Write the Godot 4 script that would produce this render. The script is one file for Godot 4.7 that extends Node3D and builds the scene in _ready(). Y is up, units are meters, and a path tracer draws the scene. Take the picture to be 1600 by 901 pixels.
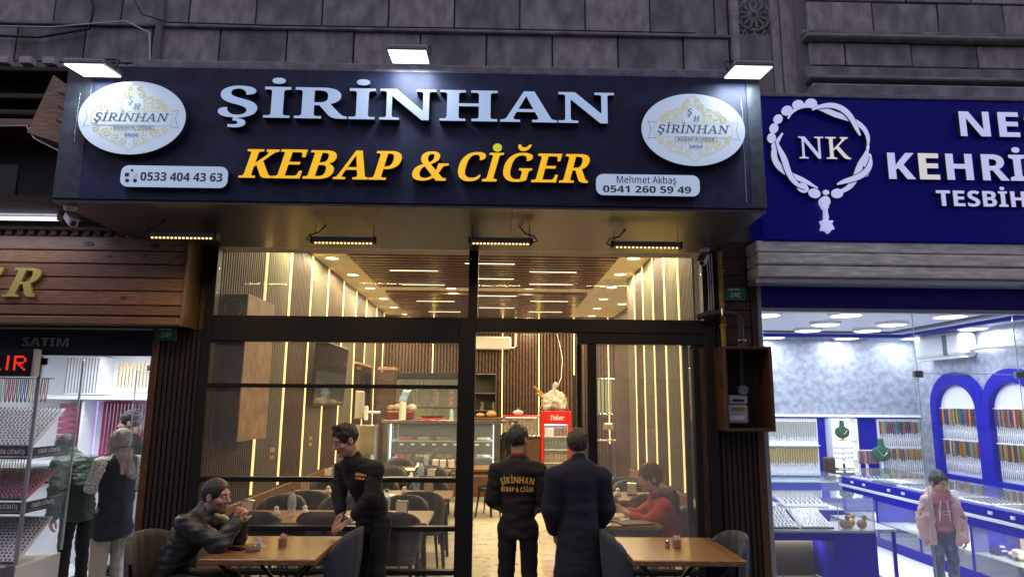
extends Node3D

var M := {}
var taken := {}
var cache := {}
var rng := RandomNumberGenerator.new()

# ---------------------------------------------------------------- geometry
class Geo:
	var v := PackedVector3Array()
	var ix := PackedInt32Array()
	var smooth := false
	func tri(a: Vector3, b: Vector3, c: Vector3):      # corners run counter-clockwise seen from outside
		var n := v.size()
		v.append(a); v.append(b); v.append(c)
		ix.append(n); ix.append(n + 2); ix.append(n + 1)
	func quad(a: Vector3, b: Vector3, c: Vector3, d: Vector3):
		var n := v.size()
		v.append(a); v.append(b); v.append(c); v.append(d)
		for k in [0, 2, 1, 0, 3, 2]:
			ix.append(n + k)
	func box(c: Vector3, s: Vector3, b := Basis()):
		var h := s * 0.5
		var p := []
		for k in 8:
			p.append(c + b * Vector3(h.x if k & 1 else -h.x, h.y if k & 2 else -h.y, h.z if k & 4 else -h.z))
		quad(p[4], p[5], p[7], p[6]); quad(p[1], p[0], p[2], p[3]); quad(p[5], p[1], p[3], p[7])
		quad(p[0], p[4], p[6], p[2]); quad(p[6], p[7], p[3], p[2]); quad(p[0], p[1], p[5], p[4])
	func cbox(c: Vector3, s: Vector3, e: float, b := Basis()):
		var h := s * 0.5
		e = minf(e, minf(h.x, minf(h.y, h.z)) * 0.9)
		var q := {}
		for k in 8:
			var sg := Vector3(1 if k & 1 else -1, 1 if k & 2 else -1, 1 if k & 4 else -1)
			q[k] = [c + b * (sg * (h - Vector3(0, e, e))), c + b * (sg * (h - Vector3(e, 0, e))), c + b * (sg * (h - Vector3(e, e, 0)))]
		quad(q[4][2], q[5][2], q[7][2], q[6][2]); quad(q[1][2], q[0][2], q[2][2], q[3][2])
		quad(q[5][0], q[1][0], q[3][0], q[7][0]); quad(q[0][0], q[4][0], q[6][0], q[2][0])
		quad(q[6][1], q[7][1], q[3][1], q[2][1]); quad(q[0][1], q[1][1], q[5][1], q[4][1])
		for f in [[0, 1, 1, 2], [2, 3, 1, 2], [4, 5, 1, 2], [6, 7, 1, 2], [0, 2, 0, 2], [1, 3, 0, 2], [4, 6, 0, 2], [5, 7, 0, 2], [0, 4, 0, 1], [1, 5, 0, 1], [2, 6, 0, 1], [3, 7, 0, 1]]:
			face4(q[f[0]][f[2]], q[f[1]][f[2]], q[f[1]][f[3]], q[f[0]][f[3]], c)
		for k in 8:
			face3(q[k][0], q[k][1], q[k][2], c)
	func face4(a: Vector3, b: Vector3, c: Vector3, d: Vector3, inside: Vector3):
		if (b - a).cross(c - a).dot((a + c) * 0.5 - inside) >= 0: quad(a, b, c, d)
		else: quad(a, d, c, b)
	func face3(a: Vector3, b: Vector3, c: Vector3, inside: Vector3):
		if (b - a).cross(c - a).dot(a - inside) >= 0: tri(a, b, c)
		else: tri(a, c, b)
	func ring(c: Vector3, x: Vector3, y: Vector3, n: int) -> int:
		var s := v.size()
		for k in n:
			var t := TAU * k / n
			v.append(c + x * cos(t) + y * sin(t))
		return s
	func join(a: int, b: int, n: int, closed := true):
		for k in (n if closed else n - 1):
			var l := (k + 1) % n
			for w in [a + k, b + l, a + l, a + k, b + k, b + l]:
				ix.append(w)
	func fan(s: int, n: int, c: Vector3, up: bool):
		var m := v.size()
		for k in n: v.append(v[s + k])
		v.append(c)
		for k in n:
			var l := (k + 1) % n
			for w in ([m + n, m + l, m + k] if up else [m + n, m + k, m + l]): ix.append(w)
	func cyl(a: Vector3, b: Vector3, ra: float, rb: float, n := 12, caps := true):
		var d := (b - a).normalized()
		var x := d.cross(Vector3.UP if absf(d.y) < 0.9 else Vector3.RIGHT).normalized()
		var y := d.cross(x)
		var s := ring(a, x * ra, y * ra, n)
		var e := ring(b, x * rb, y * rb, n)
		join(s, e, n)
		if caps:
			fan(s, n, a, false); fan(e, n, b, true)
		smooth = true
	func tube(p: Array, r: float, n := 8):
		var last := -1
		var x := Vector3.ZERO
		for k in p.size():
			var d: Vector3 = (p[mini(k + 1, p.size() - 1)] - p[maxi(k - 1, 0)]).normalized()
			if k == 0: x = d.cross(Vector3.UP if absf(d.y) < 0.9 else Vector3.RIGHT).normalized()
			x = (x - d * x.dot(d)).normalized()
			var s := ring(p[k], x * r, d.cross(x) * r, n)
			if last >= 0: join(last, s, n)
			else: fan(s, n, p[k], false)
			last = s
		fan(last, n, p[-1], true)
		smooth = true
	func lathe(c: Vector3, prof: Array, n := 20):      # prof: Vector2(radius, height) upwards
		var last := -1
		for q in prof:
			var s := ring(c + Vector3(0, q.y, 0), Vector3(0, 0, q.x), Vector3(q.x, 0, 0), n)
			if last >= 0: join(last, s, n)
			last = s
		smooth = true
	func ball(c: Vector3, r: Vector3, n := 12, b := Basis()):
		var last := -1
		for k in n / 2 + 1:
			var t := PI * k / (n / 2) - PI / 2
			var s := ring(c + b * Vector3(0, r.y * sin(t), 0), b * Vector3(0, 0, r.z * maxf(cos(t), 0.001)), b * Vector3(r.x * maxf(cos(t), 0.001), 0, 0), n)
			if last >= 0: join(last, s, n)
			last = s
		smooth = true
	func plate(p: PackedVector2Array, z0: float, z1: float, t := Transform3D()):   # a polygon in x and y with thickness
		if Geometry2D.is_polygon_clockwise(p): p.reverse()
		var tr := Geometry2D.triangulate_polygon(p)
		for k in range(0, tr.size(), 3):
			var a := p[tr[k]]; var b := p[tr[k + 1]]; var c := p[tr[k + 2]]
			if (b - a).cross(c - a) < 0:
				var w := b; b = c; c = w
			tri(t * Vector3(a.x, a.y, z1), t * Vector3(b.x, b.y, z1), t * Vector3(c.x, c.y, z1))
			tri(t * Vector3(a.x, a.y, z0), t * Vector3(c.x, c.y, z0), t * Vector3(b.x, b.y, z0))
		for k in p.size():
			var a := p[k]; var b := p[(k + 1) % p.size()]
			quad(t * Vector3(a.x, a.y, z0), t * Vector3(b.x, b.y, z0), t * Vector3(b.x, b.y, z1), t * Vector3(a.x, a.y, z1))
	func sheet(rows: Array, closed := false):            # a grid of points, smooth
		var n: int = rows[0].size()
		var last := -1
		for r in rows:
			var s := v.size()
			for q in r: v.append(q)
			if last >= 0: join(last, s, n, closed)
			last = s
		smooth = true
	func mesh() -> ArrayMesh:
		var a := []
		a.resize(Mesh.ARRAY_MAX)
		a[Mesh.ARRAY_VERTEX] = v
		a[Mesh.ARRAY_INDEX] = ix
		if smooth:
			var nn := PackedVector3Array()
			nn.resize(v.size())
			for k in range(0, ix.size(), 3):
				var f := (v[ix[k + 2]] - v[ix[k]]).cross(v[ix[k + 1]] - v[ix[k]])
				nn[ix[k]] += f; nn[ix[k + 1]] += f; nn[ix[k + 2]] += f
			for k in nn.size(): nn[k] = nn[k].normalized()
			a[Mesh.ARRAY_NORMAL] = nn
		var m := ArrayMesh.new()
		m.add_surface_from_arrays(Mesh.PRIMITIVE_TRIANGLES, a)
		return m

# ---------------------------------------------------------------- nodes
func numbered(n: String) -> String:
	taken[n] = taken.get(n, -1) + 1
	return n if taken[n] == 0 else "%s_%03d" % [n, taken[n]]

func thing(called: String, label: String, category: String, at := Vector3.ZERO, turn := 0.0, group := "") -> Node3D:
	var o := Node3D.new()
	o.name = numbered(called)
	add_child(o)
	o.position = at
	o.rotation.y = turn
	o.set_meta("label", label)
	o.set_meta("category", category)
	if group: o.set_meta("group", group)
	return o

func setting(called: String) -> Node3D:
	var o := Node3D.new()
	o.name = numbered(called)
	add_child(o)
	o.set_meta("kind", "structure")
	return o

func put(parent: Node, called: String, m: Mesh, material: Material, at := Vector3.ZERO, b := Basis()) -> MeshInstance3D:
	var o := MeshInstance3D.new()
	o.name = called
	o.mesh = m
	o.material_override = material
	o.transform = Transform3D(b, at)
	parent.add_child(o, true)
	return o

func single(called: String, label: String, category: String, m: Mesh, material: Material, at := Vector3.ZERO, b := Basis(), group := "") -> MeshInstance3D:
	var o := put(self, numbered(called), m, material, at, b)
	o.set_meta("label", label)
	o.set_meta("category", category)
	if group: o.set_meta("group", group)
	return o

func stuff(o: Node) -> Node:
	o.set_meta("kind", "stuff")
	return o

func note(o: Node, label: String) -> Node:
	o.set_meta("label", label)
	return o

func bm(s: Vector3, e := 0.0) -> Mesh:                   # a box mesh, shared by size
	var key := "%.4v/%.4f" % [s, e]
	if not cache.has(key):
		var g := Geo.new()
		if e > 0: g.cbox(Vector3.ZERO, s, e)
		else: g.box(Vector3.ZERO, s)
		cache[key] = g.mesh()
	return cache[key]

func span(parent: Node, called: String, lo: Vector3, hi: Vector3, material: Material, e := 0.0) -> MeshInstance3D:
	return put(parent, called, bm((hi - lo).abs(), e), material, (lo + hi) * 0.5)

# ---------------------------------------------------------------- materials
func lin(c: Color) -> Color:
	return Color(c.r, c.g, c.b, 1).linear_to_srgb()

func noise_tex(freq: float, sd: int, lo: float, hi: float, octaves := 4, warm := 0.0, size := 512, mid := -1.0) -> NoiseTexture2D:
	var key := "n%f/%d/%f/%f/%d/%f/%f" % [freq, sd, lo, hi, octaves, warm, mid]
	if cache.has(key): return cache[key]
	var n := FastNoiseLite.new()
	n.seed = sd
	n.frequency = freq
	n.fractal_octaves = octaves
	var t := NoiseTexture2D.new()
	t.width = size
	t.height = size
	t.seamless = true
	t.noise = n
	var r := Gradient.new()
	r.set_color(0, Color(lo, lo * (1 - warm * 0.5), lo * (1 - warm)))
	r.set_color(1, Color(hi, hi, hi))
	if mid >= 0.0: r.add_point(0.5, Color(mid, mid, mid))
	t.color_ramp = r
	cache[key] = t
	return t

func mat(key: String, c: Color, rough := 0.7, metal := 0.0, o := {}) -> StandardMaterial3D:
	var m := StandardMaterial3D.new()
	m.resource_name = key
	m.albedo_color = lin(c)
	m.roughness = rough
	m.metallic = metal
	if o.has("spec"):
		m.metallic_specular = o.spec
	if o.has("tex"):
		m.albedo_texture = o.tex
	if o.has("bump"):
		m.heightmap_enabled = true
		m.heightmap_texture = o.bump
		m.heightmap_scale = o.get("depth", 0.2)
	if o.has("rtex"):
		m.roughness_texture = o.rtex
	if o.has("tex") or o.has("bump") or o.has("rtex"):
		m.uv1_triplanar = true
		m.uv1_world_triplanar = o.get("world", true)
		m.uv1_scale = o.get("scale", Vector3.ONE)
		m.uv1_triplanar_sharpness = 4.0
	if o.has("glow"):
		m.emission_enabled = true
		m.emission = lin(o.glow)
		m.emission_energy_multiplier = o.get("energy", 1.0)
	if o.has("alpha"):
		m.transparency = BaseMaterial3D.TRANSPARENCY_ALPHA
		m.albedo_color.a = o.alpha
	if o.has("sheen"):
		m.rim_enabled = true
		m.rim = o.sheen
		m.rim_tint = 0.6
	if o.has("coat"):
		m.clearcoat_enabled = true
		m.clearcoat = o.coat
		m.clearcoat_roughness = o.get("coat_rough", 0.1)
	if o.has("vc"):
		m.vertex_color_use_as_albedo = true
	if o.has("sss"):
		m.subsurf_scatter_enabled = true
		m.subsurf_scatter_strength = o.sss
	if o.has("back"):
		m.backlight_enabled = true
		m.backlight = lin(o.back)
	M[key] = m
	return m

# ---------------------------------------------------------------- lettering
var fonts := {}
func font(kind: String) -> SystemFont:
	if not fonts.has(kind):
		var f := SystemFont.new()
		f.font_names = PackedStringArray(["Droid Serif" if kind.begins_with("serif") else "Droid Sans"])
		f.font_weight = 700 if kind.ends_with("bold") else 400
		fonts[kind] = f
	return fonts[kind]

func raw_text(s: String, kind: String) -> Array:
	var t := TextMesh.new()
	t.font = font(kind)
	t.font_size = 100
	t.pixel_size = 0.01
	t.depth = 1.0
	t.curve_step = 2.0
	t.text = s
	t.horizontal_alignment = HORIZONTAL_ALIGNMENT_LEFT
	return t.surface_get_arrays(0) if t.get_surface_count() else []

func cap_of(kind: String) -> Vector2:                    # (baseline, height of a capital) of the raw text
	if not cache.has("cap" + kind):
		var lo := 1e9
		var hi := -1e9
		for p in raw_text("H", kind)[Mesh.ARRAY_VERTEX]:
			lo = minf(lo, p.y); hi = maxf(hi, p.y)
		cache["cap" + kind] = Vector2(lo, hi - lo)
	return cache["cap" + kind]

# a text as a mesh: baseline at y = 0, from x = 0, capitals h high, drawn width times as wide, leaning by shear; front face at z = deep
func text_mesh(s: String, kind: String, h: float, widen: float, deep: float, shear := 0.0, fit := 0.0) -> ArrayMesh:
	var key := "t%s/%s/%f/%f/%f/%f/%f" % [s, kind, h, widen, deep, shear, fit]
	if cache.has(key): return cache[key]
	var a := raw_text(s, kind)
	if a.is_empty(): return ArrayMesh.new()
	var cap := cap_of(kind)
	var k := h / cap.y
	var p: PackedVector3Array = a[Mesh.ARRAY_VERTEX]
	var x0 := 1e9
	var x1 := -1e9
	for q in p:
		x0 = minf(x0, q.x); x1 = maxf(x1, q.x)
	var kx := k * widen
	if fit > 0: kx = fit / (x1 - x0)
	for i in p.size():
		var q := p[i]
		var y := (q.y - cap.x) * k
		p[i] = Vector3((q.x - (x0 if fit > 0 else 0.0)) * kx + y * shear, y, (q.z + 0.5) * deep)
	var out := []
	out.resize(Mesh.ARRAY_MAX)
	out[Mesh.ARRAY_VERTEX] = p
	out[Mesh.ARRAY_INDEX] = a[Mesh.ARRAY_INDEX]
	var m := ArrayMesh.new()
	m.add_surface_from_arrays(Mesh.PRIMITIVE_TRIANGLES, out)
	cache[key] = m
	return m

# a word of separate letters that fills `wide` metres from `at`
func word(parent: Node, s: String, kind: String, at: Vector3, h: float, wide: float, deep: float, material: Material, shear := 0.0, called := "letter") -> Array:
	var f := font(kind)
	var total := 0.0
	var adv := []
	for ch in s:
		var w := f.get_string_size(ch, HORIZONTAL_ALIGNMENT_LEFT, -1, 100).x
		adv.append(w)
		total += w
	var x := 0.0
	var out := []
	var widen := wide / (total * 0.01 * h / cap_of(kind).y)
	for k in s.length():
		if s[k] != " ":
			out.append(put(parent, called, text_mesh(s[k], kind, h, widen, deep, shear), material, at + Vector3(x, 0, 0)))
		x += adv[k] / total * wide
	return out

# ---------------------------------------------------------------- figures: distance fields meshed as surface nets
class Field:
	var o: Vector3
	var nx: int
	var ny: int
	var nz: int
	var h: float
	var d := PackedFloat32Array()
	func _init(lo: Vector3, hi: Vector3, cell: float):
		o = lo
		h = cell
		nx = int((hi.x - lo.x) / cell) + 2
		ny = int((hi.y - lo.y) / cell) + 2
		nz = int((hi.z - lo.z) / cell) + 2
		d.resize(nx * ny * nz)
		d.fill(0.5)
	func reach(lo: Vector3, hi: Vector3) -> Array:
		var a := ((lo - o) / h).floor()
		var b := ((hi - o) / h).ceil()
		return [maxi(int(a.x), 0), mini(int(b.x) + 1, nx), maxi(int(a.y), 0), mini(int(b.y) + 1, ny), maxi(int(a.z), 0), mini(int(b.z) + 1, nz)]
	# tapered capsule; thickness along ax divided by s
	func cap(a: Vector3, b: Vector3, ra: float, rb: float, k := 0.02, ax := Vector3.ZERO, s := 1.0):
		var pad := Vector3.ONE * (maxf(ra, rb) / minf(s, 1.0) + k + 2.5 * h)
		var q := reach(a.min(b) - pad, a.max(b) + pad)
		var ba := b - a
		var inv := 1.0 / maxf(ba.length_squared(), 1e-9)
		var dr := rb - ra
		for z in range(q[4], q[5]):
			for y in range(q[2], q[3]):
				var i: int = (z * ny + y) * nx + q[0]
				var p := o + Vector3(q[0], y, z) * h - a
				for x in range(q[0], q[1]):
					var t := clampf(p.dot(ba) * inv, 0.0, 1.0)
					var w := p - ba * t
					if s != 1.0: w += ax * (w.dot(ax) * (s - 1.0))
					var e := w.length() - ra - dr * t
					var f := d[i]
					var u := maxf(k - absf(f - e), 0.0)
					d[i] = minf(f, e) - u * u * 0.25 / k
					i += 1
					p.x += h
	func ell(c: Vector3, r: Vector3, b := Basis(), k := 0.015, sub := false):
		var m := maxf(r.x, maxf(r.y, r.z))
		var pad := Vector3.ONE * (m + k + 2.5 * h)
		var q := reach(c - pad, c + pad)
		var least := minf(r.x, minf(r.y, r.z))
		var inv := b.transposed()
		for z in range(q[4], q[5]):
			for y in range(q[2], q[3]):
				var i: int = (z * ny + y) * nx + q[0]
				for x in range(q[0], q[1]):
					var w := (inv * (o + Vector3(x, y, z) * h - c)) / r
					var l := w.length()
					var e := (l - 1.0) * least if l < 1.0 else (l - 1.0) * l / maxf((w / r).length(), 1e-6)
					var f := d[i]
					if sub:
						var u := maxf(k - absf(f + e), 0.0)
						d[i] = maxf(f, -e) + u * u * 0.25 / k
					else:
						var u := maxf(k - absf(f - e), 0.0)
						d[i] = minf(f, e) - u * u * 0.25 / k
					i += 1
	func cut(n: Vector3, off: float):                     # keeps the side where n.p < off
		var i := 0
		for z in nz:
			for y in ny:
				var e := n.dot(o + Vector3(0, y, z) * h) - off
				for x in nx:
					d[i] = maxf(d[i], e)
					e += n.x * h
					i += 1
	func arrays(amp := 0.0, freq := 8.0, squash := Vector3.ONE, sd := 1) -> Array:
		var at := PackedInt32Array()
		at.resize(nx * ny * nz)
		at.fill(-1)
		var v := PackedVector3Array()
		var ix := PackedInt32Array()
		var sx := 1
		var sy := nx
		var sz := nx * ny
		var off := [0, sx, sy, sx + sy, sz, sx + sz, sy + sz, sx + sy + sz]
		var edges := [[0, 1], [2, 3], [4, 5], [6, 7], [0, 2], [1, 3], [4, 6], [5, 7], [0, 4], [1, 5], [2, 6], [3, 7]]
		var lim := h * 2.0
		for z in nz - 1:
			for y in ny - 1:
				var i := (z * ny + y) * nx - 1
				for x in nx - 1:
					i += 1
					if absf(d[i]) > lim: continue
					var neg := 0
					for w in off:
						if d[i + w] < 0.0: neg += 1
					if neg == 0 or neg == 8: continue
					var sum := Vector3.ZERO
					var n := 0
					for e in edges:
						var a := d[i + off[e[0]]]
						var b := d[i + off[e[1]]]
						if (a < 0.0) == (b < 0.0): continue
						var t := a / (a - b)
						var pa := Vector3(e[0] & 1, (e[0] >> 1) & 1, e[0] >> 2)
						var pb := Vector3(e[1] & 1, (e[1] >> 1) & 1, e[1] >> 2)
						sum += pa.lerp(pb, t)
						n += 1
					at[i] = v.size()
					v.append(o + (Vector3(x, y, z) + sum / n) * h)
		for z in range(1, nz - 1):
			for y in range(1, ny - 1):
				var i := (z * ny + y) * nx
				for x in range(1, nx - 1):
					i += 1
					if absf(d[i]) > lim: continue
					var s := d[i] < 0.0
					for ax in 3:
						var st: int = [sx, sy, sz][ax]
						if (d[i + st] < 0.0) == s: continue
						var u: int = [sy, sz, sx][ax]
						var w: int = [sz, sx, sy][ax]
						var q := [at[i], at[i - u], at[i - u - w], at[i - w]]
						if q[0] < 0 or q[1] < 0 or q[2] < 0 or q[3] < 0: continue
						if s:
							ix.append_array(PackedInt32Array([q[0], q[2], q[1], q[0], q[3], q[2]]))
						else:
							ix.append_array(PackedInt32Array([q[0], q[1], q[2], q[0], q[2], q[3]]))
		var nn := normals(v, ix)
		if amp > 0.0:
			var f := FastNoiseLite.new()
			f.seed = sd
			f.frequency = freq
			f.fractal_octaves = 2
			for k in v.size():
				v[k] += nn[k] * f.get_noise_3dv(v[k] * squash) * amp
			nn = normals(v, ix)
		return [v, nn, ix]
	func normals(v: PackedVector3Array, ix: PackedInt32Array) -> PackedVector3Array:
		var nn := PackedVector3Array()
		nn.resize(v.size())
		for k in range(0, ix.size(), 3):
			var f := (v[ix[k + 2]] - v[ix[k]]).cross(v[ix[k + 1]] - v[ix[k]])
			nn[ix[k]] += f; nn[ix[k + 1]] += f; nn[ix[k + 2]] += f
		for k in nn.size(): nn[k] = nn[k].normalized()
		return nn

func net_mesh(sets: Array, tint = null) -> ArrayMesh:   # several meshed fields as one mesh
	var v := PackedVector3Array()
	var n := PackedVector3Array()
	var ix := PackedInt32Array()
	for s in sets:
		var b := v.size()
		v.append_array(s[0])
		n.append_array(s[1])
		for k in s[2]: ix.append(k + b)
	var a := []
	a.resize(Mesh.ARRAY_MAX)
	a[Mesh.ARRAY_VERTEX] = v
	a[Mesh.ARRAY_NORMAL] = n
	a[Mesh.ARRAY_INDEX] = ix
	if tint != null:
		var c := PackedColorArray()
		c.resize(v.size())
		for k in v.size(): c[k] = tint.call(v[k])
		a[Mesh.ARRAY_COLOR] = c
	var m := ArrayMesh.new()
	m.add_surface_from_arrays(Mesh.PRIMITIVE_TRIANGLES, a)
	return m

# joints of a standing figure of height 1, facing +z; its left is +x
func stance() -> Dictionary:
	return {
		"pelvis": Vector3(0, 0.53, 0), "waist": Vector3(0, 0.62, 0.0), "chest": Vector3(0, 0.745, 0.0), "neck": Vector3(0, 0.835, -0.008), "head": Vector3(0, 0.927, 0.012),
		"hipL": Vector3(0.052, 0.50, 0), "hipR": Vector3(-0.052, 0.50, 0), "kneeL": Vector3(0.058, 0.28, 0.01), "kneeR": Vector3(-0.058, 0.28, 0.01),
		"ankL": Vector3(0.062, 0.045, -0.01), "ankR": Vector3(-0.062, 0.045, -0.01),
		"shL": Vector3(0.108, 0.80, -0.005), "shR": Vector3(-0.108, 0.80, -0.005), "elL": Vector3(0.135, 0.63, -0.02), "elR": Vector3(-0.135, 0.63, -0.02),
		"wrL": Vector3(0.14, 0.485, 0.03), "wrR": Vector3(-0.14, 0.485, 0.03),
	}

func hand_net(wr: Vector3, dir: Vector3, palm: Vector3, side: float, curl: float, s: float, spread := 0.1) -> Array:
	dir = dir.normalized()
	palm = (palm - dir * palm.dot(dir)).normalized()
	var across := dir.cross(palm) * side                 # towards the thumb
	var f := Field.new(wr - Vector3.ONE * 0.2 * s, wr + Vector3.ONE * 0.2 * s, 0.0055)
	f.cap(wr - dir * 0.03 * s, wr + dir * 0.015 * s, 0.026 * s, 0.026 * s, 0.01, palm, 1.35)
	f.cap(wr + dir * 0.03 * s - across * 0.012 * s, wr + dir * 0.075 * s - across * 0.014 * s, 0.027 * s, 0.025 * s, 0.01, palm, 2.0)
	f.cap(wr + dir * 0.03 * s + across * 0.012 * s, wr + dir * 0.08 * s + across * 0.014 * s, 0.027 * s, 0.025 * s, 0.01, palm, 2.0)
	var lens := [0.068, 0.078, 0.072, 0.055]
	for k in 4:
		var off := (1.5 - k) * 0.02 * s
		var p := wr + dir * (0.088 - absf(k - 1.2) * 0.004) * s + across * off
		var q := dir.rotated(palm, (1.5 - k) * spread * -side).normalized()
		var ax := q.cross(palm).normalized()
		var r := (0.0092 - 0.0008 * maxf(k - 1, 0)) * s
		for seg in 3:
			q = q.rotated(ax, curl * (0.7 if seg == 0 else 1.0))
			var e: Vector3 = p + q * lens[k] * [0.46, 0.3, 0.24][seg] * s
			f.cap(p, e, r, r * 0.92, 0.004)
			p = e
			r *= 0.92
	var t0 := wr + dir * 0.02 * s + across * 0.024 * s + palm * 0.006 * s
	var td := (dir * 0.62 + across * 0.62 + palm * 0.35).normalized()
	var t1 := t0 + td * 0.04 * s
	var t2 := t1 + (td * 0.6 + dir * 0.7).normalized() * 0.03 * s
	f.cap(t0, t1, 0.015 * s, 0.0115 * s, 0.008)
	f.cap(t1, t2, 0.0115 * s, 0.0105 * s, 0.004)
	f.cap(t2, t2 + (t2 - t1).normalized() * 0.024 * s, 0.0105 * s, 0.009 * s, 0.004)
	return f.arrays()

# look: skin, hair, hair_cut (short, bun, scarf, none), jacket, jacket_thick, hem, trousers, female, folds ...; J in metres in the figure's own axes
func person(label: String, at: Vector3, turn: float, J: Dictionary, look: Dictionary) -> Node3D:
	var t := thing("person", label, "person", at, turn)
	var s: float = look.get("size", 1.62) / 1.62
	var lo := Vector3.ONE * 9
	var hi := -lo
	for k in J:
		if J[k] is Vector3 and k.length() <= 6 and not k.begins_with("dir") and not k.begins_with("palm") and k != "face":
			lo = lo.min(J[k]); hi = hi.max(J[k])
	var pad := Vector3(0.2, 0.16, 0.2)
	var ax: Vector3 = J.get("front", Vector3(0, 0, 1))
	var cell: float = look.get("cell", 0.016)
	# body, all of it
	var b := Field.new(lo - pad, hi + pad, 0.02)
	b.cap(J.pelvis, J.waist, 0.115 * s, 0.10 * s, 0.04, ax, 1.3)
	b.cap(J.waist, J.chest, 0.10 * s, 0.125 * s, 0.04, ax, 1.35)
	b.cap(J.shL - Vector3(0, 0.03, 0), J.shR - Vector3(0, 0.03, 0), 0.05 * s, 0.05 * s, 0.06)
	b.cap(J.neck - Vector3(0, 0.02, 0), J.head, 0.05 * s, 0.05 * s, 0.03)
	for e in ["L", "R"]:
		b.cap(J["sh" + e] - Vector3(0, 0.025 * s, 0), J["el" + e], 0.043 * s, 0.037 * s, 0.03)
		b.cap(J["el" + e], J["wr" + e], 0.037 * s, 0.026 * s, 0.02)
		b.cap(J["hip" + e], J["knee" + e], 0.075 * s, 0.052 * s, 0.04)
		b.cap(J["knee" + e], J["ank" + e], 0.05 * s, 0.034 * s, 0.02)
		b.cap(J["ank" + e], J["ank" + e] + ax * 0.1 * s - Vector3(0, 0.03 * s, 0), 0.034 * s, 0.028 * s, 0.02)
	var sets := [b.arrays()]
	# head, on a finer grid
	var fz: Vector3 = J.get("face", Vector3(0, 0, 1)).normalized()
	var fx := Vector3.UP.cross(fz).normalized()
	if J.has("tilt"): fx = fx.rotated(fz, J.tilt)
	var hb := Basis(fx, fz.cross(fx), fz)
	var hs: float = s * look.get("head", 1.0)
	var c: Vector3 = J.head
	var hc: float = look.get("head_cell", 0.0065)
	var f := Field.new(c - Vector3.ONE * 0.19 * hs, c + Vector3.ONE * 0.17 * hs, hc)
	var loc := func(x: float, y: float, z: float) -> Vector3: return c + hb * (Vector3(x, y, z) * hs)
	f.ell(loc.call(0, 0.028, -0.012), Vector3(0.073, 0.088, 0.094) * hs, hb, 0.02)
	f.ell(loc.call(0, -0.03, 0.022), Vector3(0.058, 0.08, 0.066) * hs, hb, 0.02)
	f.cap(loc.call(-0.035, -0.07, 0.02), loc.call(0, -0.095, 0.062), 0.022 * hs, 0.017 * hs, 0.03)
	f.cap(loc.call(0.035, -0.07, 0.02), loc.call(0, -0.095, 0.062), 0.022 * hs, 0.017 * hs, 0.03)
	f.cap(loc.call(-0.035, 0.022, 0.074), loc.call(0.035, 0.022, 0.074), 0.01 * hs, 0.01 * hs, 0.02)
	f.cap(loc.call(0, 0.01, 0.085), loc.call(0, -0.028, 0.106), 0.008 * hs, 0.0125 * hs, 0.012)
	f.cap(loc.call(-0.013, -0.034, 0.094), loc.call(0.013, -0.034, 0.094), 0.008 * hs, 0.008 * hs, 0.008)
	for e in [-1, 1]:
		f.ell(loc.call(0.03 * e, 0.004, 0.091), Vector3(0.015, 0.01, 0.012) * hs, hb, 0.012, true)
		f.ell(loc.call(0.04 * e, -0.028, 0.058), Vector3(0.022, 0.02, 0.022) * hs, hb, 0.02)
		f.ell(loc.call(0.076 * e, -0.008, -0.008), Vector3(0.011, 0.031, 0.019) * hs, hb, 0.008)
		f.ell(loc.call(0.085 * e, -0.006, -0.002), Vector3(0.006, 0.018, 0.01) * hs, hb, 0.004, true)
	f.ell(loc.call(0, -0.058, 0.083), Vector3(0.022, 0.006, 0.011) * hs, hb, 0.006)
	f.ell(loc.call(0, -0.069, 0.081), Vector3(0.019, 0.007, 0.011) * hs, hb, 0.006)
	f.cap(loc.call(0, -0.06, -0.02), J.neck - Vector3(0, 0.01, 0), 0.05 * hs, 0.056 * s, 0.025)
	sets.append(f.arrays())
	for e in ["L", "R"]:
		var sd := 1.0 if e == "L" else -1.0
		var dir: Vector3 = J.get("dir" + e, (J["wr" + e] - J["el" + e]))
		var pm: Vector3 = J.get("palm" + e, Vector3(-sd, 0, -0.2))
		sets.append(hand_net(J["wr" + e], dir, pm, sd * look.get("thumb" + e, 1.0), look.get("curl" + e, 0.45), s * look.get("hand", 1.0), look.get("spread" + e, 0.08)))
	var skin: Color = look.skin
	var lip := Color(skin.r * 0.85, skin.g * 0.55, skin.b * 0.55)
	var beard: float = look.get("beard", 0.0)
	var hair: Color = look.hair
	var inv := hb.transposed()
	var grain := FastNoiseLite.new()
	grain.frequency = 60
	var tint := func(p: Vector3) -> Color:
		var q: Vector3 = inv * (p - c) / hs
		if absf(q.x) < 0.024 and q.y < -0.052 and q.y > -0.077 and q.z > 0.08: return lip
		if beard > 0 and q.length() < 0.17 and q.z > -0.03:
			var w := smoothstep(-0.02, -0.055, q.y) * smoothstep(-0.03, 0.02, q.z) * smoothstep(-0.15, -0.12, q.y)
			if absf(q.x) < 0.03: w *= smoothstep(-0.03, -0.048, q.y)
			return skin.lerp(hair, clampf(beard * w * (1.0 + grain.get_noise_3dv(p) * 0.5), 0, 1))
		return skin
	var body := put(t, "body", net_mesh(sets, tint), M.skin)
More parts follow.
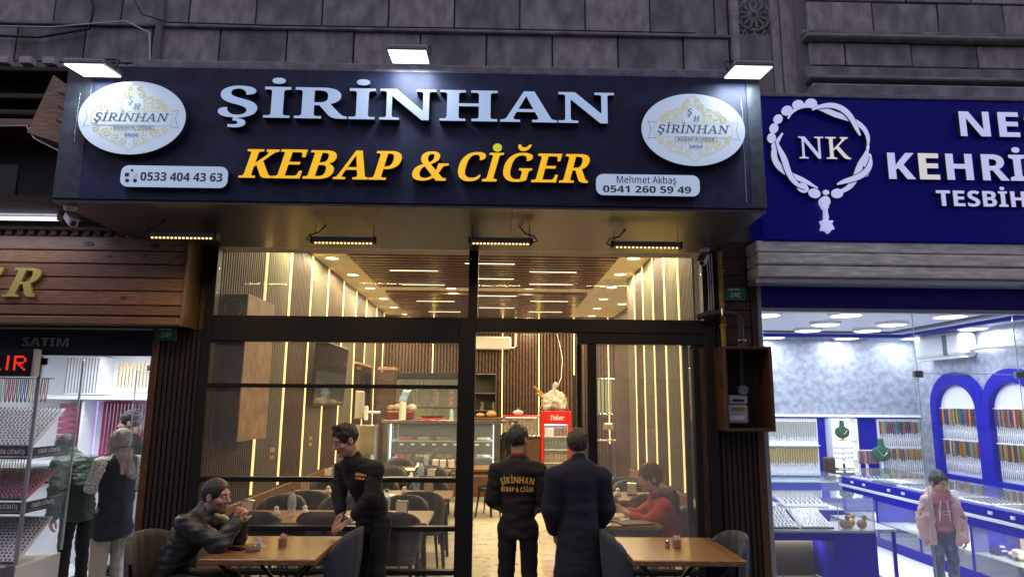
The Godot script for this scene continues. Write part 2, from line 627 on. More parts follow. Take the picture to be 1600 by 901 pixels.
	# eyes and brows
	for e in [-1, 1]:
		var g := Geo.new()
		g.ball(loc.call(0.03 * e, 0.003, 0.081), Vector3(0.0125, 0.009, 0.009) * hs, 10, hb)
		put(t, "eye", g.mesh(), M.eye)
		var ir := Geo.new()
		ir.ball(loc.call(0.03 * e, 0.002, 0.0865), Vector3(0.0062, 0.0066, 0.0048) * hs, 8, hb)
		put(t, "iris", ir.mesh(), M.iris)
		var eb := Geo.new()
		eb.tube([loc.call(0.014 * e, 0.0215, 0.0885), loc.call(0.03 * e, 0.027, 0.0855), loc.call(0.047 * e, 0.021, 0.072)], 0.0042 * hs, 6)
		put(t, "eyebrow", eb.mesh(), M[look.get("brow_mat", "hair_dark")])
	# hair
	var cut: String = look.get("hair_cut", "short")
	var hf := Field.new(c - Vector3.ONE * 0.2 * hs, c + Vector3.ONE * 0.19 * hs, look.get("hair_cell", 0.007))
	var th: float = look.get("hair_thick", 0.012)
	if cut == "scarf":
		hf.ell(loc.call(0, 0.03, -0.02), Vector3(0.094, 0.106, 0.112) * hs, hb, 0.03)
		hf.cap(loc.call(0, -0.05, 0.01), loc.call(0, -0.14, 0.0), 0.092 * hs, 0.1 * hs, 0.05)
		hf.ell(loc.call(0, -0.025, 0.1), Vector3(0.056, 0.078, 0.07) * hs, hb, 0.012, true)
		put(t, "headscarf", net_mesh([hf.arrays(0.012, 14.0, Vector3(1, 0.5, 1), 5)]), M.scarf)
	else:
		hf.ell(loc.call(0, 0.03, -0.014), Vector3(0.073 + th, 0.088 + th * look.get("hair_top", 1.2), 0.094 + th) * hs, hb, 0.01)
		if cut == "bun":
			hf.ell(loc.call(0, 0.105, -0.05), Vector3(0.05, 0.04, 0.05) * hs, hb, 0.02)
			hf.cap(loc.call(-0.07, 0.0, 0.0), loc.call(-0.072, -0.06, 0.01), 0.016 * hs, 0.008 * hs, 0.02)
			hf.cap(loc.call(0.07, 0.0, 0.0), loc.call(0.072, -0.06, 0.01), 0.016 * hs, 0.008 * hs, 0.02)
		if cut == "quiff":
			hf.cap(loc.call(-0.035, 0.112, 0.035), loc.call(0.035, 0.116, 0.035), 0.022 * hs, 0.022 * hs, 0.02)
		var hl: float = look.get("hairline", 0.062)
		hf.ell(loc.call(0, hl - 0.105, 0.105), Vector3(0.078, 0.1, 0.075) * hs, hb, 0.008, true)
		for e in [-1, 1]:
			hf.ell(loc.call(0.085 * e, -0.045, 0.035), Vector3(0.03, 0.05, 0.055) * hs, hb, 0.006, true)
			hf.ell(loc.call(0.088 * e, -0.012, -0.006), Vector3(0.02, 0.034, 0.024) * hs, hb, 0.006, true)
		hf.cut(hb * Vector3(0, -1, 0.25).normalized(), (hb * Vector3(0, -1, 0.25).normalized()).dot(loc.call(0, look.get("nape", -0.055), 0)))
		put(t, "hair", net_mesh([hf.arrays(look.get("hair_rough", 0.009), look.get("hair_freq", 45.0), Vector3(1, 0.35, 0.6), 7)]), M[look.get("hair_mat", "hair_dark")])
	# trousers
	if look.has("trousers"):
		var w := Field.new(lo - pad, hi + pad, cell)
		w.cap(J.pelvis, J.waist, 0.125 * s, 0.108 * s, 0.04, ax, 1.25)
		for e in ["L", "R"]:
			w.cap(J["hip" + e], J["knee" + e], 0.084 * s, look.get("knee_r", 0.066) * s, 0.03)
			w.cap(J["knee" + e], J["ank" + e] + Vector3(0, 0.01, 0), look.get("knee_r", 0.066) * s, look.get("cuff_r", 0.056) * s, 0.015)
		put(t, "trousers", net_mesh([w.arrays(0.009, 8.0, Vector3(0.6, 1.8, 0.6), 11)]), M[look.trousers])
	if look.has("shoes"):
		for e in ["L", "R"]:
			var g := Geo.new()
			var p: Vector3 = J["ank" + e]
			g.ball(p + ax * 0.05 * s - Vector3(0, 0.02 * s, 0), Vector3(0.046, 0.042, 0.135) * s, 14, Basis(Vector3.UP.cross(ax).normalized(), Vector3.UP, ax))
			put(t, "shoe", g.mesh(), M[look.shoes])
	# jacket
	if look.has("jacket"):
		var k := Field.new(lo - pad, hi + pad, cell)
		var th2: float = look.get("jacket_thick", 0.018)
		k.cap(J.waist, J.chest, 0.105 * s + th2, 0.135 * s + th2, 0.05, ax, 1.3)
		if look.get("hem", 0.0) != 0.0:
			var he: Vector3 = J.waist + (J.pelvis - J.waist).normalized() * look.hem
			k.cap(J.waist, he, 0.108 * s + th2, look.get("hem_r", 0.125) * s + th2, 0.04, ax, 1.22)
			k.cut((he - J.waist).normalized(), (he - J.waist).normalized().dot(he) + 0.012)
		for e in ["L", "R"]:                               # shoulders slope from the neck
			k.cap(J.neck - Vector3(0, 0.045 * s, 0), J["sh" + e] + Vector3(0, -0.025 * s, 0), 0.058 * s + th2 * 0.7, 0.045 * s + th2 * 0.9, 0.05)
		k.cap(J.neck - Vector3(0, 0.05 * s, 0), J.neck + Vector3(0, look.get("collar", 0.0) * s, 0), 0.066 * s, 0.06 * s, 0.03)
		for e in ["L", "R"]:
			k.cap(J["sh" + e] - Vector3(0, 0.025 * s, 0), J["el" + e], 0.047 * s + th2, 0.044 * s + th2 * 0.9, 0.03)
			k.cap(J["el" + e], J["wr" + e] - (J["wr" + e] - J["el" + e]).normalized() * look.get("sleeve", 0.02), 0.045 * s + th2 * 0.9, 0.034 * s + th2 * 0.7, 0.02)
		var jk := put(t, look.get("jacket_name", "jacket"), net_mesh([k.arrays(look.get("folds", 0.01), look.get("fold_freq", 8.0), look.get("fold_run", Vector3(0.6, 2.0, 0.6)), 3)]), M[look.jacket])
		if look.has("zip"): jk.set_meta("label", look.zip)
	if look.has("shirt"):                                  # a band of shirt collar round the neck
		var g := Geo.new()
		var d: Vector3 = (J.head - J.neck).normalized()
		g.cyl(J.neck - d * 0.02 * s, J.neck + d * 0.035 * s, 0.07 * s, 0.063 * s, 20, false)
		g.cyl(J.neck - d * 0.021 * s, J.neck + d * 0.034 * s, 0.064 * s, 0.058 * s, 20, false)
		put(t, "collar", g.mesh(), M[look.shirt])
	return t

func scaled(J: Dictionary, k: float) -> Dictionary:
	var o := {}
	for n in J: o[n] = J[n] * k
	return o

func mixed(J: Dictionary, more: Dictionary) -> Dictionary:
	var o := J.duplicate()
	o.merge(more, true)
	return o

# ---------------------------------------------------------------- the scene
func _ready():
	rng.seed = 7
	# camera: 1.8 m above the pavement, 6 m in front of the shop windows
	var pitch := deg_to_rad(9.77)
	var yaw := deg_to_rad(1.26)
	var roll := deg_to_rad(0.47)
	var fw := Vector3(sin(yaw) * cos(pitch), sin(pitch), -cos(yaw) * cos(pitch))
	var r0 := Vector3(cos(yaw), 0, sin(yaw))
	var u0 := r0.cross(fw)
	var cam := Camera3D.new()
	cam.name = "camera"
	cam.transform = Transform3D(Basis(r0 * cos(roll) + u0 * sin(roll), u0 * cos(roll) - r0 * sin(roll), -fw), Vector3(0, 1.8, 6))
	cam.fov = rad_to_deg(2 * atan(450.5 / 1040.0))
	cam.near = 0.05
	cam.far = 400
	add_child(cam)
	cam.current = true
	# dusk sky
	var env := Environment.new()
	env.background_mode = Environment.BG_SKY
	var sm := ProceduralSkyMaterial.new()
	sm.sky_top_color = lin(Color(0.32, 0.305, 0.41))
	sm.sky_horizon_color = lin(Color(0.38, 0.355, 0.46))
	sm.sky_curve = 0.15
	sm.ground_bottom_color = lin(Color(0.02, 0.02, 0.025))
	sm.ground_horizon_color = lin(Color(0.08, 0.07, 0.10))
	var sky := Sky.new()
	sky.sky_material = sm
	env.sky = sky
	env.background_energy_multiplier = 2.6
	env.tonemap_mode = Environment.TONE_MAPPER_LINEAR
	env.tonemap_exposure = 1.0
	env.sdfgi_enabled = true
	env.ssao_enabled = true
	env.ssil_enabled = true
	var we := WorldEnvironment.new()
	we.name = "environment"
	we.environment = env
	add_child(we)
	var sun := DirectionalLight3D.new()                  # the last of the daylight, from behind the camera
	sun.name = "dusk_sun"
	sun.light_color = Color(0.78, 0.74, 1.0)
	sun.light_energy = 0.02
	sun.light_angular_distance = 20
	sun.shadow_enabled = true
	sun.rotation = Vector3(deg_to_rad(-28), deg_to_rad(25), 0)
	add_child(sun)
	materials()
	ground()
	opposite()
	upper_building()
	main_sign()
	flood_lights()
	heaters()
	shopfront()
	restaurant_room()
	right_pillar()
	left_shop()
	right_sign()
	right_shop()
	terrace()
	dining()
	kitchen()
	people()

func area(parent: Node, at: Vector3, towards: Vector3, size: Vector2, c: Color, e: float):
	var l := AreaLight3D.new()
	l.name = "light"
	l.area_size = size
	l.area_normalize_energy = true
	l.light_color = lin(c)
	l.light_energy = e
	l.area_range = 30
	l.shadow_enabled = true
	parent.add_child(l, true)
	var up := Vector3.UP if absf(towards.normalized().y) < 0.9 else Vector3(0, 0, -1)
	l.transform = Transform3D(Basis.looking_at(towards, up), at)

func materials():
	var fine := noise_tex(0.09, 3, 0.72, 1.0)
	var blot := noise_tex(0.012, 5, 0.6, 1.0, 6)
	var blot2 := noise_tex(0.02, 9, 0.7, 1.0, 5)
	var grain := noise_tex(0.03, 12, 0.45, 1.0, 5, 0.25)
	var bumpy := noise_tex(0.12, 21, 0.0, 1.0, 3)
	var soft := noise_tex(0.03, 22, 0.0, 1.0, 3)
	mat("stone", Color(0.345, 0.325, 0.325), 0.85, 0, {"tex": blot, "bump": bumpy, "depth": 0.08, "scale": Vector3(0.7, 0.35, 0.7)})
	mat("stone_b", Color(0.305, 0.287, 0.29), 0.88, 0, {"tex": blot, "bump": bumpy, "depth": 0.08, "scale": Vector3(0.55, 0.3, 0.55)})
	mat("stone_c", Color(0.375, 0.35, 0.345), 0.85, 0, {"tex": blot2, "bump": bumpy, "depth": 0.08, "scale": Vector3(0.8, 0.4, 0.8)})
	mat("mortar", Color(0.16, 0.15, 0.15), 0.95)
	mat("ledge", Color(0.30, 0.28, 0.27), 0.8, 0, {"tex": blot2, "scale": Vector3(0.5, 1.0, 0.5)})
	mat("asphalt", Color(0.05, 0.05, 0.052), 0.9, 0, {"tex": fine, "bump": bumpy, "depth": 0.4, "scale": Vector3.ONE})
	mat("paver", Color(0.2, 0.19, 0.18), 0.85, 0, {"tex": blot2, "scale": Vector3.ONE * 0.6})
	mat("kerb", Color(0.3, 0.3, 0.29), 0.85, 0, {"tex": blot2})
	mat("navy", Color(0.022, 0.029, 0.075), 0.58, 0.0, {"spec": 0.35, "rtex": noise_tex(0.01, 31, 0.7, 1.0), "tex": blot2, "scale": Vector3.ONE * 0.6})
	mat("navy_edge", Color(0.05, 0.062, 0.078), 0.4, 0.3, {"tex": blot2, "scale": Vector3.ONE * 0.9})
	mat("soffit", Color(0.105, 0.102, 0.1), 0.33, 0.5, {"rtex": noise_tex(0.006, 33, 0.85, 1.0), "scale": Vector3(0.5, 0.5, 0.5)})
	mat("cap_metal", Color(0.25, 0.24, 0.26), 0.5, 0.3, {"tex": blot2})
	mat("drip", Color(0.2, 0.21, 0.23), 0.6)
	mat("letter_side", Color(0.02, 0.022, 0.03), 0.5)
	mat("letter_white", Color(0.2, 0.22, 0.25), 0.65, 0, {"glow": Color(0.37, 0.50, 0.78), "energy": 0.76, "spec": 0.2})
	mat("letter_yellow", Color(0.3, 0.17, 0.01), 0.65, 0, {"glow": Color(0.92, 0.48, 0.008), "energy": 0.9})
	mat("letter_green", Color(0.4, 0.4, 0.02), 0.35, 0, {"glow": Color(0.5, 0.56, 0.01), "energy": 0.8})
	mat("sign_white", Color(0.22, 0.23, 0.25), 0.7, 0, {"glow": Color(0.46, 0.58, 0.82), "energy": 0.62, "spec": 0.2})
	mat("print_black", Color(0.01, 0.011, 0.016), 0.5)
	mat("print_blue", Color(0.06, 0.08, 0.12), 0.5)
	mat("print_gold", Color(0.2, 0.18, 0.06), 0.7, 0, {"glow": Color(0.62, 0.58, 0.26), "energy": 0.5})
	mat("black_frame", Color(0.013, 0.013, 0.016), 0.42, 0.0, {"spec": 0.35})
	mat("dark_metal", Color(0.03, 0.03, 0.033), 0.4, 0.7)
	mat("grey_metal", Color(0.22, 0.22, 0.23), 0.42, 0.6)
	mat("steel", Color(0.5, 0.49, 0.47), 0.28, 0.95, {"rtex": noise_tex(0.03, 41, 0.6, 1.0), "scale": Vector3(0.4, 6, 0.4)})
	mat("chrome", Color(0.7, 0.7, 0.7), 0.12, 1.0)
	mat("white_plastic", Color(0.68, 0.69, 0.7), 0.4)
	mat("meter_plastic", Color(0.38, 0.38, 0.37), 0.5)
	mat("cable", Color(0.015, 0.015, 0.017), 0.6)
	mat("cable_white", Color(0.5, 0.5, 0.48), 0.6)
	mat("flood_glow", Color(0.8, 0.85, 0.9), 0.3, 0, {"glow": Color(0.92, 1.0, 0.98), "energy": 2.6})
	mat("heater_glow", Color(0.9, 0.6, 0.3), 0.3, 0, {"glow": Color(1.0, 0.62, 0.24), "energy": 2.2})
	mat("tube_glow", Color(0.9, 0.9, 1.0), 0.3, 0, {"glow": Color(0.82, 0.78, 1.0), "energy": 2.0})
	mat("strip_glow", Color(1, 0.85, 0.5), 0.4, 0, {"glow": Color(1.0, 0.68, 0.25), "energy": 1.5})
	mat("linear_glow", Color(1, 0.9, 0.7), 0.4, 0, {"glow": Color(1.0, 0.80, 0.52), "energy": 1.9})
	mat("down_glow", Color(1, 0.95, 0.8), 0.4, 0, {"glow": Color(1.0, 0.90, 0.66), "energy": 2.4})
	mat("shop_glow", Color(0.95, 0.97, 1), 0.4, 0, {"glow": Color(0.88, 0.93, 1.0), "energy": 2.4})
	mat("case_glow", Color(1, 0.95, 0.85), 0.4, 0, {"glow": Color(1.0, 0.93, 0.78), "energy": 1.3})
	mat("led_red", Color(0.3, 0.01, 0.01), 0.4, 0, {"glow": Color(1.0, 0.03, 0.015), "energy": 1.3})
	mat("glass", Color(0.9, 0.93, 0.92), 0.02, 0, {"alpha": 0.03})
	mat("glass_dusty", Color(0.75, 0.78, 0.8), 0.03, 0, {"alpha": 0.06})
	mat("glass_clear", Color(0.9, 0.93, 0.92), 0.02, 0, {"alpha": 0.02, "spec": 0.28})
	mat("glass_case", Color(0.8, 0.9, 0.9), 0.02, 0, {"alpha": 0.07})
	mat("glass_edge", Color(0.45, 0.6, 0.6), 0.1, 0.0, {"alpha": 0.75})
	# woods
	mat("plank", Color(0.3, 0.172, 0.085), 0.5, 0, {"tex": noise_tex(0.03, 12, 0.62, 1.0, 5, 0.2), "bump": grain, "depth": 0.05, "scale": Vector3(0.35, 4.5, 4.5), "coat": 0.25, "coat_rough": 0.3})
	mat("plank_b", Color(0.265, 0.15, 0.073), 0.5, 0, {"tex": noise_tex(0.03, 13, 0.62, 1.0, 5, 0.2), "scale": Vector3(0.3, 5.0, 5.0), "coat": 0.25, "coat_rough": 0.3})
	mat("plank_c", Color(0.34, 0.195, 0.098), 0.5, 0, {"tex": noise_tex(0.03, 14, 0.65, 1.0, 5, 0.2), "scale": Vector3(0.4, 4.0, 4.0), "coat": 0.25, "coat_rough": 0.3})
	mat("knot", Color(0.07, 0.032, 0.014), 0.5)
	mat("red_plank", Color(0.105, 0.045, 0.03), 0.55, 0, {"tex": grain, "scale": Vector3(0.5, 5, 5)})
	mat("red_plank_b", Color(0.085, 0.036, 0.025), 0.55, 0, {"tex": grain, "scale": Vector3(0.4, 6, 6)})
	mat("dark_slat", Color(0.032, 0.02, 0.018), 0.6, 0, {"tex": grain, "scale": Vector3(5, 0.4, 5)})
	mat("trim_wood", Color(0.17, 0.08, 0.035), 0.45, 0, {"tex": grain, "scale": Vector3(6, 0.5, 6)})
	mat("cabinet_wood", Color(0.11, 0.055, 0.032), 0.4, 0, {"tex": grain, "scale": Vector3(6, 0.5, 6)})
	mat("panel_board", Color(0.5, 0.3, 0.165), 0.5, 0, {"tex": blot2, "scale": Vector3.ONE * 0.5})
	mat("slat_green", Color(0.185, 0.178, 0.12), 0.6, 0, {"tex": fine, "scale": Vector3(3, 0.4, 3)})
	mat("slat_brown", Color(0.12, 0.074, 0.045), 0.6, 0, {"tex": grain, "scale": Vector3(4, 0.4, 4)})
	mat("slat_back", Color(0.2, 0.105, 0.066), 0.6, 0, {"tex": grain, "scale": Vector3(4, 0.4, 4)})
	mat("slat_groove", Color(0.016, 0.013, 0.011), 0.8)
	mat("ceiling_slat", Color(0.24, 0.125, 0.075), 0.3, 0, {"tex": grain, "scale": Vector3(0.5, 5, 5)})
	mat("wainscot", Color(0.36, 0.19, 0.085), 0.4, 0, {"tex": grain, "scale": Vector3(4, 4, 0.4)})
	mat("table_wood", Color(0.44, 0.215, 0.068), 0.33, 0, {"tex": noise_tex(0.03, 15, 0.42, 1.0, 5, 0.2), "world": false, "scale": Vector3(0.8, 5, 6), "coat": 0.4, "coat_rough": 0.2})
	mat("ceiling_paint", Color(0.84, 0.78, 0.6), 0.8, 0, {"tex": noise_tex(0.01, 44, 0.93, 1.0)})
	mat("plaster", Color(0.4, 0.38, 0.35), 0.9)
	mat("marble", Color(0.66, 0.62, 0.54), 0.12, 0, {"tex": veins(51), "scale": Vector3.ONE * 0.7})
	mat("grout", Color(0.25, 0.23, 0.2), 0.8)
	mat("kitchen_plank", Color(0.16, 0.1, 0.06), 0.5, 0, {"tex": grain, "scale": Vector3(0.5, 5, 5)})
	mat("kitchen_plank_b", Color(0.12, 0.078, 0.05), 0.5, 0, {"tex": grain, "scale": Vector3(0.4, 6, 6)})
	mat("kitchen_tile", Color(0.34, 0.38, 0.28), 0.25)
	mat("hood_glass", Color(0.05, 0.05, 0.045), 0.12)
	mat("screen", Color(0.012, 0.012, 0.014), 0.06)
	mat("red_paint", Color(0.5, 0.012, 0.012), 0.3, 0, {"coat": 0.5})
	mat("red_cloth", Color(0.36, 0.008, 0.012), 0.8, 0, {"sheen": 0.2})
	# textiles
	var weave := noise_tex(0.25, 61, 0.0, 1.0, 2)
	mat("chair_blue", Color(0.03, 0.036, 0.047), 0.75, 0, {"sheen": 0.35, "bump": weave, "depth": 0.05, "world": false, "scale": Vector3.ONE * 4})
	mat("chair_brown", Color(0.05, 0.039, 0.031), 0.8, 0, {"sheen": 0.3, "bump": weave, "depth": 0.05, "world": false, "scale": Vector3.ONE * 4})
	mat("chair_leather", Color(0.02, 0.021, 0.024), 0.4)
	mat("black_cloth", Color(0.0085, 0.0085, 0.0095), 0.85, 0, {"sheen": 0.15, "bump": weave, "depth": 0.06, "world": false, "scale": Vector3.ONE * 3})
	mat("black_nylon", Color(0.013, 0.0135, 0.013), 0.46, 0, {"bump": soft, "depth": 0.1, "world": false, "scale": Vector3.ONE * 1.5})
	mat("coat_cloth", Color(0.0075, 0.010, 0.022), 0.9, 0, {"sheen": 0.4, "bump": weave, "depth": 0.08, "world": false, "scale": Vector3.ONE * 3})
	mat("green_nylon", Color(0.028, 0.06, 0.032), 0.5, 0, {"bump": soft, "depth": 0.5, "world": false, "scale": Vector3.ONE * 1.5})
	mat("dark_vest", Color(0.016, 0.018, 0.027), 0.85, 0, {"sheen": 0.3})
	mat("beige_cloth", Color(0.42, 0.36, 0.26), 0.85, 0, {"bump": weave, "depth": 0.05, "world": false, "scale": Vector3.ONE * 3})
	mat("leopard", Color(0.75, 0.7, 0.62), 0.85, 0, {"tex": noise_tex(0.05, 63, 0.12, 1.0, 1, 0.1, 512, 0.98), "world": false, "scale": Vector3.ONE * 2.2})
	mat("scarf", Color(0.42, 0.33, 0.27), 0.75, 0, {"sheen": 0.3, "world": false, "tex": blot2})
	mat("denim", Color(0.14, 0.18, 0.28), 0.85, 0, {"tex": blot, "world": false, "scale": Vector3.ONE * 1.5, "bump": weave, "depth": 0.05})
	mat("pink_fleece", Color(0.6, 0.4, 0.39), 0.95, 0, {"sheen": 0.5, "bump": bumpy, "depth": 0.5, "world": false, "scale": Vector3.ONE * 3})
	mat("pink_sweat", Color(0.36, 0.155, 0.185), 0.85, 0, {"bump": weave, "depth": 0.05, "world": false, "scale": Vector3.ONE * 3})
	mat("grey_cloth", Color(0.3, 0.3, 0.27), 0.85, 0, {"bump": weave, "depth": 0.08, "world": false, "scale": Vector3.ONE * 3})
	mat("skin", Color(1, 1, 1), 0.5, 0, {"vc": true, "sss": 0.08})
	mat("eye", Color(0.42, 0.38, 0.35), 0.3)
	mat("iris", Color(0.02, 0.012, 0.008), 0.15)
	mat("hair_dark", Color(0.012, 0.009, 0.008), 0.5, 0, {"bump": noise_tex(0.2, 71, 0.0, 1.0, 2), "depth": 0.2, "world": false, "scale": Vector3(5, 1, 5)})
	mat("hair_brown", Color(0.045, 0.028, 0.018), 0.55, 0, {"bump": noise_tex(0.2, 71, 0.0, 1.0, 2), "depth": 0.2, "world": false, "scale": Vector3(5, 1, 5)})
	mat("hair_grey", Color(0.07, 0.065, 0.06), 0.6, 0, {"tex": noise_tex(0.25, 72, 0.35, 1.0, 2), "world": false, "scale": Vector3(4, 1.5, 4)})
	# the jewellers
	mat("royal", Color(0.004, 0.006, 0.32), 0.4, 0, {"spec": 0.25})
	mat("royal_sign", Color(0.005, 0.006, 0.17), 0.3, 0.0, {"coat": 0.5, "coat_rough": 0.15})
	mat("royal_lit", Color(0.006, 0.008, 0.30), 0.25, 0, {"spec": 0.5})
	mat("silver_plaster", Color(0.42, 0.46, 0.56), 0.45, 0.25, {"tex": noise_tex(0.025, 81, 0.7, 1.0, 7, 0, 512, 0.86), "bump": noise_tex(0.05, 82, 0, 1, 4), "depth": 0.25, "scale": Vector3.ONE * 0.55})
	mat("shop_white", Color(0.74, 0.76, 0.8), 0.6)
	mat("cream_board", Color(0.7, 0.66, 0.56), 0.7)
	mat("aluminium", Color(0.42, 0.43, 0.45), 0.35, 0.7)
	mat("shutter", Color(0.8, 0.77, 0.68), 0.5, 0.2, {"tex": blot2, "scale": Vector3(0.4, 2, 1)})
	mat("velvet_green", Color(0.012, 0.085, 0.06), 0.8, 0, {"sheen": 0.5})
	mat("gold", Color(0.75, 0.52, 0.12), 0.25, 1.0)
	mat("silver", Color(0.7, 0.7, 0.72), 0.2, 1.0)
	mat("stone_red", Color(0.14, 0.018, 0.025), 0.4)
	mat("meat", Color(0.16, 0.07, 0.05), 0.5)
	mat("tray_white", Color(0.78, 0.8, 0.82), 0.7)
	mat("tray_black", Color(0.03, 0.03, 0.035), 0.7)
	mat("tray_pink", Color(0.42, 0.16, 0.22), 0.7)
	mat("magenta", Color(0.32, 0.03, 0.10), 0.6)
	mat("paper", Color(0.72, 0.7, 0.66), 0.8)
	mat("bread", Color(0.45, 0.26, 0.09), 0.75, 0, {"tex": blot2, "world": false})
	mat("plastic_bag", Color(0.5, 0.49, 0.46), 0.3, 0, {"back": Color(0.5, 0.45, 0.38), "bump": soft, "depth": 1.5, "world": false, "scale": Vector3.ONE * 2})
	mat("bottle", Color(0.75, 0.85, 0.9), 0.06, 0, {"alpha": 0.35})
	mat("bottle_label", Color(0.25, 0.42, 0.62), 0.5)
	mat("cap_blue", Color(0.03, 0.08, 0.4), 0.4)
	mat("ceramic", Color(0.72, 0.7, 0.64), 0.2)
	mat("copper", Color(0.42, 0.23, 0.14), 0.35, 0.5)
	mat("toothpick", Color(0.72, 0.6, 0.4), 0.8)
	mat("phone_black", Color(0.01, 0.01, 0.011), 0.12)
	mat("pipe_yellow", Color(0.36, 0.24, 0.03), 0.5, 0, {"tex": blot2})
	mat("plate_green", Color(0.01, 0.13, 0.075), 0.45)
	mat("print_white", Color(0.7, 0.72, 0.7), 0.5)
	mat("print_grey", Color(0.26, 0.25, 0.26), 0.5)
	mat("gold_letter", Color(0.42, 0.37, 0.08), 0.45, 0.0)
	mat("old_wood", Color(0.035, 0.027, 0.022), 0.7, 0, {"tex": grain, "scale": Vector3(0.4, 5, 5)})
	mat("cream_metal", Color(0.5, 0.46, 0.38), 0.5)
	mat("gold_print", Color(0.75, 0.43, 0.08), 0.6)

func veins(sd: int) -> NoiseTexture2D:                   # pale stone with thin dark veins
	var n := FastNoiseLite.new()
	n.seed = sd
	n.frequency = 0.006
	n.fractal_type = FastNoiseLite.FRACTAL_RIDGED
	n.fractal_octaves = 3
	n.domain_warp_enabled = true
	n.domain_warp_amplitude = 40
	var t := NoiseTexture2D.new()
	t.width = 512
	t.height = 512
	t.seamless = true
	t.noise = n
	var r := Gradient.new()
	r.set_color(0, Color(1, 1, 1))
	r.set_color(1, Color(0.45, 0.4, 0.35))
	r.add_point(0.8, Color(0.97, 0.96, 0.94))
	r.add_point(0.9, Color(0.72, 0.68, 0.62))
	t.color_ramp = r
	return t

# ---------------------------------------------------------------- ground
func ground():
	var g := put(self, "street", bm(Vector3(120, 0.2, 90)), M.asphalt, Vector3(0, -0.25, 20))
	g.set_meta("kind", "structure")
	var p := setting("pavement")
	span(p, "base", Vector3(-16, -0.16, 0.06), Vector3(16, -0.012, 4.2), M.mortar)
	span(p, "kerb", Vector3(-16, -0.16, 4.2), Vector3(16, 0.0, 4.35), M.kerb, 0.01)
	for i in 24:
		for k in 10:
			put(p, "paver", bm(Vector3(0.39, 0.03, 0.39), 0.004), M.paver, Vector3(-4.6 + i * 0.4, -0.015 + 0.002 * ((i * 7 + k * 3) % 3 - 1), 0.27 + k * 0.4))

# ---------------------------------------------------------------- the other side of the street, which the glass mirrors
func opposite():
	var t := thing("apartment_building", "grey apartment building on the far side of the street behind the camera", "building", Vector3(0, 0, 17))
	span(t, "wall", Vector3(-30, 0, 0), Vector3(30, 9.5, 8), M.stone_b)
	span(t, "parapet", Vector3(-30, 9.5, -0.15), Vector3(30, 10.1, 0.2), M.ledge)
	for k in 14:
		for f in 3:
			span(t, "window", Vector3(-27.5 + k * 4, 1.0 + f * 3, -0.04), Vector3(-25.6 + k * 4, 2.7 + f * 3, -0.005), M.screen)

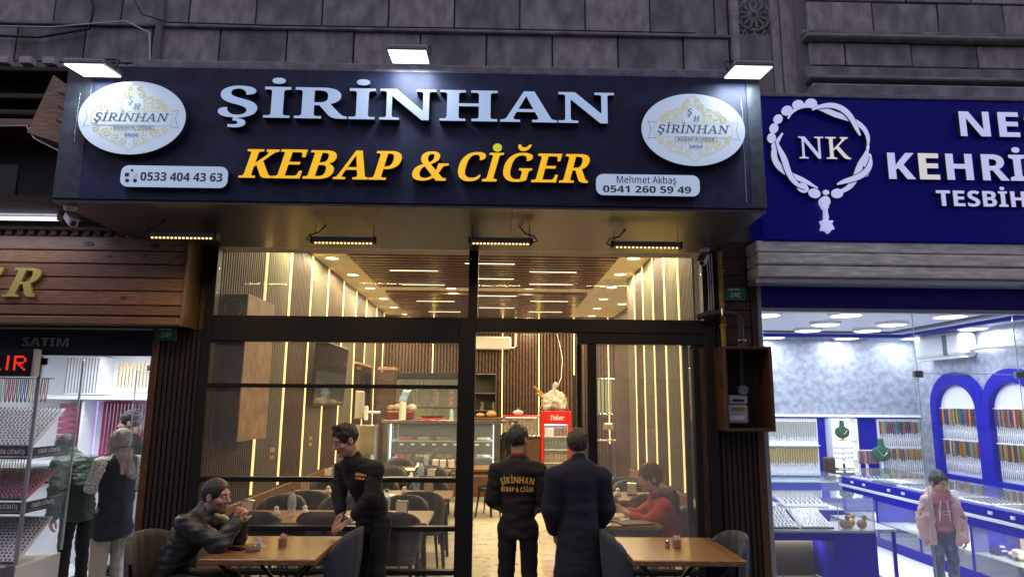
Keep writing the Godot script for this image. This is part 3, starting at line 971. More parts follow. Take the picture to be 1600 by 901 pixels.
# ---------------------------------------------------------------- stone facade above the shops
func upper_building():
	var t := thing("stone_building", "lilac-grey stone block upper wall of the building above all three shop signs", "building")
	span(t, "wall", Vector3(-9, 3.3, -0.5), Vector3(9, 9, -0.06), M.mortar)
	var rows := [[5.385, 5.83, 0.0], [5.845, 6.3, 0.33], [4.985, 5.35, 0.32], [4.6, 4.97, 0.1]]
	var mats := [M.stone, M.stone_b, M.stone_c]
	for r in rows:
		var x: float = -6.9 + r[2]
		var k := 0
		while x < 2.2:
			var hi := minf(x + 0.645, 2.26)
			span(t, "stone_block", Vector3(x, r[0], -0.06), Vector3(hi - 0.014, r[1], rng.randf_range(-0.004, 0.006)), mats[(k * 5 + int(r[0] * 10)) % 3], 0.006)
			x += 0.645
			k += 1
	span(t, "string_course", Vector3(-6.9, 5.352, -0.06), Vector3(2.26, 5.383, 0.03), M.stone_b, 0.006)
	span(t, "downpipe", Vector3(-3.32, 4.9, 0.0), Vector3(-3.26, 6.2, 0.05), M.mortar, 0.01)
	# lattice pier
	span(t, "pier", Vector3(2.27, 4.4, -0.06), Vector3(2.34, 6.3, 0.07), M.stone_c, 0.008)
	span(t, "pier", Vector3(2.66, 4.4, -0.06), Vector3(2.74, 6.3, 0.07), M.stone_c, 0.008)
	span(t, "pier_panel", Vector3(2.34, 4.4, -0.05), Vector3(2.66, 5.38, 0.05), M.stone_b, 0.008)
	var lat := Geo.new()
	var c := Vector3(2.5, 5.6, 0.03)
	for ring in [[0.035, 12], [0.165, 24]]:
		var pts := []
		for k in ring[1] + 1:
			pts.append(c + Vector3(cos(TAU * k / ring[1]), sin(TAU * k / ring[1]), 0) * ring[0])
		lat.tube(pts, 0.008, 6)
	for k in 12:
		var a := TAU * k / 12.0
		var d := Vector3(cos(a), sin(a), 0)
		var n := Vector3(-d.y, d.x, 0)
		lat.tube([c + d * 0.035, c + d * 0.09 + n * 0.018, c + d * 0.125 + n * 0.03, c + d * 0.165], 0.006, 6)
		lat.tube([c + d * 0.035, c + d * 0.09 - n * 0.018, c + d * 0.125 - n * 0.03, c + d * 0.165], 0.006, 6)
		lat.tube([c + d * 0.165, c + d * 0.26], 0.006, 6)
		var e := Vector3(cos(a + PI / 12), sin(a + PI / 12), 0)
		lat.tube([c + d * 0.2 + Vector3.ZERO, c + e * 0.235, c + Vector3(cos(a + PI / 6), sin(a + PI / 6), 0) * 0.2], 0.006, 6)
	put(t, "lattice", lat.mesh(), M.stone_c)
	span(t, "lattice_back", Vector3(2.34, 5.38, -0.05), Vector3(2.66, 6.3, -0.045), M.mortar)
	# the bay on the right stands a little proud
	span(t, "bay", Vector3(2.86, 4.3, -0.055), Vector3(8, 6.6, 0.14), M.mortar)
	var prof := PackedVector2Array([Vector2(2.74, 0.0), Vector2(2.96, 0.0), Vector2(2.96, 0.16)])
	span(t, "bay_return", Vector3(2.745, 4.4, -0.05), Vector3(2.96, 6.6, 0.1), M.stone_c, 0.01)
	for r in [[5.36, 5.66, 0.0], [5.68, 6.0, 0.3], [5.0, 5.23, 0.3]]:
		var x: float = 2.965 - r[2]
		var k := 0
		while x < 7.5:
			span(t, "stone_block", Vector3(maxf(x, 2.965), r[0], 0.14), Vector3(x + 0.63, r[1], 0.18 + rng.randf_range(-0.003, 0.006)), mats[(k * 4 + int(r[0] * 10)) % 3], 0.006)
			x += 0.645
			k += 1
	span(t, "moulding", Vector3(2.9, 5.305, 0.14), Vector3(8, 5.345, 0.22), M.stone_b, 0.01)
	span(t, "moulding", Vector3(2.9, 5.245, 0.14), Vector3(8, 5.295, 0.26), M.ledge, 0.015)
	span(t, "moulding", Vector3(2.9, 4.86, 0.14), Vector3(8, 4.98, 0.2), M.stone_b, 0.01)
	span(t, "moulding", Vector3(2.9, 4.82, 0.14), Vector3(8, 4.855, 0.27), M.ledge, 0.01)
	span(t, "moulding", Vector3(2.9, 4.62, 0.14), Vector3(8, 4.76, 0.3), M.stone_b, 0.02)
	var cg := Geo.new()
	cg.tube([Vector3(-4.05, 6.2, 0.05), Vector3(-3.98, 5.7, 0.06), Vector3(-3.92, 5.5, 0.06), Vector3(-3.94, 5.3, 0.05), Vector3(-4.4, 5.2, 0.05), Vector3(-5.4, 5.22, 0.05)], 0.014, 8)
	single("cable", "black cable drooping down the stone wall at the top left corner", "cable", cg.mesh(), M.cable)
	var cg2 := Geo.new()
	cg2.tube([Vector3(-3.75, 6.1, 0.06), Vector3(-3.62, 5.75, 0.07), Vector3(-3.45, 5.45, 0.07), Vector3(-3.2, 5.37, 0.07), Vector3(-2.2, 5.36, 0.07), Vector3(-0.5, 5.37, 0.07), Vector3(1.9, 5.37, 0.07)], 0.007, 6)
	single("cable", "long black cable running along the joint of the stone wall above the middle sign", "cable", cg2.mesh(), M.cable)
	var cg3 := Geo.new()
	cg3.tube([Vector3(-5.2, 5.3, 0.06), Vector3(-4.3, 5.3, 0.06), Vector3(-3.6, 5.38, 0.06), Vector3(-3.35, 5.25, 0.08), Vector3(-3.3, 4.9, 0.1)], 0.007, 6)
	single("cable", "thin grey cable looping on the stone wall left of the dark downpipe", "cable", cg3.mesh(), M.cable_white)

# ---------------------------------------------------------------- the sign of the restaurant
func ribbon(g: Geo, pts: Array, w: float, z: float):      # a flat printed line
	for k in pts.size() - 1:
		var a: Vector2 = pts[k]
		var b: Vector2 = pts[k + 1]
		var n := (b - a).orthogonal().normalized() * w * 0.5
		var e := (b - a).normalized() * w * 0.3
		var p := [a - e - n, b + e - n, b + e + n, a - e + n]
		g.face4(Vector3(p[0].x, p[0].y, z), Vector3(p[1].x, p[1].y, z), Vector3(p[2].x, p[2].y, z), Vector3(p[3].x, p[3].y, z), Vector3(a.x, a.y, z - 1))

func scroll(g: Geo, c: Vector2, r: float, a0: float, turns: float, w: float, z: float):
	var pts := []
	for k in 25:
		var t := k / 24.0
		pts.append(c + Vector2.from_angle(a0 + t * turns * TAU) * r * (1.0 - 0.85 * t))
	ribbon(g, pts, w, z)

func rounded(w: float, h: float, r: float, n := 8) -> PackedVector2Array:
	var p := PackedVector2Array()
	for k in 4:
		var c := Vector2((w * 0.5 - r) * (1 if k in [0, 3] else -1), (h * 0.5 - r) * (1 if k < 2 else -1))
		for j in n + 1:
			p.append(c + Vector2.from_angle(PI / 2 * (k + float(j) / n)) * r)
	return p

func oval(a: float, b: float, n := 56) -> PackedVector2Array:
	var p := PackedVector2Array()
	for k in n: p.append(Vector2(cos(TAU * k / n) * a, sin(TAU * k / n) * b))
	return p

func outline(p: PackedVector2Array) -> Array:
	var a := Array(p)
	a.append(p[0])
	return a

func medallion(t: Node3D, at: Vector3, label: String):
	var g := Geo.new()
	g.plate(oval(0.383, 0.28), 0.0, 0.055)
	var m := put(t, "medallion", g.mesh(), M.letter_side, at)
	note(m, label)
	var f := Geo.new()
	f.plate(oval(0.38, 0.277), 0.055, 0.06)
	put(m, "lit_face", f.mesh(), M.sign_white)
	var z := 0.062
	var o := Geo.new()                                     # pale gold scrollwork
	for s in [-1.0, 1.0]:
		for q in [[0.17, 0.10, 0.045, 0.3, 1.4], [0.11, 0.135, 0.035, 2.2, 1.3], [0.225, 0.075, 0.03, 1.0, 1.3], [0.06, 0.17, 0.03, 0.6, 1.2], [0.17, -0.12, 0.04, -0.6, 1.4], [0.10, -0.15, 0.032, -2.0, 1.3], [0.045, -0.185, 0.028, -0.4, 1.2], [0.235, -0.09, 0.026, -1.2, 1.2], [0.035, 0.215, 0.02, 0.4, 1.1]]:
			var pts := []
			for k in 21:
				var u := k / 20.0
				var p: Vector2 = Vector2(q[0], q[1]) + Vector2.from_angle(q[3] + u * q[4] * TAU) * q[2] * (1 - 0.8 * u)
				pts.append(Vector2(p.x * s, p.y))
			ribbon(o, pts, 0.006, z)
		ribbon(o, [Vector2(0.27 * s, 0.06), Vector2(0.2 * s, 0.11), Vector2(0.13 * s, 0.155), Vector2(0.075 * s, 0.17), Vector2(0.04 * s, 0.235), Vector2(0, 0.262)], 0.006, z)
		ribbon(o, [Vector2(0.27 * s, -0.075), Vector2(0.19 * s, -0.15), Vector2(0.1 * s, -0.19), Vector2(0.04 * s, -0.215), Vector2(0, -0.25)], 0.006, z)
		for k in 7:
			ribbon(o, [Vector2((0.08 + 0.025 * k) * s, 0.06), Vector2((0.085 + 0.022 * k) * s, 0.075 + 0.02 * (k % 3))], 0.008, z)
			ribbon(o, [Vector2((0.03 + 0.028 * k) * s, -0.085), Vector2((0.04 + 0.024 * k) * s, -0.11 - 0.015 * (k % 3))], 0.008, z)
	ribbon(o, outline(oval(0.075, 0.085, 28)).map(func(p): return p + Vector2(0, 0.1)), 0.005, z)
	ribbon(o, outline(oval(0.088, 0.098, 28)).map(func(p): return p + Vector2(0, 0.1)), 0.004, z)
	stuff(put(m, "scrollwork", o.mesh(), M.print_gold))
	var b := Geo.new()
	b.plate(rounded(0.57, 0.105, 0.04), 0.0605, 0.0635, Transform3D(Basis(), Vector3(0, -0.005, 0)))
	put(m, "banner", b.mesh(), M.sign_white)
	var l := Geo.new()
	for s in [-1.0, 1.0]:
		ribbon(l, [Vector2(0.27 * s, 0.05), Vector2(0.33 * s, 0.055), Vector2(0.312 * s, -0.005), Vector2(0.335 * s, -0.075), Vector2(0.275 * s, -0.07)], 0.003, 0.065)
	ribbon(l, outline(rounded(0.302, 0.032, 0.012, 4)).map(func(p): return p + Vector2(0.015, -0.077)), 0.003, 0.0655)
	put(m, "banner_line", l.mesh(), M.print_blue)
	var go := Geo.new()
	ribbon(go, outline(rounded(0.57, 0.105, 0.04)).map(func(p): return p + Vector2(0, -0.005)), 0.004, 0.0655)
	put(m, "banner_edge", go.mesh(), M.print_gold)
	var x0 := -0.265
	put(m, "print", text_mesh("ŞİRİNHAN", "serif", 0.062, 1, 0.002, 0.24, 0.515), M.print_black, Vector3(x0, -0.03, 0.0645))
	put(m, "print", text_mesh("KEBAP & CİĞER", "serifbold", 0.018, 1, 0.002, 0.1, 0.27), M.print_blue, Vector3(-0.12, -0.086, 0.0645))
	put(m, "print", text_mesh("2026", "serifbold", 0.024, 1, 0.002, 0, 0.1), M.print_blue, Vector3(-0.04, -0.145, 0.0625))
	put(m, "print", text_mesh("Ş", "serif", 0.05, 1.0, 0.002, 0.15), M.print_black, Vector3(-0.045, 0.11, 0.0625))
	put(m, "print", text_mesh("H", "serif", 0.042, 1.0, 0.002, 0.2), M.print_black, Vector3(0.0, 0.062, 0.0625))

func lit_word(t: Node3D, s: String, at: Vector3, h: float, wide: float, glow: Material, shear: float):
	for p in word(t, s, "serifbold", at, h, wide, 0.05, M.letter_side, shear):
		var f := MeshInstance3D.new()
		f.name = "face"
		f.mesh = p.mesh
		f.material_override = glow
		f.scale = Vector3(1, 1, 0.08)
		f.position = Vector3(0, 0, 0.0505)
		p.add_child(f)

func main_sign():
	var t := thing("canopy_sign", "wide dark navy canopy sign with white and yellow lit lettering over the restaurant", "sign")
	span(t, "face_panel", Vector3(-2.98, 3.205, 1.36), Vector3(1.84, 4.215, 1.385), M.navy)
	span(t, "end_panel", Vector3(-3.17, 3.205, 1.36), Vector3(-2.984, 4.215, 1.3865), M.navy_edge, 0.004)
	span(t, "end_panel", Vector3(1.844, 3.205, 1.36), Vector3(1.95, 4.215, 1.3865), M.navy_edge, 0.004)
	span(t, "side_panel", Vector3(-3.17, 3.205, 0.12), Vector3(-3.145, 4.215, 1.358), M.navy_edge)
	span(t, "side_panel", Vector3(1.925, 3.205, 0.12), Vector3(1.95, 4.215, 1.358), M.navy_edge)
	span(t, "roof", Vector3(-3.17, 4.217, 0.0), Vector3(1.95, 4.225, 1.385), M.cap_metal)
	span(t, "cap_flashing", Vector3(-2.72, 4.227, 1.33), Vector3(1.9, 4.285, 1.375), M.cap_metal, 0.006)
	for q in [[-3.17, -2.3], [-2.298, -1.02], [-1.018, 0.1], [0.102, 1.2], [1.202, 1.95]]:
		span(t, "soffit_panel", Vector3(q[0], 3.18, 0.045), Vector3(q[1], 3.2, 1.37), M.soffit)
	var dr := Geo.new()
	dr.tube([Vector3(1.8, 4.06, 1.388), Vector3(1.806, 3.9, 1.388), Vector3(1.797, 3.75, 1.388), Vector3(1.803, 3.6, 1.388), Vector3(1.8, 3.25, 1.388)], 0.003, 5)
	dr.ball(Vector3(1.8, 4.0, 1.388), Vector3(0.006, 0.04, 0.004), 8)
	put(t, "silicone_drip", dr.mesh(), M.drip)
	var dl := Geo.new()
	dl.tube([Vector3(-3.06, 4.0, 1.388), Vector3(-3.064, 3.85, 1.388), Vector3(-3.06, 3.62, 1.388)], 0.002, 5)
	dl.ball(Vector3(-3.064, 3.7, 1.388), Vector3(0.005, 0.025, 0.004), 8)
	put(t, "silicone_drip", dl.mesh(), M.drip)
	lit_word(t, "ŞİRİNHAN", Vector3(-2.05, 3.815, 1.386), 0.237, 2.9, M.letter_white, 0.0)
	for s in [["KEBAP", -1.86, 1.13], ["&", -0.65, 0.27], ["CIĞER", -0.335, 0.97]]:
		lit_word(t, s[0], Vector3(s[1], 3.36, 1.386), 0.215, s[2], M.letter_yellow, 0.26)
	var dot := Geo.new()
	dot.plate(oval(0.034, 0.032, 24), 0.0, 0.05)
	var db := put(t, "letter_dot", dot.mesh(), M.letter_side, Vector3(-0.013, 3.615, 1.386))
	var df := Geo.new()
	df.plate(oval(0.033, 0.031, 24), 0.05, 0.054)
	put(db, "face", df.mesh(), M.letter_green)
	medallion(t, Vector3(-2.636, 3.794, 1.387), "lit oval emblem at the left end of the sign")
	medallion(t, Vector3(1.415, 3.776, 1.387), "lit oval emblem at the right end of the sign")
	var g := Geo.new()
	g.plate(rounded(0.755, 0.162, 0.055), 0, 0.04)
	var a := put(t, "phone_plate", g.mesh(), M.letter_side, Vector3(-2.303, 3.362, 1.387))
	var g2 := Geo.new()
	g2.plate(rounded(0.75, 0.157, 0.053), 0.04, 0.045)
	put(a, "lit_face", g2.mesh(), M.sign_white)
	put(a, "print", text_mesh("0533 404 43 63", "sansbold", 0.062, 1, 0.002, 0, 0.575), M.print_black, Vector3(-0.235, -0.033, 0.0455))
	var b2 := Geo.new()                                   # little courier on a scooter
	b2.plate(oval(0.014, 0.014, 12), 0.0455, 0.0475, Transform3D(Basis(), Vector3(-0.325, -0.035, 0)))
	b2.plate(oval(0.014, 0.014, 12), 0.0455, 0.0475, Transform3D(Basis(), Vector3(-0.27, -0.035, 0)))
	b2.plate(oval(0.009, 0.010, 12), 0.0455, 0.0475, Transform3D(Basis(), Vector3(-0.298, 0.042, 0)))
	b2.plate(PackedVector2Array([Vector2(-0.335, -0.025), Vector2(-0.275, -0.025), Vector2(-0.265, 0.02), Vector2(-0.258, 0.02), Vector2(-0.262, -0.03), Vector2(-0.27, -0.012), Vector2(-0.29, -0.018), Vector2(-0.29, -0.002), Vector2(-0.27, 0.008), Vector2(-0.29, 0.03), Vector2(-0.31, 0.03), Vector2(-0.312, -0.005), Vector2(-0.335, -0.008)]), 0.0455, 0.0475)
	b2.plate(PackedVector2Array([Vector2(-0.345, -0.005), Vector2(-0.317, -0.005), Vector2(-0.317, 0.022), Vector2(-0.345, 0.022)]), 0.0455, 0.0475)
	put(a, "scooter_pictogram", b2.mesh(), M.print_black)
	var b := put(t, "phone_plate", g.mesh(), M.letter_side, Vector3(1.074, 3.353, 1.387))
	put(b, "lit_face", g2.mesh(), M.sign_white)
	put(b, "print", text_mesh("Mehmet Akbaş", "sans", 0.052, 1, 0.002, 0, 0.43), M.print_black, Vector3(-0.225, 0.013, 0.0455))
	put(b, "print", text_mesh("0541 260 59 49", "sansbold", 0.05, 1, 0.002, 0, 0.635), M.print_black, Vector3(-0.325, -0.058, 0.0455))

# ---------------------------------------------------------------- lamps on the sign
func flood_lights():
	for q in [[-2.87, 4.085, "white floodlight glaring over the left oval emblem"], [-0.655, 4.235, "white floodlight glaring above the middle of the white lettering"], [1.79, 4.165, "white floodlight glaring over the right oval emblem"]]:
		var t := thing("floodlight", q[2], "floodlight", Vector3(q[0], q[1], 1.57), 0, "floodlights along the top of the canopy sign")
		var tilt := Basis(Vector3.RIGHT, 0.12)
		put(t, "housing", bm(Vector3(0.29, 0.035, 0.25), 0.008), M.grey_metal, tilt * Vector3(0, 0.022, 0), tilt)
		put(t, "lens", bm(Vector3(0.265, 0.008, 0.225), 0.002), M.flood_glow, tilt * Vector3(0, -0.001, 0), tilt)
		for k in 9:
			put(t, "fin", bm(Vector3(0.006, 0.02, 0.2)), M.grey_metal, tilt * Vector3(-0.12 + k * 0.03, 0.05, 0), tilt)
		var g := Geo.new()
		g.tube([Vector3(-0.152, 0.022, 0), Vector3(-0.155, 0.1, -0.03), Vector3(-0.1, 0.13, -0.08), Vector3(0.1, 0.13, -0.08), Vector3(0.155, 0.1, -0.03), Vector3(0.152, 0.022, 0)], 0.008, 6)
		g.tube([Vector3(0, 0.13, -0.08), Vector3(0, 0.135, -0.22), Vector3(0, 4.23 - q[1], -0.25)], 0.012, 6)
		put(t, "bracket", g.mesh(), M.dark_metal)
		area(t, Vector3(0, -0.012, 0), Vector3(0, -1, -0.12), Vector2(0.26, 0.22), Color(0.82, 0.93, 1.0), FLOOD)

const FLOOD := 1.0
const HEAT := 1.1

func heaters():
	var spots := [[-2.435, 0.94, 0.51, "lamp bar heater hanging at the left end under the canopy beside the wooden fascia"], [-1.22, 0.842, 0.495, "lamp bar heater hanging under the canopy left of the window mullion"], [0.02, 0.89, 0.485, "lamp bar heater hanging under the canopy over the doorway"], [1.188, 0.827, 0.55, "lamp bar heater hanging at the right end under the canopy"]]
	for q in spots:
		var w: float = q[2]
		var t := thing("lamp_bar", q[3], "heater", Vector3(q[0], 3.05, q[1]), 0, "lamp bars under the canopy")
		put(t, "housing", bm(Vector3(w, 0.05, 0.07), 0.008), M.grey_metal, Vector3(0, 0.005, 0))
		for s in [-1, 1]:
			put(t, "end_cap", bm(Vector3(0.012, 0.06, 0.08), 0.004), M.dark_metal, Vector3(s * (w * 0.5 + 0.004), 0.005, 0))
			var wire := Geo.new()
			wire.tube([Vector3(s * w * 0.46, 0.03, 0), Vector3(s * w * 0.47, 0.09, 0.005), Vector3(s * w * 0.46, 0.131, 0)], 0.003, 5)
			put(t, "hanger", wire.mesh(), M.dark_metal)
		var led := Geo.new()
		for k in 16:
			led.ball(Vector3((k - 7.5) * w * 0.058, -0.021, 0.029), Vector3(0.0095, 0.0075, 0.0095), 8)
		stuff(put(t, "led_row", led.mesh(), M.heater_glow))
		var cord := Geo.new()
		var s: float = -1.0 if q[0] != 0.02 else 1.0
		cord.tube([Vector3(s * w * 0.5, 0.0, 0.0), Vector3(s * (w * 0.5 + 0.05), 0.01, 0), Vector3(s * (w * 0.5 + 0.02), 0.05, 0.01), Vector3(s * w * 0.4, 0.07, 0.01), Vector3(s * w * 0.3, 0.131, 0)], 0.006, 6)
		put(t, "cord", cord.mesh(), M.cable)
		area(t, Vector3(0, -0.032, 0.03), Vector3(0, -1, 0.15), Vector2(w * 0.9, 0.03), Color(1.0, 0.66, 0.30), HEAT)

# ---------------------------------------------------------------- shop window of the restaurant
func shopfront():
	var t := thing("shopfront", "black metal shop window with doorway and glass panes of the restaurant", "shop window")
	var post := func(x0, x1, y0, y1, d := 0.05): span(t, "post", Vector3(x0, y0, -d), Vector3(x1, y1, d), M.black_frame, 0.004)
	var rail := func(x0, x1, y0, y1, d := 0.04): span(t, "rail", Vector3(x0, y0, -d), Vector3(x1, y1, d), M.black_frame, 0.004)
	post.call(-2.62, -2.535, 0.0, 3.178)
	post.call(-0.263, -0.177, 2.555, 3.178)
	post.call(-0.343, -0.19, 0.0, 2.553)
	post.call(0.813, 0.893, 0.0, 2.326, 0.045)
	post.call(1.762, 1.812, 0.0, 2.326, 0.045)
	post.call(1.875, 1.965, 0.0, 3.178)
	span(t, "transom", Vector3(-2.533, 2.325, -0.06), Vector3(-0.345, 2.553, 0.055), M.black_frame, 0.006)
	span(t, "transom", Vector3(-0.188, 2.428, -0.06), Vector3(1.873, 2.553, 0.055), M.black_frame, 0.006)
	span(t, "door_head", Vector3(0.72, 2.33, -0.055), Vector3(1.873, 2.426, 0.05), M.black_frame, 0.004)
	for y in [[1.918, 1.953], [1.117, 1.157], [0.715, 0.754], [0.36, 0.4], [0.0, 0.07]]:
		rail.call(-2.533, -0.345, y[0], y[1])
	rail.call(0.895, 1.76, 0.36, 0.4)
	rail.call(0.895, 1.76, 0.0, 0.07)
	span(t, "reveal_board", Vector3(1.814, 0.0, -0.03), Vector3(1.873, 2.328, 0.02), M.slat_brown)
	for y in [[1.955, 2.323], [1.159, 1.916], [0.756, 1.115], [0.402, 0.713], [0.072, 0.358]]:
		span(t, "pane", Vector3(-2.533, y[0], -0.004), Vector3(-0.345, y[1], 0.004), M.glass)
	span(t, "pane", Vector3(-2.533, 2.555, -0.004), Vector3(-0.265, 3.178, 0.004), M.glass_dusty)
	span(t, "pane", Vector3(-0.175, 2.555, -0.004), Vector3(1.873, 3.178, 0.004), M.glass_dusty)
	span(t, "pane", Vector3(0.895, 0.402, -0.004), Vector3(1.76, 2.328, 0.004), M.glass_dusty)
	# the sliding leaf, pushed open behind the fixed light
	var d := thing("sliding_door", "narrow framed glass door leaf pushed open behind the right window post", "door", Vector3(0, 0, -0.11))
	span(d, "stile", Vector3(0.733, 0.03, -0.02), Vector3(0.772, 2.42, 0.02), M.black_frame, 0.004)
	span(d, "stile", Vector3(1.71, 0.03, -0.02), Vector3(1.76, 2.333, 0.02), M.black_frame, 0.004)
	span(d, "rail", Vector3(0.774, 0.03, -0.02), Vector3(1.708, 0.12, 0.02), M.black_frame, 0.004)
	span(d, "rail", Vector3(0.774, 2.335, -0.02), Vector3(1.76, 2.42, 0.02), M.black_frame, 0.004)
	span(d, "pane", Vector3(0.774, 0.122, -0.003), Vector3(1.708, 2.333, 0.003), M.glass)

# ---------------------------------------------------------------- slatted cladding; along and out are unit vectors
func slats(parent: Node, called: String, at: Vector3, along: Vector3, out: Vector3, wide: float, y0: float, y1: float, material: Material, pitch := 0.058, deep := 0.03, fill := 0.55, each := false):
	var g := Geo.new()
	var n := maxi(int(round(wide / pitch)), 1)
	var p := wide / n
	var b := Basis(along, Vector3.UP, out) if along.cross(Vector3.UP).dot(out) > 0 else Basis(-along, Vector3.UP, out)
	if each:                                               # slats wide enough to be told apart
		for k in n:
			put(parent, "slat", bm(Vector3(p * fill, y1 - y0, deep), 0.002), material, at + along * (k + 0.5) * p + Vector3(0, (y0 + y1) * 0.5, 0) + out * deep * 0.5, b)
		return null
	for k in n:
		g.box(at + along * (k + 0.5) * p + Vector3(0, (y0 + y1) * 0.5, 0) + out * deep * 0.5, Vector3(p * fill, y1 - y0, deep), b)
	var o := put(parent, called, g.mesh(), material)
	stuff(o)
	return o

const DOWN := 3.9
const STRIP := 0.1
const LINE := 1.3

func strip(at: Vector3, out: Vector3, y0: float, y1: float, where: String):
	var along := Vector3.UP.cross(out)
	var t := thing("led_strip", where, "light strip", at, 0, "warm light strips between the wall panels")
	var w := (along.abs() * 0.024 + out.abs() * 0.03)
	put(t, "diffuser", bm(Vector3(w.x, y1 - y0, w.z)), M.strip_glow, Vector3(0, (y0 + y1) * 0.5, 0) + out * 0.021)
	put(t, "channel", bm(Vector3(along.abs().x * 0.05 + out.abs().x * 0.006, y1 - y0, along.abs().z * 0.05 + out.abs().z * 0.006)), M.slat_groove, Vector3(0, (y0 + y1) * 0.5, 0) + out * 0.003)
	area(t, Vector3(0, (y0 + y1) * 0.5, 0) + out * 0.041, out, Vector2(0.022, y1 - y0), Color(1.0, 0.6, 0.11), STRIP * (y1 - y0))

func restaurant_room():
	var C := 3.82
	# floor of polished tiles
	var fl := setting("floor")
	span(fl, "screed", Vector3(-2.85, -0.2, -9.9), Vector3(2.95, -0.012, 0.055), M.grout)
	var marb := [M.marble]
	for k in 2:
		var m2: StandardMaterial3D = M.marble.duplicate()
		m2.uv1_offset = Vector3(0.37 * (k + 1), 0.21 * (k + 1), 0.63 * (k + 1))
		marb.append(m2)
	for i in 7:
		for k in 12:
			var x := -2.8 + i * 0.82
			put(fl, "floor_tile", bm(Vector3(0.815, 0.012, 0.815), 0.001), marb[(i * 2 + k) % 3], Vector3(x + 0.41, -0.006, -0.41 - k * 0.82))
	var ce := setting("ceiling")
	span(ce, "ceiling_slab", Vector3(-2.9, C, -9.9), Vector3(2.95, C + 0.2, -0.06), M.ceiling_paint)
	span(ce, "lintel", Vector3(-2.9, 3.205, -0.3), Vector3(2.3, C, -0.062), M.plaster)
	for q in [[-0.5, -5.4], [-6.12, -9.15]]:
		var g := Geo.new()
		var z: float = q[0]
		while z > q[1]:
			g.box(Vector3(-0.2, C - 0.035, z), Vector3(3.7, 0.06, 0.1))
			z -= 0.185
		stuff(put(ce, "slat_field", g.mesh(), M.ceiling_slat))
		span(ce, "slat_backing", Vector3(-2.06, C - 0.006, q[1] - 0.03), Vector3(1.66, C - 0.001, q[0] + 0.05), M.slat_groove)
	# lines of light in the slats
	var lines := [[-1.65, -0.95, -2.49], [-1.62, -0.89, -3.81], [-1.61, -0.885, -5.02], [-1.58, -0.83, -6.85], [-1.50, -0.795, -8.37], [0.475, 1.17, -2.55], [-0.47, 0.244, -3.24], [0.473, 1.19, -3.79], [0.525, 1.248, -4.84], [-0.36, 0.35, -6.11], [0.63, 1.367, -6.69], [-0.385, 0.358, -7.67], [0.67, 1.407, -8.22], [-0.45, 0.26, -4.4]]
	for k in lines.size():
		var q: Array = lines[k]
		var where := "left" if q[0] < -0.6 else ("right" if q[0] > 0.4 else "middle")
		var t := thing("linear_light", "slim warm light bar in the slatted ceiling, %s column, number %d from the window" % [where, lines.filter(func(a): return absf(a[0] - q[0]) < 0.35 and a[2] >= q[2]).size()], "ceiling light", Vector3((q[0] + q[1]) * 0.5, C - 0.062, q[2]), 0, "light bars in the slatted ceiling")
		put(t, "profile", bm(Vector3(q[1] - q[0], 0.022, 0.045)), M.dark_metal, Vector3(0, 0.0, 0))
		put(t, "diffuser", bm(Vector3(q[1] - q[0] - 0.01, 0.008, 0.035)), M.linear_glow, Vector3(0, -0.016, 0))
		area(t, Vector3(0, -0.024, 0), Vector3.DOWN, Vector2(q[1] - q[0] - 0.02, 0.03), Color(1.0, 0.8, 0.5), LINE)
	var downs := [[-2.36, -1.9, "left"], [-2.36, -3.32, "left"], [-2.33, -4.57, "left"], [-2.29, -5.83, "left"], [-2.25, -7.04, "left"], [-2.23, -8.25, "left"], [-2.13, -9.35, "left"], [1.88, -1.8, "right"], [1.9, -3.07, "right"], [1.93, -4.25, "right"], [2.0, -5.45, "right"], [2.07, -6.77, "right"], [2.14, -8.08, "right"], [2.2, -9.3, "right"], [-0.83, -5.75, "middle"], [0.564, -5.64, "middle"], [0.744, -9.4, "middle"], [2.55, -7.4, "corner"]]
	var nth := {}
	for q in downs:
		nth[q[2]] = nth.get(q[2], 0) + 1
		var t := thing("downlight", "round white downlight in the ceiling, %s run, number %d from the window" % [q[2], nth[q[2]]], "ceiling light", Vector3(q[0], C, q[1]), 0, "round downlights in the restaurant ceiling")
		var g := Geo.new()
		g.lathe(Vector3.ZERO, [Vector2(0.09, -0.012), Vector2(0.115, -0.008), Vector2(0.118, -0.001)], 24)
		put(t, "rim", g.mesh(), M.white_plastic)
		var d := Geo.new()
		d.cyl(Vector3(0, -0.003, 0), Vector3(0, -0.011, 0), 0.095, 0.092, 24)
		put(t, "lens", d.mesh(), M.down_glow)
		area(t, Vector3(0, -0.018, 0), Vector3.DOWN, Vector2(0.16, 0.16), Color(1.0, 0.79, 0.44), DOWN)
	# left wall
	var lw := setting("wall_left")
	span(lw, "wall_slab", Vector3(-2.9, -0.2, -9.9), Vector3(-2.625, C, -0.062), M.slat_groove)
	var ls := [-0.06, -1.385, -2.264, -3.194, -4.115, -5.139, -6.165, -7.118, -8.25, -9.2, -9.6]
	for k in ls.size() - 1:
		slats(lw, "slat_panel", Vector3(-2.624, 0, ls[k] - 0.03), Vector3(0, 0, -1), Vector3.RIGHT, ls[k] - ls[k + 1] - 0.06, 0.8, C - 0.005, M.slat_green if k % 2 == 1 else M.slat_brown)
		if k > 0:
			strip(Vector3(-2.623, 0, ls[k]), Vector3.RIGHT, 0.82, C - 0.01, "vertical warm light strip on the left restaurant wall, number %d from the window" % k)
	for k in 7:
		span(lw, "wainscot_board", Vector3(-2.623, 0.02, -0.1 - k * 1.35), Vector3(-2.575, 0.795, -1.443 - k * 1.35), M.wainscot, 0.004)
	# right wall, with a step back
	var rw := setting("wall_right")
	span(rw, "wall_slab", Vector3(2.175, -0.2, -4.85), Vector3(2.39, C, -0.062), M.slat_groove)
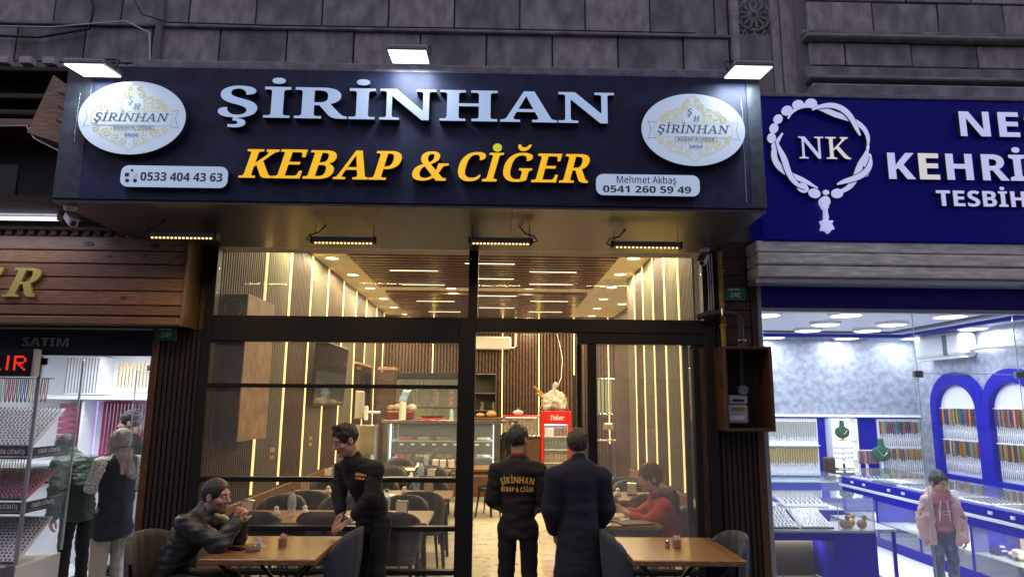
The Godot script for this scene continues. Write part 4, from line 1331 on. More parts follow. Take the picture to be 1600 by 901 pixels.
	span(rw, "wall_slab", Vector3(2.78, -0.2, -9.9), Vector3(2.95, C, -4.3), M.slat_groove)
	span(rw, "wall_return", Vector3(2.39, -0.2, -4.85), Vector3(2.78, C, -4.6), M.plaster)
	var rs := [-0.06, -1.12, -1.733, -2.389, -3.015, -3.647, -4.246, -4.85]
	for k in rs.size() - 1:
		slats(rw, "slat_panel", Vector3(2.174, 0, rs[k] - 0.03), Vector3(0, 0, -1), Vector3.LEFT, rs[k] - rs[k + 1] - 0.06, 0.8, C - 0.005, M.slat_green if k % 2 == 0 else M.slat_brown)
		if k > 1:
			strip(Vector3(2.173, 0, rs[k]), Vector3.LEFT, 0.82, C - 0.01, "vertical warm light strip on the right restaurant wall, number %d from the window" % (k - 1))
	for k in 4:
		span(rw, "wainscot_board", Vector3(2.125, 0.02, -0.1 - k * 1.18), Vector3(2.173, 0.795, -1.273 - k * 1.18), M.wainscot, 0.004)
	slats(rw, "slat_panel", Vector3(2.779, 0, -4.9), Vector3(0, 0, -1), Vector3.LEFT, 4.65, 0.0, C - 0.005, M.slat_brown)
	# back wall
	var bw := setting("wall_back")
	span(bw, "wall_slab", Vector3(-2.9, -0.2, -9.9), Vector3(2.95, C, -9.62), M.slat_groove)
	var bs := [-2.62, -1.493, 0.132, 0.985, 1.811, 2.62, 2.78]
	for k in bs.size() - 1:
		slats(bw, "slat_panel", Vector3(bs[k] + 0.03, 0, -9.62), Vector3.RIGHT, Vector3(0, 0, 1), bs[k + 1] - bs[k] - 0.06, 0.0, C - 0.005, M.slat_back, 0.075)
		if k > 0:
			strip(Vector3(bs[k], 0, -9.618), Vector3(0, 0, 1), 2.46 if k in [1, 4] else 0.9, C - 0.01, "vertical warm light strip on the back restaurant wall, number %d from the left" % k)
	# boxed-in cabinet by the window
	var cb := thing("wall_cabinet", "tan boxed-in cabinet high on the left wall with a round black vent", "cabinet", Vector3(-2.49, 0, -0.7))
	span(cb, "carcass", Vector3(-0.13, 1.44, -0.38), Vector3(0.105, 2.8, 0.38), M.dark_slat, 0.004)
	span(cb, "side_board", Vector3(0.106, 1.43, -0.385), Vector3(0.118, 2.81, 0.385), M.panel_board)
	var g := Geo.new()
	g.cyl(Vector3(-0.012, 2.67, 0.38), Vector3(-0.012, 2.67, 0.4), 0.085, 0.08, 24)
	put(cb, "vent", g.mesh(), M.phone_black)
	var vr := Geo.new()
	var pts := []
	for k in 25: pts.append(Vector3(-0.012 + cos(TAU * k / 24) * 0.085, 2.67 + sin(TAU * k / 24) * 0.085, 0.4))
	vr.tube(pts, 0.005, 6)
	put(cb, "vent_ring", vr.mesh(), M.grey_metal)
	# television
	var tv := thing("television", "large black flat television tilted on the left restaurant wall", "television", Vector3(-2.5, 2.2, -4.15))
	var tb := Basis(Vector3.BACK, -0.06)
	put(tv, "case", bm(Vector3(0.05, 0.92, 1.86), 0.008), M.dark_metal, Vector3.ZERO, tb)
	put(tv, "screen", bm(Vector3(0.004, 0.87, 1.82)), M.screen, tb * Vector3(0.028, 0.005, 0), tb)
	put(tv, "wall_mount", bm(Vector3(0.12, 0.2, 0.3)), M.dark_metal, Vector3(-0.06, -0.02, 0))
	# framed picture on the right wall
	var fp := thing("wall_frame", "narrow framed certificate on the right restaurant wall near the window", "picture frame", Vector3(2.12, 1.915, -1.24))
	put(fp, "frame", bm(Vector3(0.03, 0.56, 0.46), 0.004), M.steel)
	put(fp, "sheet", bm(Vector3(0.004, 0.5, 0.4)), M.grey_metal, Vector3(-0.018, 0, 0))
	put(fp, "photo", bm(Vector3(0.004, 0.14, 0.1)), M.cabinet_wood, Vector3(-0.022, 0.13, -0.08))
	put(fp, "photo", bm(Vector3(0.004, 0.08, 0.16)), M.red_cloth, Vector3(-0.022, -0.17, -0.08))
	put(fp, "sheet_strip", bm(Vector3(0.004, 0.44, 0.14)), M.paper, Vector3(-0.0205, 0.0, -0.09))
	# sockets
	for q in [[-2.0, 1.2], [-3.6, 1.25]]:
		var so := thing("wall_socket", "beige double socket on the left wall, %s the window" % ("nearer" if q[0] > -3 else "farther from"), "socket", Vector3(-2.598, q[1], q[0]), 0, "sockets on the left wall")
		put(so, "plate", bm(Vector3(0.012, 0.13, 0.16), 0.003), M.panel_board)
		for s in [-1, 1]:
			var h := Geo.new()
			h.cyl(Vector3(0.006, 0, s * 0.035), Vector3(0.009, 0, s * 0.035), 0.022, 0.022, 12)
			put(so, "outlet", h.mesh(), M.slat_groove)
	var ac := thing("air_conditioner", "cream split air conditioner on the brown slatted back wall of the restaurant", "air conditioner", Vector3(-0.1, 3.17, -9.48))
	put(ac, "case", bm(Vector3(0.86, 0.3, 0.22), 0.04), M.ceramic)
	put(ac, "flap", bm(Vector3(0.78, 0.015, 0.08), 0.003), M.white_plastic, Vector3(0, -0.13, 0.08))
	var pg := Geo.new()
	pg.tube([Vector3(0.43, -0.1, 0), Vector3(0.5, -0.1, 0), Vector3(0.53, -0.06, 0), Vector3(0.53, 0.3, 0), Vector3(0.53, 0.64, 0)], 0.022, 8)
	put(ac, "pipe", pg.mesh(), M.ceramic)

# ---------------------------------------------------------------- pillar between the restaurant and the jeweller
func house_plate(at: Vector3, text: String, label: String):
	var t := thing("house_number", label, "house number", at)
	put(t, "plate", bm(Vector3(0.19, 0.115, 0.008), 0.002), M.plate_green)
	put(t, "number", text_mesh(text, "sans", 0.042, 1, 0.002, 0, 0.095), M.print_white, Vector3(-0.047, -0.027, 0.0045))
	put(t, "street_line", bm(Vector3(0.11, 0.008, 0.001)), M.print_white, Vector3(-0.01, 0.043, 0.0046))

func right_pillar():
	var t := thing("plank_pillar", "dark red plank pillar between the restaurant and the blue jeweller", "pillar")
	span(t, "core", Vector3(1.97, 0.0, -0.5), Vector3(2.375, 3.3, -0.01), M.slat_groove)
	for k in 9:
		var y := 3.3 - k * 0.162
		span(t, "plank", Vector3(2.06, y - 0.158, -0.01), Vector3(2.318, y, 0.022 + 0.002 * (k % 2)), M.red_plank if k % 2 else M.red_plank_b, 0.005)
	span(t, "edge_board", Vector3(2.32, 1.6, -0.01), Vector3(2.372, 3.3, 0.04), M.red_plank_b, 0.004)
	slats(t, "slat_panel", Vector3(1.99, 0, -0.01), Vector3.RIGHT, Vector3(0, 0, 1), 0.325, 0.0, 1.6, M.dark_slat, 0.046, 0.026, 0.72, true)
	span(t, "edge_board", Vector3(2.318, 0.0, -0.01), Vector3(2.372, 1.6, 0.03), M.trim_wood, 0.004)
	slats(t, "slat_panel", Vector3(1.97, 0, -0.01), Vector3.RIGHT, Vector3(0, 0, 1), 0.088, 1.82, 3.3, M.dark_slat, 0.03, 0.02, 0.7)
	house_plate(Vector3(2.172, 2.797, 0.045), "24E", "green house number plate reading 24E on the red plank pillar")
	var g := Geo.new()
	g.tube([Vector3(2.03, 3.18, 0.09), Vector3(2.03, 2.9, 0.09), Vector3(2.035, 2.3, 0.09)], 0.024, 12)
	var yp := thing("gas_pipe", "yellow gas pipe running down the pillar into the meter cabinet", "pipe")
	put(yp, "pipe", g.mesh(), M.pipe_yellow)
	for y in [3.0, 2.5]:
		put(yp, "coupling", bm(Vector3(0.06, 0.03, 0.06), 0.008), M.pipe_yellow, Vector3(2.032, y, 0.09))
		put(yp, "bracket", bm(Vector3(0.02, 0.012, 0.08)), M.dark_metal, Vector3(2.032, y + 0.04, 0.055))
	var bp := thing("conduit", "thick black conduit bending from the window frame down into the meter cabinet", "pipe")
	var b := Geo.new()
	b.tube([Vector3(1.8, 2.57, 0.12), Vector3(1.87, 2.595, 0.18), Vector3(1.97, 2.605, 0.19), Vector3(2.08, 2.6, 0.19), Vector3(2.125, 2.585, 0.19), Vector3(2.15, 2.54, 0.19), Vector3(2.155, 2.4, 0.18), Vector3(2.155, 2.0, 0.15), Vector3(2.16, 1.95, 0.14)], 0.028, 12)
	put(bp, "pipe", b.mesh(), M.cable)
	for q in [Vector3(1.99, 2.605, 0.19), Vector3(2.155, 2.36, 0.18)]:
		put(bp, "clamp", bm(Vector3(0.02, 0.07, 0.07) if q.y > 2.5 else Vector3(0.07, 0.02, 0.07), 0.005), M.steel, q)
		put(bp, "clamp_rod", bm(Vector3(0.015, 0.015, 0.16)), M.steel, q - Vector3(0, 0, 0.09))
	var cables := Geo.new()
	for k in 3:
		cables.tube([Vector3(1.92 + k * 0.022, 3.17, 0.06), Vector3(1.925 + k * 0.02, 2.8, 0.065), Vector3(1.918 + k * 0.022, 2.6, 0.06)], 0.006, 6)
	single("cable", "bundle of thin cables running down beside the right end of the window", "cable", cables.mesh(), M.cable_white)
	# meter cabinet without its door
	var c := thing("meter_cabinet", "brown wooden meter cabinet, open at the front, on the pillar", "cabinet", Vector3(2.16, 1.94, 0.02))
	span(c, "side", Vector3(-0.21, -0.36, 0.005), Vector3(-0.185, 0.36, 0.29), M.cabinet_wood, 0.003)
	span(c, "side", Vector3(0.185, -0.36, 0.005), Vector3(0.21, 0.36, 0.29), M.cabinet_wood, 0.003)
	span(c, "top", Vector3(-0.184, 0.336, 0.005), Vector3(0.184, 0.36, 0.288), M.cabinet_wood, 0.003)
	span(c, "bottom", Vector3(-0.184, -0.36, 0.005), Vector3(0.184, -0.336, 0.288), M.cabinet_wood, 0.003)
	span(c, "back", Vector3(-0.184, -0.335, 0.005), Vector3(0.184, 0.335, 0.015), M.dark_slat)
	span(c, "latch", Vector3(-0.222, 0.0, 0.2), Vector3(-0.2105, 0.16, 0.23), M.dark_metal, 0.003)
	var m := thing("gas_meter", "white gas meter inside the open meter cabinet", "meter", Vector3(2.1, 1.72, 0.1))
	put(m, "case", bm(Vector3(0.2, 0.16, 0.12), 0.015), M.meter_plastic)
	put(m, "counter_head", bm(Vector3(0.17, 0.08, 0.1), 0.012), M.meter_plastic, Vector3(0.015, 0.125, 0.01))
	put(m, "counter_window", bm(Vector3(0.1, 0.02, 0.004)), M.print_black, Vector3(0.015, 0.12, 0.061))
	put(m, "sticker", bm(Vector3(0.11, 0.03, 0.002)), M.pipe_yellow, Vector3(0.01, 0.045, 0.0615))
	put(m, "sticker", bm(Vector3(0.12, 0.035, 0.002)), M.paper, Vector3(0.0, -0.03, 0.0615))
	var rg := thing("gas_regulator", "round silver regulator on the pipe in the meter cabinet", "regulator", Vector3(2.16, 1.93, 0.13))
	var rr := Geo.new()
	rr.cyl(Vector3(0, 0, -0.03), Vector3(0, 0, 0.04), 0.05, 0.045, 18)
	put(rg, "dial", rr.mesh(), M.grey_metal)
	var rp := Geo.new()
	rp.cyl(Vector3(0, -0.13, 0), Vector3(0, -0.04, 0), 0.02, 0.02, 12)
	put(rg, "stem", rp.mesh(), M.grey_metal)
	cctv(Vector3(1.86, 3.18, 0.2), Vector3(-0.35, -0.45, 0.5), "small white security camera under the right end of the canopy")
	cctv(Vector3(-3.12, 3.18, 1.25), Vector3(0.6, -0.5, 0.5), "small white security camera under the left end of the canopy")

func cctv(at: Vector3, dir: Vector3, label: String):
	var t := thing("security_camera", label, "camera", at)
	var g := Geo.new()
	g.cyl(Vector3(0, 0, 0), Vector3(0, -0.02, 0), 0.045, 0.04, 18)
	put(t, "base", g.mesh(), M.white_plastic)
	var s := Geo.new()
	s.tube([Vector3(0, -0.015, 0), Vector3(0, -0.05, 0)], 0.014, 10)
	put(t, "joint", s.mesh(), M.white_plastic)
	var b := Basis.looking_at(dir.normalized())
	put(t, "body", bm(Vector3(0.06, 0.06, 0.15), 0.012), M.white_plastic, Vector3(0, -0.075, 0) + dir.normalized() * 0.05, b)
	put(t, "hood", bm(Vector3(0.068, 0.008, 0.17), 0.003), M.grey_metal, Vector3(0, -0.075, 0) + dir.normalized() * 0.06 + b.y * 0.036, b)
	var l := Geo.new()
	l.cyl(Vector3(0, 0, -0.07), Vector3(0, 0, -0.082), 0.022, 0.02, 14)
	put(t, "lens", l.mesh(), M.phone_black, Vector3(0, -0.075, 0) + dir.normalized() * 0.05, b)

# ---------------------------------------------------------------- the silver shop on the left
func left_shop():
	var t := thing("plank_fascia", "brown wooden plank fascia with gold lettering over the silver shop on the left", "fascia")
	span(t, "core", Vector3(-6.5, 2.44, -0.06), Vector3(-2.72, 3.2, 0.27), M.slat_groove)
	var ys := [3.195, 3.068, 2.952, 2.832, 2.716, 2.592, 2.503]
	var pm := [M.plank, M.plank_b, M.plank_c]
	for k in 6:
		span(t, "plank", Vector3(-6.5, ys[k + 1] + 0.008, 0.27), Vector3(-2.715, ys[k], 0.298 + 0.003 * (k % 2)), pm[(k * 2) % 3], 0.006)
	span(t, "bottom_board", Vector3(-6.5, 2.425, 0.2), Vector3(-2.715, 2.498, 0.312), M.plank_b, 0.012)
	span(t, "end_board", Vector3(-2.713, 2.425, 0.0), Vector3(-2.69, 3.2, 0.3), M.plank_b, 0.004)
	span(t, "cornice", Vector3(-6.5, 3.245, 0.2), Vector3(-3.0, 3.275, 0.33), M.plank_b, 0.006)
	for k in 26:
		span(t, "dentil", Vector3(-5.4 + k * 0.095, 3.2, 0.27), Vector3(-5.345 + k * 0.095, 3.243, 0.32), M.knot, 0.004)
	for q in [[-3.55, 3.13, 0.03], [-2.98, 3.12, 0.028], [-3.35, 3.02, 0.02], [-3.96, 2.9, 0.022], [-3.2, 2.66, 0.02], [-3.05, 3.03, 0.016]]:
		var kn := Geo.new()
		kn.cyl(Vector3(0, 0, 0), Vector3(0, 0, 0.0015), q[2], q[2] * 0.9, 12)
		put(t, "knot", kn.mesh(), M.knot, Vector3(q[0], q[1], 0.3015), Basis.from_scale(Vector3(1.5, 0.7, 1)))
	var lt := text_mesh("R", "serifbold", 0.25, 1.15, 0.03, 0.35)
	put(t, "letter", lt, M.gold_letter, Vector3(-4.22, 2.655, 0.302))
	put(t, "letter", text_mesh("E", "serifbold", 0.25, 1.15, 0.03, 0.35), M.gold_letter, Vector3(-4.54, 2.655, 0.302))
	# dark old awning over it
	var aw := thing("timber_awning", "dark old timber awning above the left shop beside the canopy sign", "awning")
	span(aw, "back_boards", Vector3(-7, 3.32, 0.0), Vector3(-3.2, 4.75, 0.25), M.old_wood)
	for q in [[4.62, 0.5], [4.34, 0.55], [4.17, 0.6]]:
		span(aw, "beam", Vector3(-7, q[0], 0.25), Vector3(-3.6, q[0] + 0.05, q[1]), M.old_wood, 0.01)
	span(aw, "lower_beam", Vector3(-7, 4.06, 0.25), Vector3(-3.6, 4.13, 0.62), M.plank_b, 0.01)
	for k in 8:
		span(aw, "dentil", Vector3(-5.2 + k * 0.2, 4.69, 0.45), Vector3(-5.1 + k * 0.2, 4.75, 0.52), M.plaster)
	span(aw, "soffit_board", Vector3(-7, 3.3, 0.25), Vector3(-3.2, 3.34, 1.0), M.old_wood)
	span(aw, "fascia_board", Vector3(-7, 3.345, 0.93), Vector3(-3.75, 3.6, 0.96), M.old_wood)
	var br := Geo.new()
	br.plate(PackedVector2Array([Vector2(-0.19, -0.2), Vector2(0.12, -0.3), Vector2(0.14, 0.12), Vector2(-0.05, 0.27)]), -0.22, 0.1)
	var bk := put(aw, "bracket", br.mesh(), M.plank_c, Vector3(-3.39, 3.99, 1.05))
	for k in 3:
		put(bk, "slot", bm(Vector3(0.1, 0.012, 0.004)), M.slat_groove, Vector3(0.06, -0.12 + k * 0.11, 0.101), Basis(Vector3.BACK, -0.5))
	var ca := Geo.new()
	ca.tube([Vector3(-3.19, 4.02, 1.18), Vector3(-3.24, 3.98, 1.2), Vector3(-3.27, 3.88, 1.2), Vector3(-3.26, 3.78, 1.2), Vector3(-3.2, 3.7, 1.18)], 0.008, 6)
	single("cable", "white cable looping over the wooden bracket at the sign's left edge", "cable", ca.mesh(), M.cable_white)
	var cw := Geo.new()
	cw.tube([Vector3(-4.2, 4.04, 0.66), Vector3(-3.95, 4.05, 0.66), Vector3(-3.92, 4.0, 0.67), Vector3(-3.86, 3.93, 0.68), Vector3(-3.6, 3.8, 0.75), Vector3(-3.2, 3.62, 0.9)], 0.006, 6)
	single("cable", "thin pale cable hanging under the old timber awning", "cable", cw.mesh(), M.cable_white)
	var ft := thing("fluorescent_lamp", "bluish white fluorescent lamp under the old awning at the left edge", "lamp", Vector3(-4.3, 3.29, 0.6))
	put(ft, "reflector", bm(Vector3(1.4, 0.03, 0.1), 0.006), M.white_plastic, Vector3(0, 0.02, 0))
	var tg := Geo.new()
	tg.cyl(Vector3(-0.68, -0.03, 0.02), Vector3(0.68, -0.03, 0.02), 0.016, 0.016, 12)
	put(ft, "tube", tg.mesh(), M.tube_glow)
	for s in [-1, 1]:
		put(ft, "socket", bm(Vector3(0.02, 0.06, 0.05), 0.004), M.cream_metal, Vector3(s * 0.69, -0.015, 0.02))
	area(ft, Vector3(0, -0.052, 0.03), Vector3(0, -1, 0.0), Vector2(1.3, 0.03), Color(0.85, 0.8, 1.0), 0.6)
	# slatted pillar
	var p := thing("slat_pillar", "dark brown fluted pillar between the silver shop and the restaurant", "pillar")
	span(p, "core", Vector3(-3.04, 0.0, -0.5), Vector3(-2.63, 3.2, -0.055), M.slat_groove)
	span(p, "facing", Vector3(-3.0, 0.0, -0.055), Vector3(-2.625, 2.43, -0.01), M.dark_slat)
	slats(p, "slat_panel", Vector3(-2.99, 0, -0.01), Vector3.RIGHT, Vector3(0, 0, 1), 0.36, 0.0, 2.42, M.dark_slat, 0.046, 0.028, 0.7, true)
	slats(p, "slat_panel", Vector3(-2.715, 0, -0.055), Vector3.RIGHT, Vector3(0, 0, 1), 0.092, 2.43, 3.18, M.slat_green, 0.022, 0.02, 0.66)
	span(p, "edge_board", Vector3(-3.06, 0.0, -0.05), Vector3(-3.0, 2.424, 0.03), M.trim_wood, 0.006)
	house_plate(Vector3(-2.938, 2.378, 0.035), "24F", "green house number plate reading 24F on the dark fluted pillar")
	# header
	var h := thing("shop_header", "black header board with dull grey lettering over the silver shop window", "sign", Vector3(0, 0, 0))
	span(h, "board", Vector3(-6.5, 2.185, -0.03), Vector3(-3.062, 2.424, 0.02), M.black_frame, 0.004)
	put(h, "trim", bm(Vector3(3.4, 0.015, 0.03), 0.003), M.cream_metal, Vector3(-4.76, 2.42, 0.036))
	word(h, "SATIM", "sansbold", Vector3(-4.2, 2.262, 0.021), 0.075, 0.42, 0.008, M.print_grey)
	var ls := thing("led_display", "red LED message display hanging at the far left edge", "display", Vector3(-4.35, 2.11, 0.1))
	put(ls, "case", bm(Vector3(0.72, 0.235, 0.07), 0.006), M.dark_metal)
	put(ls, "bezel", bm(Vector3(0.025, 0.235, 0.072), 0.003), M.cream_metal, Vector3(0.352, 0, 0.002))
	put(ls, "screen", bm(Vector3(0.68, 0.2, 0.002)), M.phone_black, Vector3(-0.01, 0, 0.036))
	put(ls, "bracket", bm(Vector3(0.04, 0.06, 0.12)), M.dark_metal, Vector3(0.2, 0.08, -0.08))
	var glyphs := {"L": ["10000", "10000", "10000", "10000", "10000", "10000", "11111"], "I": ["010", "010", "010", "010", "010", "010", "010"], "R": ["11110", "10001", "10001", "11110", "10100", "10010", "10001"]}
	var x := -0.018
	for ch in ["L", "I", "R"]:
		var d := Geo.new()
		for r in 7:
			for c in glyphs[ch][r].length():
				if glyphs[ch][r][c] == "1":
					for e in 4:
						d.box(Vector3(x + c * 0.021 + (e % 2) * 0.0105, 0.055 - r * 0.018 - (e / 2) * 0.009, 0.038), Vector3(0.0075, 0.0065, 0.003))
		stuff(put(ls, "letter", d.mesh(), M.led_red))
		x += (glyphs[ch][0].length() + 0.9) * 0.021
	# room
	var fl := setting("floor")
	span(fl, "floor_slab", Vector3(-6.6, -0.2, -3.3), Vector3(-3.06, 0.0, -0.055), M.shop_white)
	var w := setting("wall_back")
	span(w, "wall_slab", Vector3(-6.6, -0.2, -3.3), Vector3(-3.06, 2.6, -2.95), M.shop_white)
	var wl := setting("wall_left")
	span(wl, "wall_slab", Vector3(-6.75, -0.2, -3.3), Vector3(-6.6, 2.6, -0.03), M.shop_white)
	var wr := setting("wall_right")
	span(wr, "wall_slab", Vector3(-3.06, -0.2, -3.3), Vector3(-2.92, 2.6, -0.06), M.shop_white)
	var c := setting("ceiling")
	span(c, "ceiling_slab", Vector3(-6.6, 2.42, -2.95), Vector3(-3.06, 2.6, -0.03), M.shop_white)
	for q in [[-4.1, -1.0, "front"], [-4.5, -2.2, "rear"], [-5.6, -1.5, "far left"]]:
		var l := thing("panel_light", "cool white ceiling panel light in the silver shop, %s" % q[2], "ceiling light", Vector3(q[0], 2.415, q[1]), 0, "panel lights in the silver shop")
		put(l, "frame", bm(Vector3(0.62, 0.012, 0.32), 0.003), M.white_plastic, Vector3(0, -0.003, 0))
		put(l, "diffuser", bm(Vector3(0.58, 0.008, 0.28)), M.shop_glow, Vector3(0, -0.012, 0))
		area(l, Vector3(0, -0.022, 0), Vector3.DOWN, Vector2(0.56, 0.26), Color(0.9, 0.95, 1.0), SILVER)
	silver_case()
	silver_shelves()

const SILVER := 1.9

func ring_rows(parent: Node, at: Vector3, along: Vector3, up: Vector3, nx: int, ny: int, px: float, py: float, sd: int):
	rng.seed = sd
	var a := Geo.new()
	var b := Geo.new()
	var n := along.cross(up).normalized()
	for j in ny:
		for i in nx:
			var p := at + along * (i + 0.5 + 0.12 * (j % 2)) * px + up * (j + 0.5) * py
			a.cyl(p, p + n * 0.008, px * 0.27, px * 0.25, 8)
			b.ball(p + n * 0.012 + up * 0.004, Vector3.ONE * px * 0.11, 6)
	stuff(put(parent, "rings", a.mesh(), M.silver))
	stuff(put(parent, "ring_stones", b.mesh(), M.phone_black))

func tray(label: String, at: Vector3, wide: float, lo: Vector2, hi: Vector2, m: Material, sd: int):
	# a tilted ring tray; lo and hi are (y, z) of its front and back edges
	var t := thing("ring_tray", label, "tray", at, 0, "ring trays in the silver shop window")
	var a := Vector3(0, lo.x, lo.y)
	var up := Vector3(0, hi.x - lo.x, hi.y - lo.y)
	var l := up.length()
	up = up.normalized()
	var n := Vector3.RIGHT.cross(up)
	put(t, "board", bm(Vector3(wide, l, 0.02), 0.003), m, a + up * l * 0.5 - n * 0.01, Basis(Vector3.RIGHT, up, n))
	put(t, "front_lip", bm(Vector3(wide, 0.02, 0.012)), M.tray_black, a - up * 0.012, Basis(Vector3.RIGHT, up, n))
	ring_rows(t, a + Vector3(-wide * 0.5, 0, 0), Vector3.RIGHT, up, int(wide / 0.037), int(l / 0.034), 0.037, 0.034, sd)

func silver_case():
	var t := thing("showcase", "glass jewellery showcase with three tiers of rings at the far left", "showcase")
	span(t, "corner_post", Vector3(-4.06, 0.42, -0.045), Vector3(-4.03, 2.18, -0.02), M.aluminium, 0.003)
	span(t, "front_pane", Vector3(-5.3, 0.42, -0.036), Vector3(-4.062, 2.18, -0.028), M.glass_clear)
	span(t, "side_pane", Vector3(-4.05, 0.42, -0.62), Vector3(-4.042, 2.18, -0.048), M.glass_clear)
	span(t, "base", Vector3(-5.3, 0.0, -0.62), Vector3(-4.04, 0.4, -0.03), M.cream_board, 0.004)
	span(t, "base_frame", Vector3(-4.12, 0.05, -0.03), Vector3(-4.045, 0.415, -0.015), M.grey_metal, 0.003)
	span(t, "base_frame", Vector3(-5.3, 0.33, -0.03), Vector3(-4.122, 0.4, -0.015), M.grey_metal, 0.003)
	span(t, "rear_post", Vector3(-4.055, 0.42, -0.64), Vector3(-4.037, 2.18, -0.623), M.aluminium, 0.003)
	span(t, "clamp", Vector3(-4.07, 2.1, -0.02), Vector3(-3.98, 2.16, 0.0), M.dark_metal, 0.003)
	for q in [[1.345, 0], [0.885, 1], [0.36, 2]]:
		var y: float = q[0]
		if q[1] < 2:
			var s := put(t, "name_strip", bm(Vector3(1.23, 0.075, 0.012)), M.tray_black, Vector3(-4.685, y, -0.075))
			for k in 2:
				put(s, "print", text_mesh("EMİR GÜMÜŞ", "serif", 0.034, 1, 0.002, 0, 0.27), M.print_white, Vector3(0.3 - k * 0.62, -0.017, 0.0065))
			var s2 := put(t, "name_strip", bm(Vector3(0.012, 0.075, 0.5)), M.tray_black, Vector3(-4.06, y, -0.32))
			put(s2, "print", text_mesh("EMİR GÜMÜŞ", "serif", 0.034, 1, 0.002, 0, 0.3), M.print_white, Vector3(0.0065, -0.017, 0.17), Basis(Vector3.UP, PI / 2))
		span(t, "shelf", Vector3(-5.3, y - 0.06, -0.6), Vector3(-4.07, y - 0.045, -0.06), M.dark_metal)
	tray("white tray of silver rings, top tier of the far left showcase", Vector3(-4.68, 0, 0), 1.2, Vector2(1.4, -0.1), Vector2(1.72, -0.5), M.tray_white, 3)
	tray("pink tray of rings, middle tier of the far left showcase", Vector3(-4.68, 0, 0), 1.2, Vector2(0.95, -0.1), Vector2(1.17, -0.5), M.tray_pink, 4)
	tray("white tray of rings, bottom tier of the far left showcase", Vector3(-4.68, 0, 0), 1.2, Vector2(0.43, -0.1), Vector2(0.74, -0.5), M.tray_white, 5)
	var cols := [Color(0.5, 0.03, 0.04), Color(0.02, 0.3, 0.1), Color(0.03, 0.06, 0.4), Color(0.6, 0.45, 0.05), Color(0.6, 0.6, 0.58), Color(0.45, 0.12, 0.02)]
	for k in 6: mat("bead%d" % k, cols[k], 0.25)
	span(t, "hook_bar", Vector3(-5.2, 1.985, -0.32), Vector3(-4.1, 1.995, -0.31), M.steel)
	for k in 14:
		var g := Geo.new()
		g.tube([Vector3(-0.009, 0.0, 0), Vector3(-0.011, -0.1, 0.002), Vector3(-0.006, -0.2, 0), Vector3(0, -0.215, 0.0), Vector3(0.006, -0.2, 0), Vector3(0.011, -0.1, 0.002), Vector3(0.009, 0, 0)], 0.005, 5)
		var o := single("prayer_beads", "%s strand of prayer beads hanging in the far left showcase, number %d from its right" % [["red", "green", "blue", "yellow", "white", "orange"][(k * 5 + k / 3) % 6], k + 1], "prayer beads", g.mesh(), M["bead%d" % ((k * 5 + k / 3) % 6)], Vector3(-4.15 - k * 0.036, 1.985, -0.3), Basis(), "strands in the silver showcase")
	for k in 6:
		var g := Geo.new()
		g.tube([Vector3(-0.012, 0.0, 0), Vector3(-0.014, -0.1, 0.002), Vector3(0, -0.16, 0.0), Vector3(0.014, -0.1, 0.002), Vector3(0.012, 0, 0)], 0.0035, 5)
		single("gold_chain", "gold chain hanging over the pink ring tray, number %d from the right" % (k + 1), "chain", g.mesh(), M.gold, Vector3(-4.2 - k * 0.05, 1.28, -0.22), Basis(), "gold chains in the silver showcase")

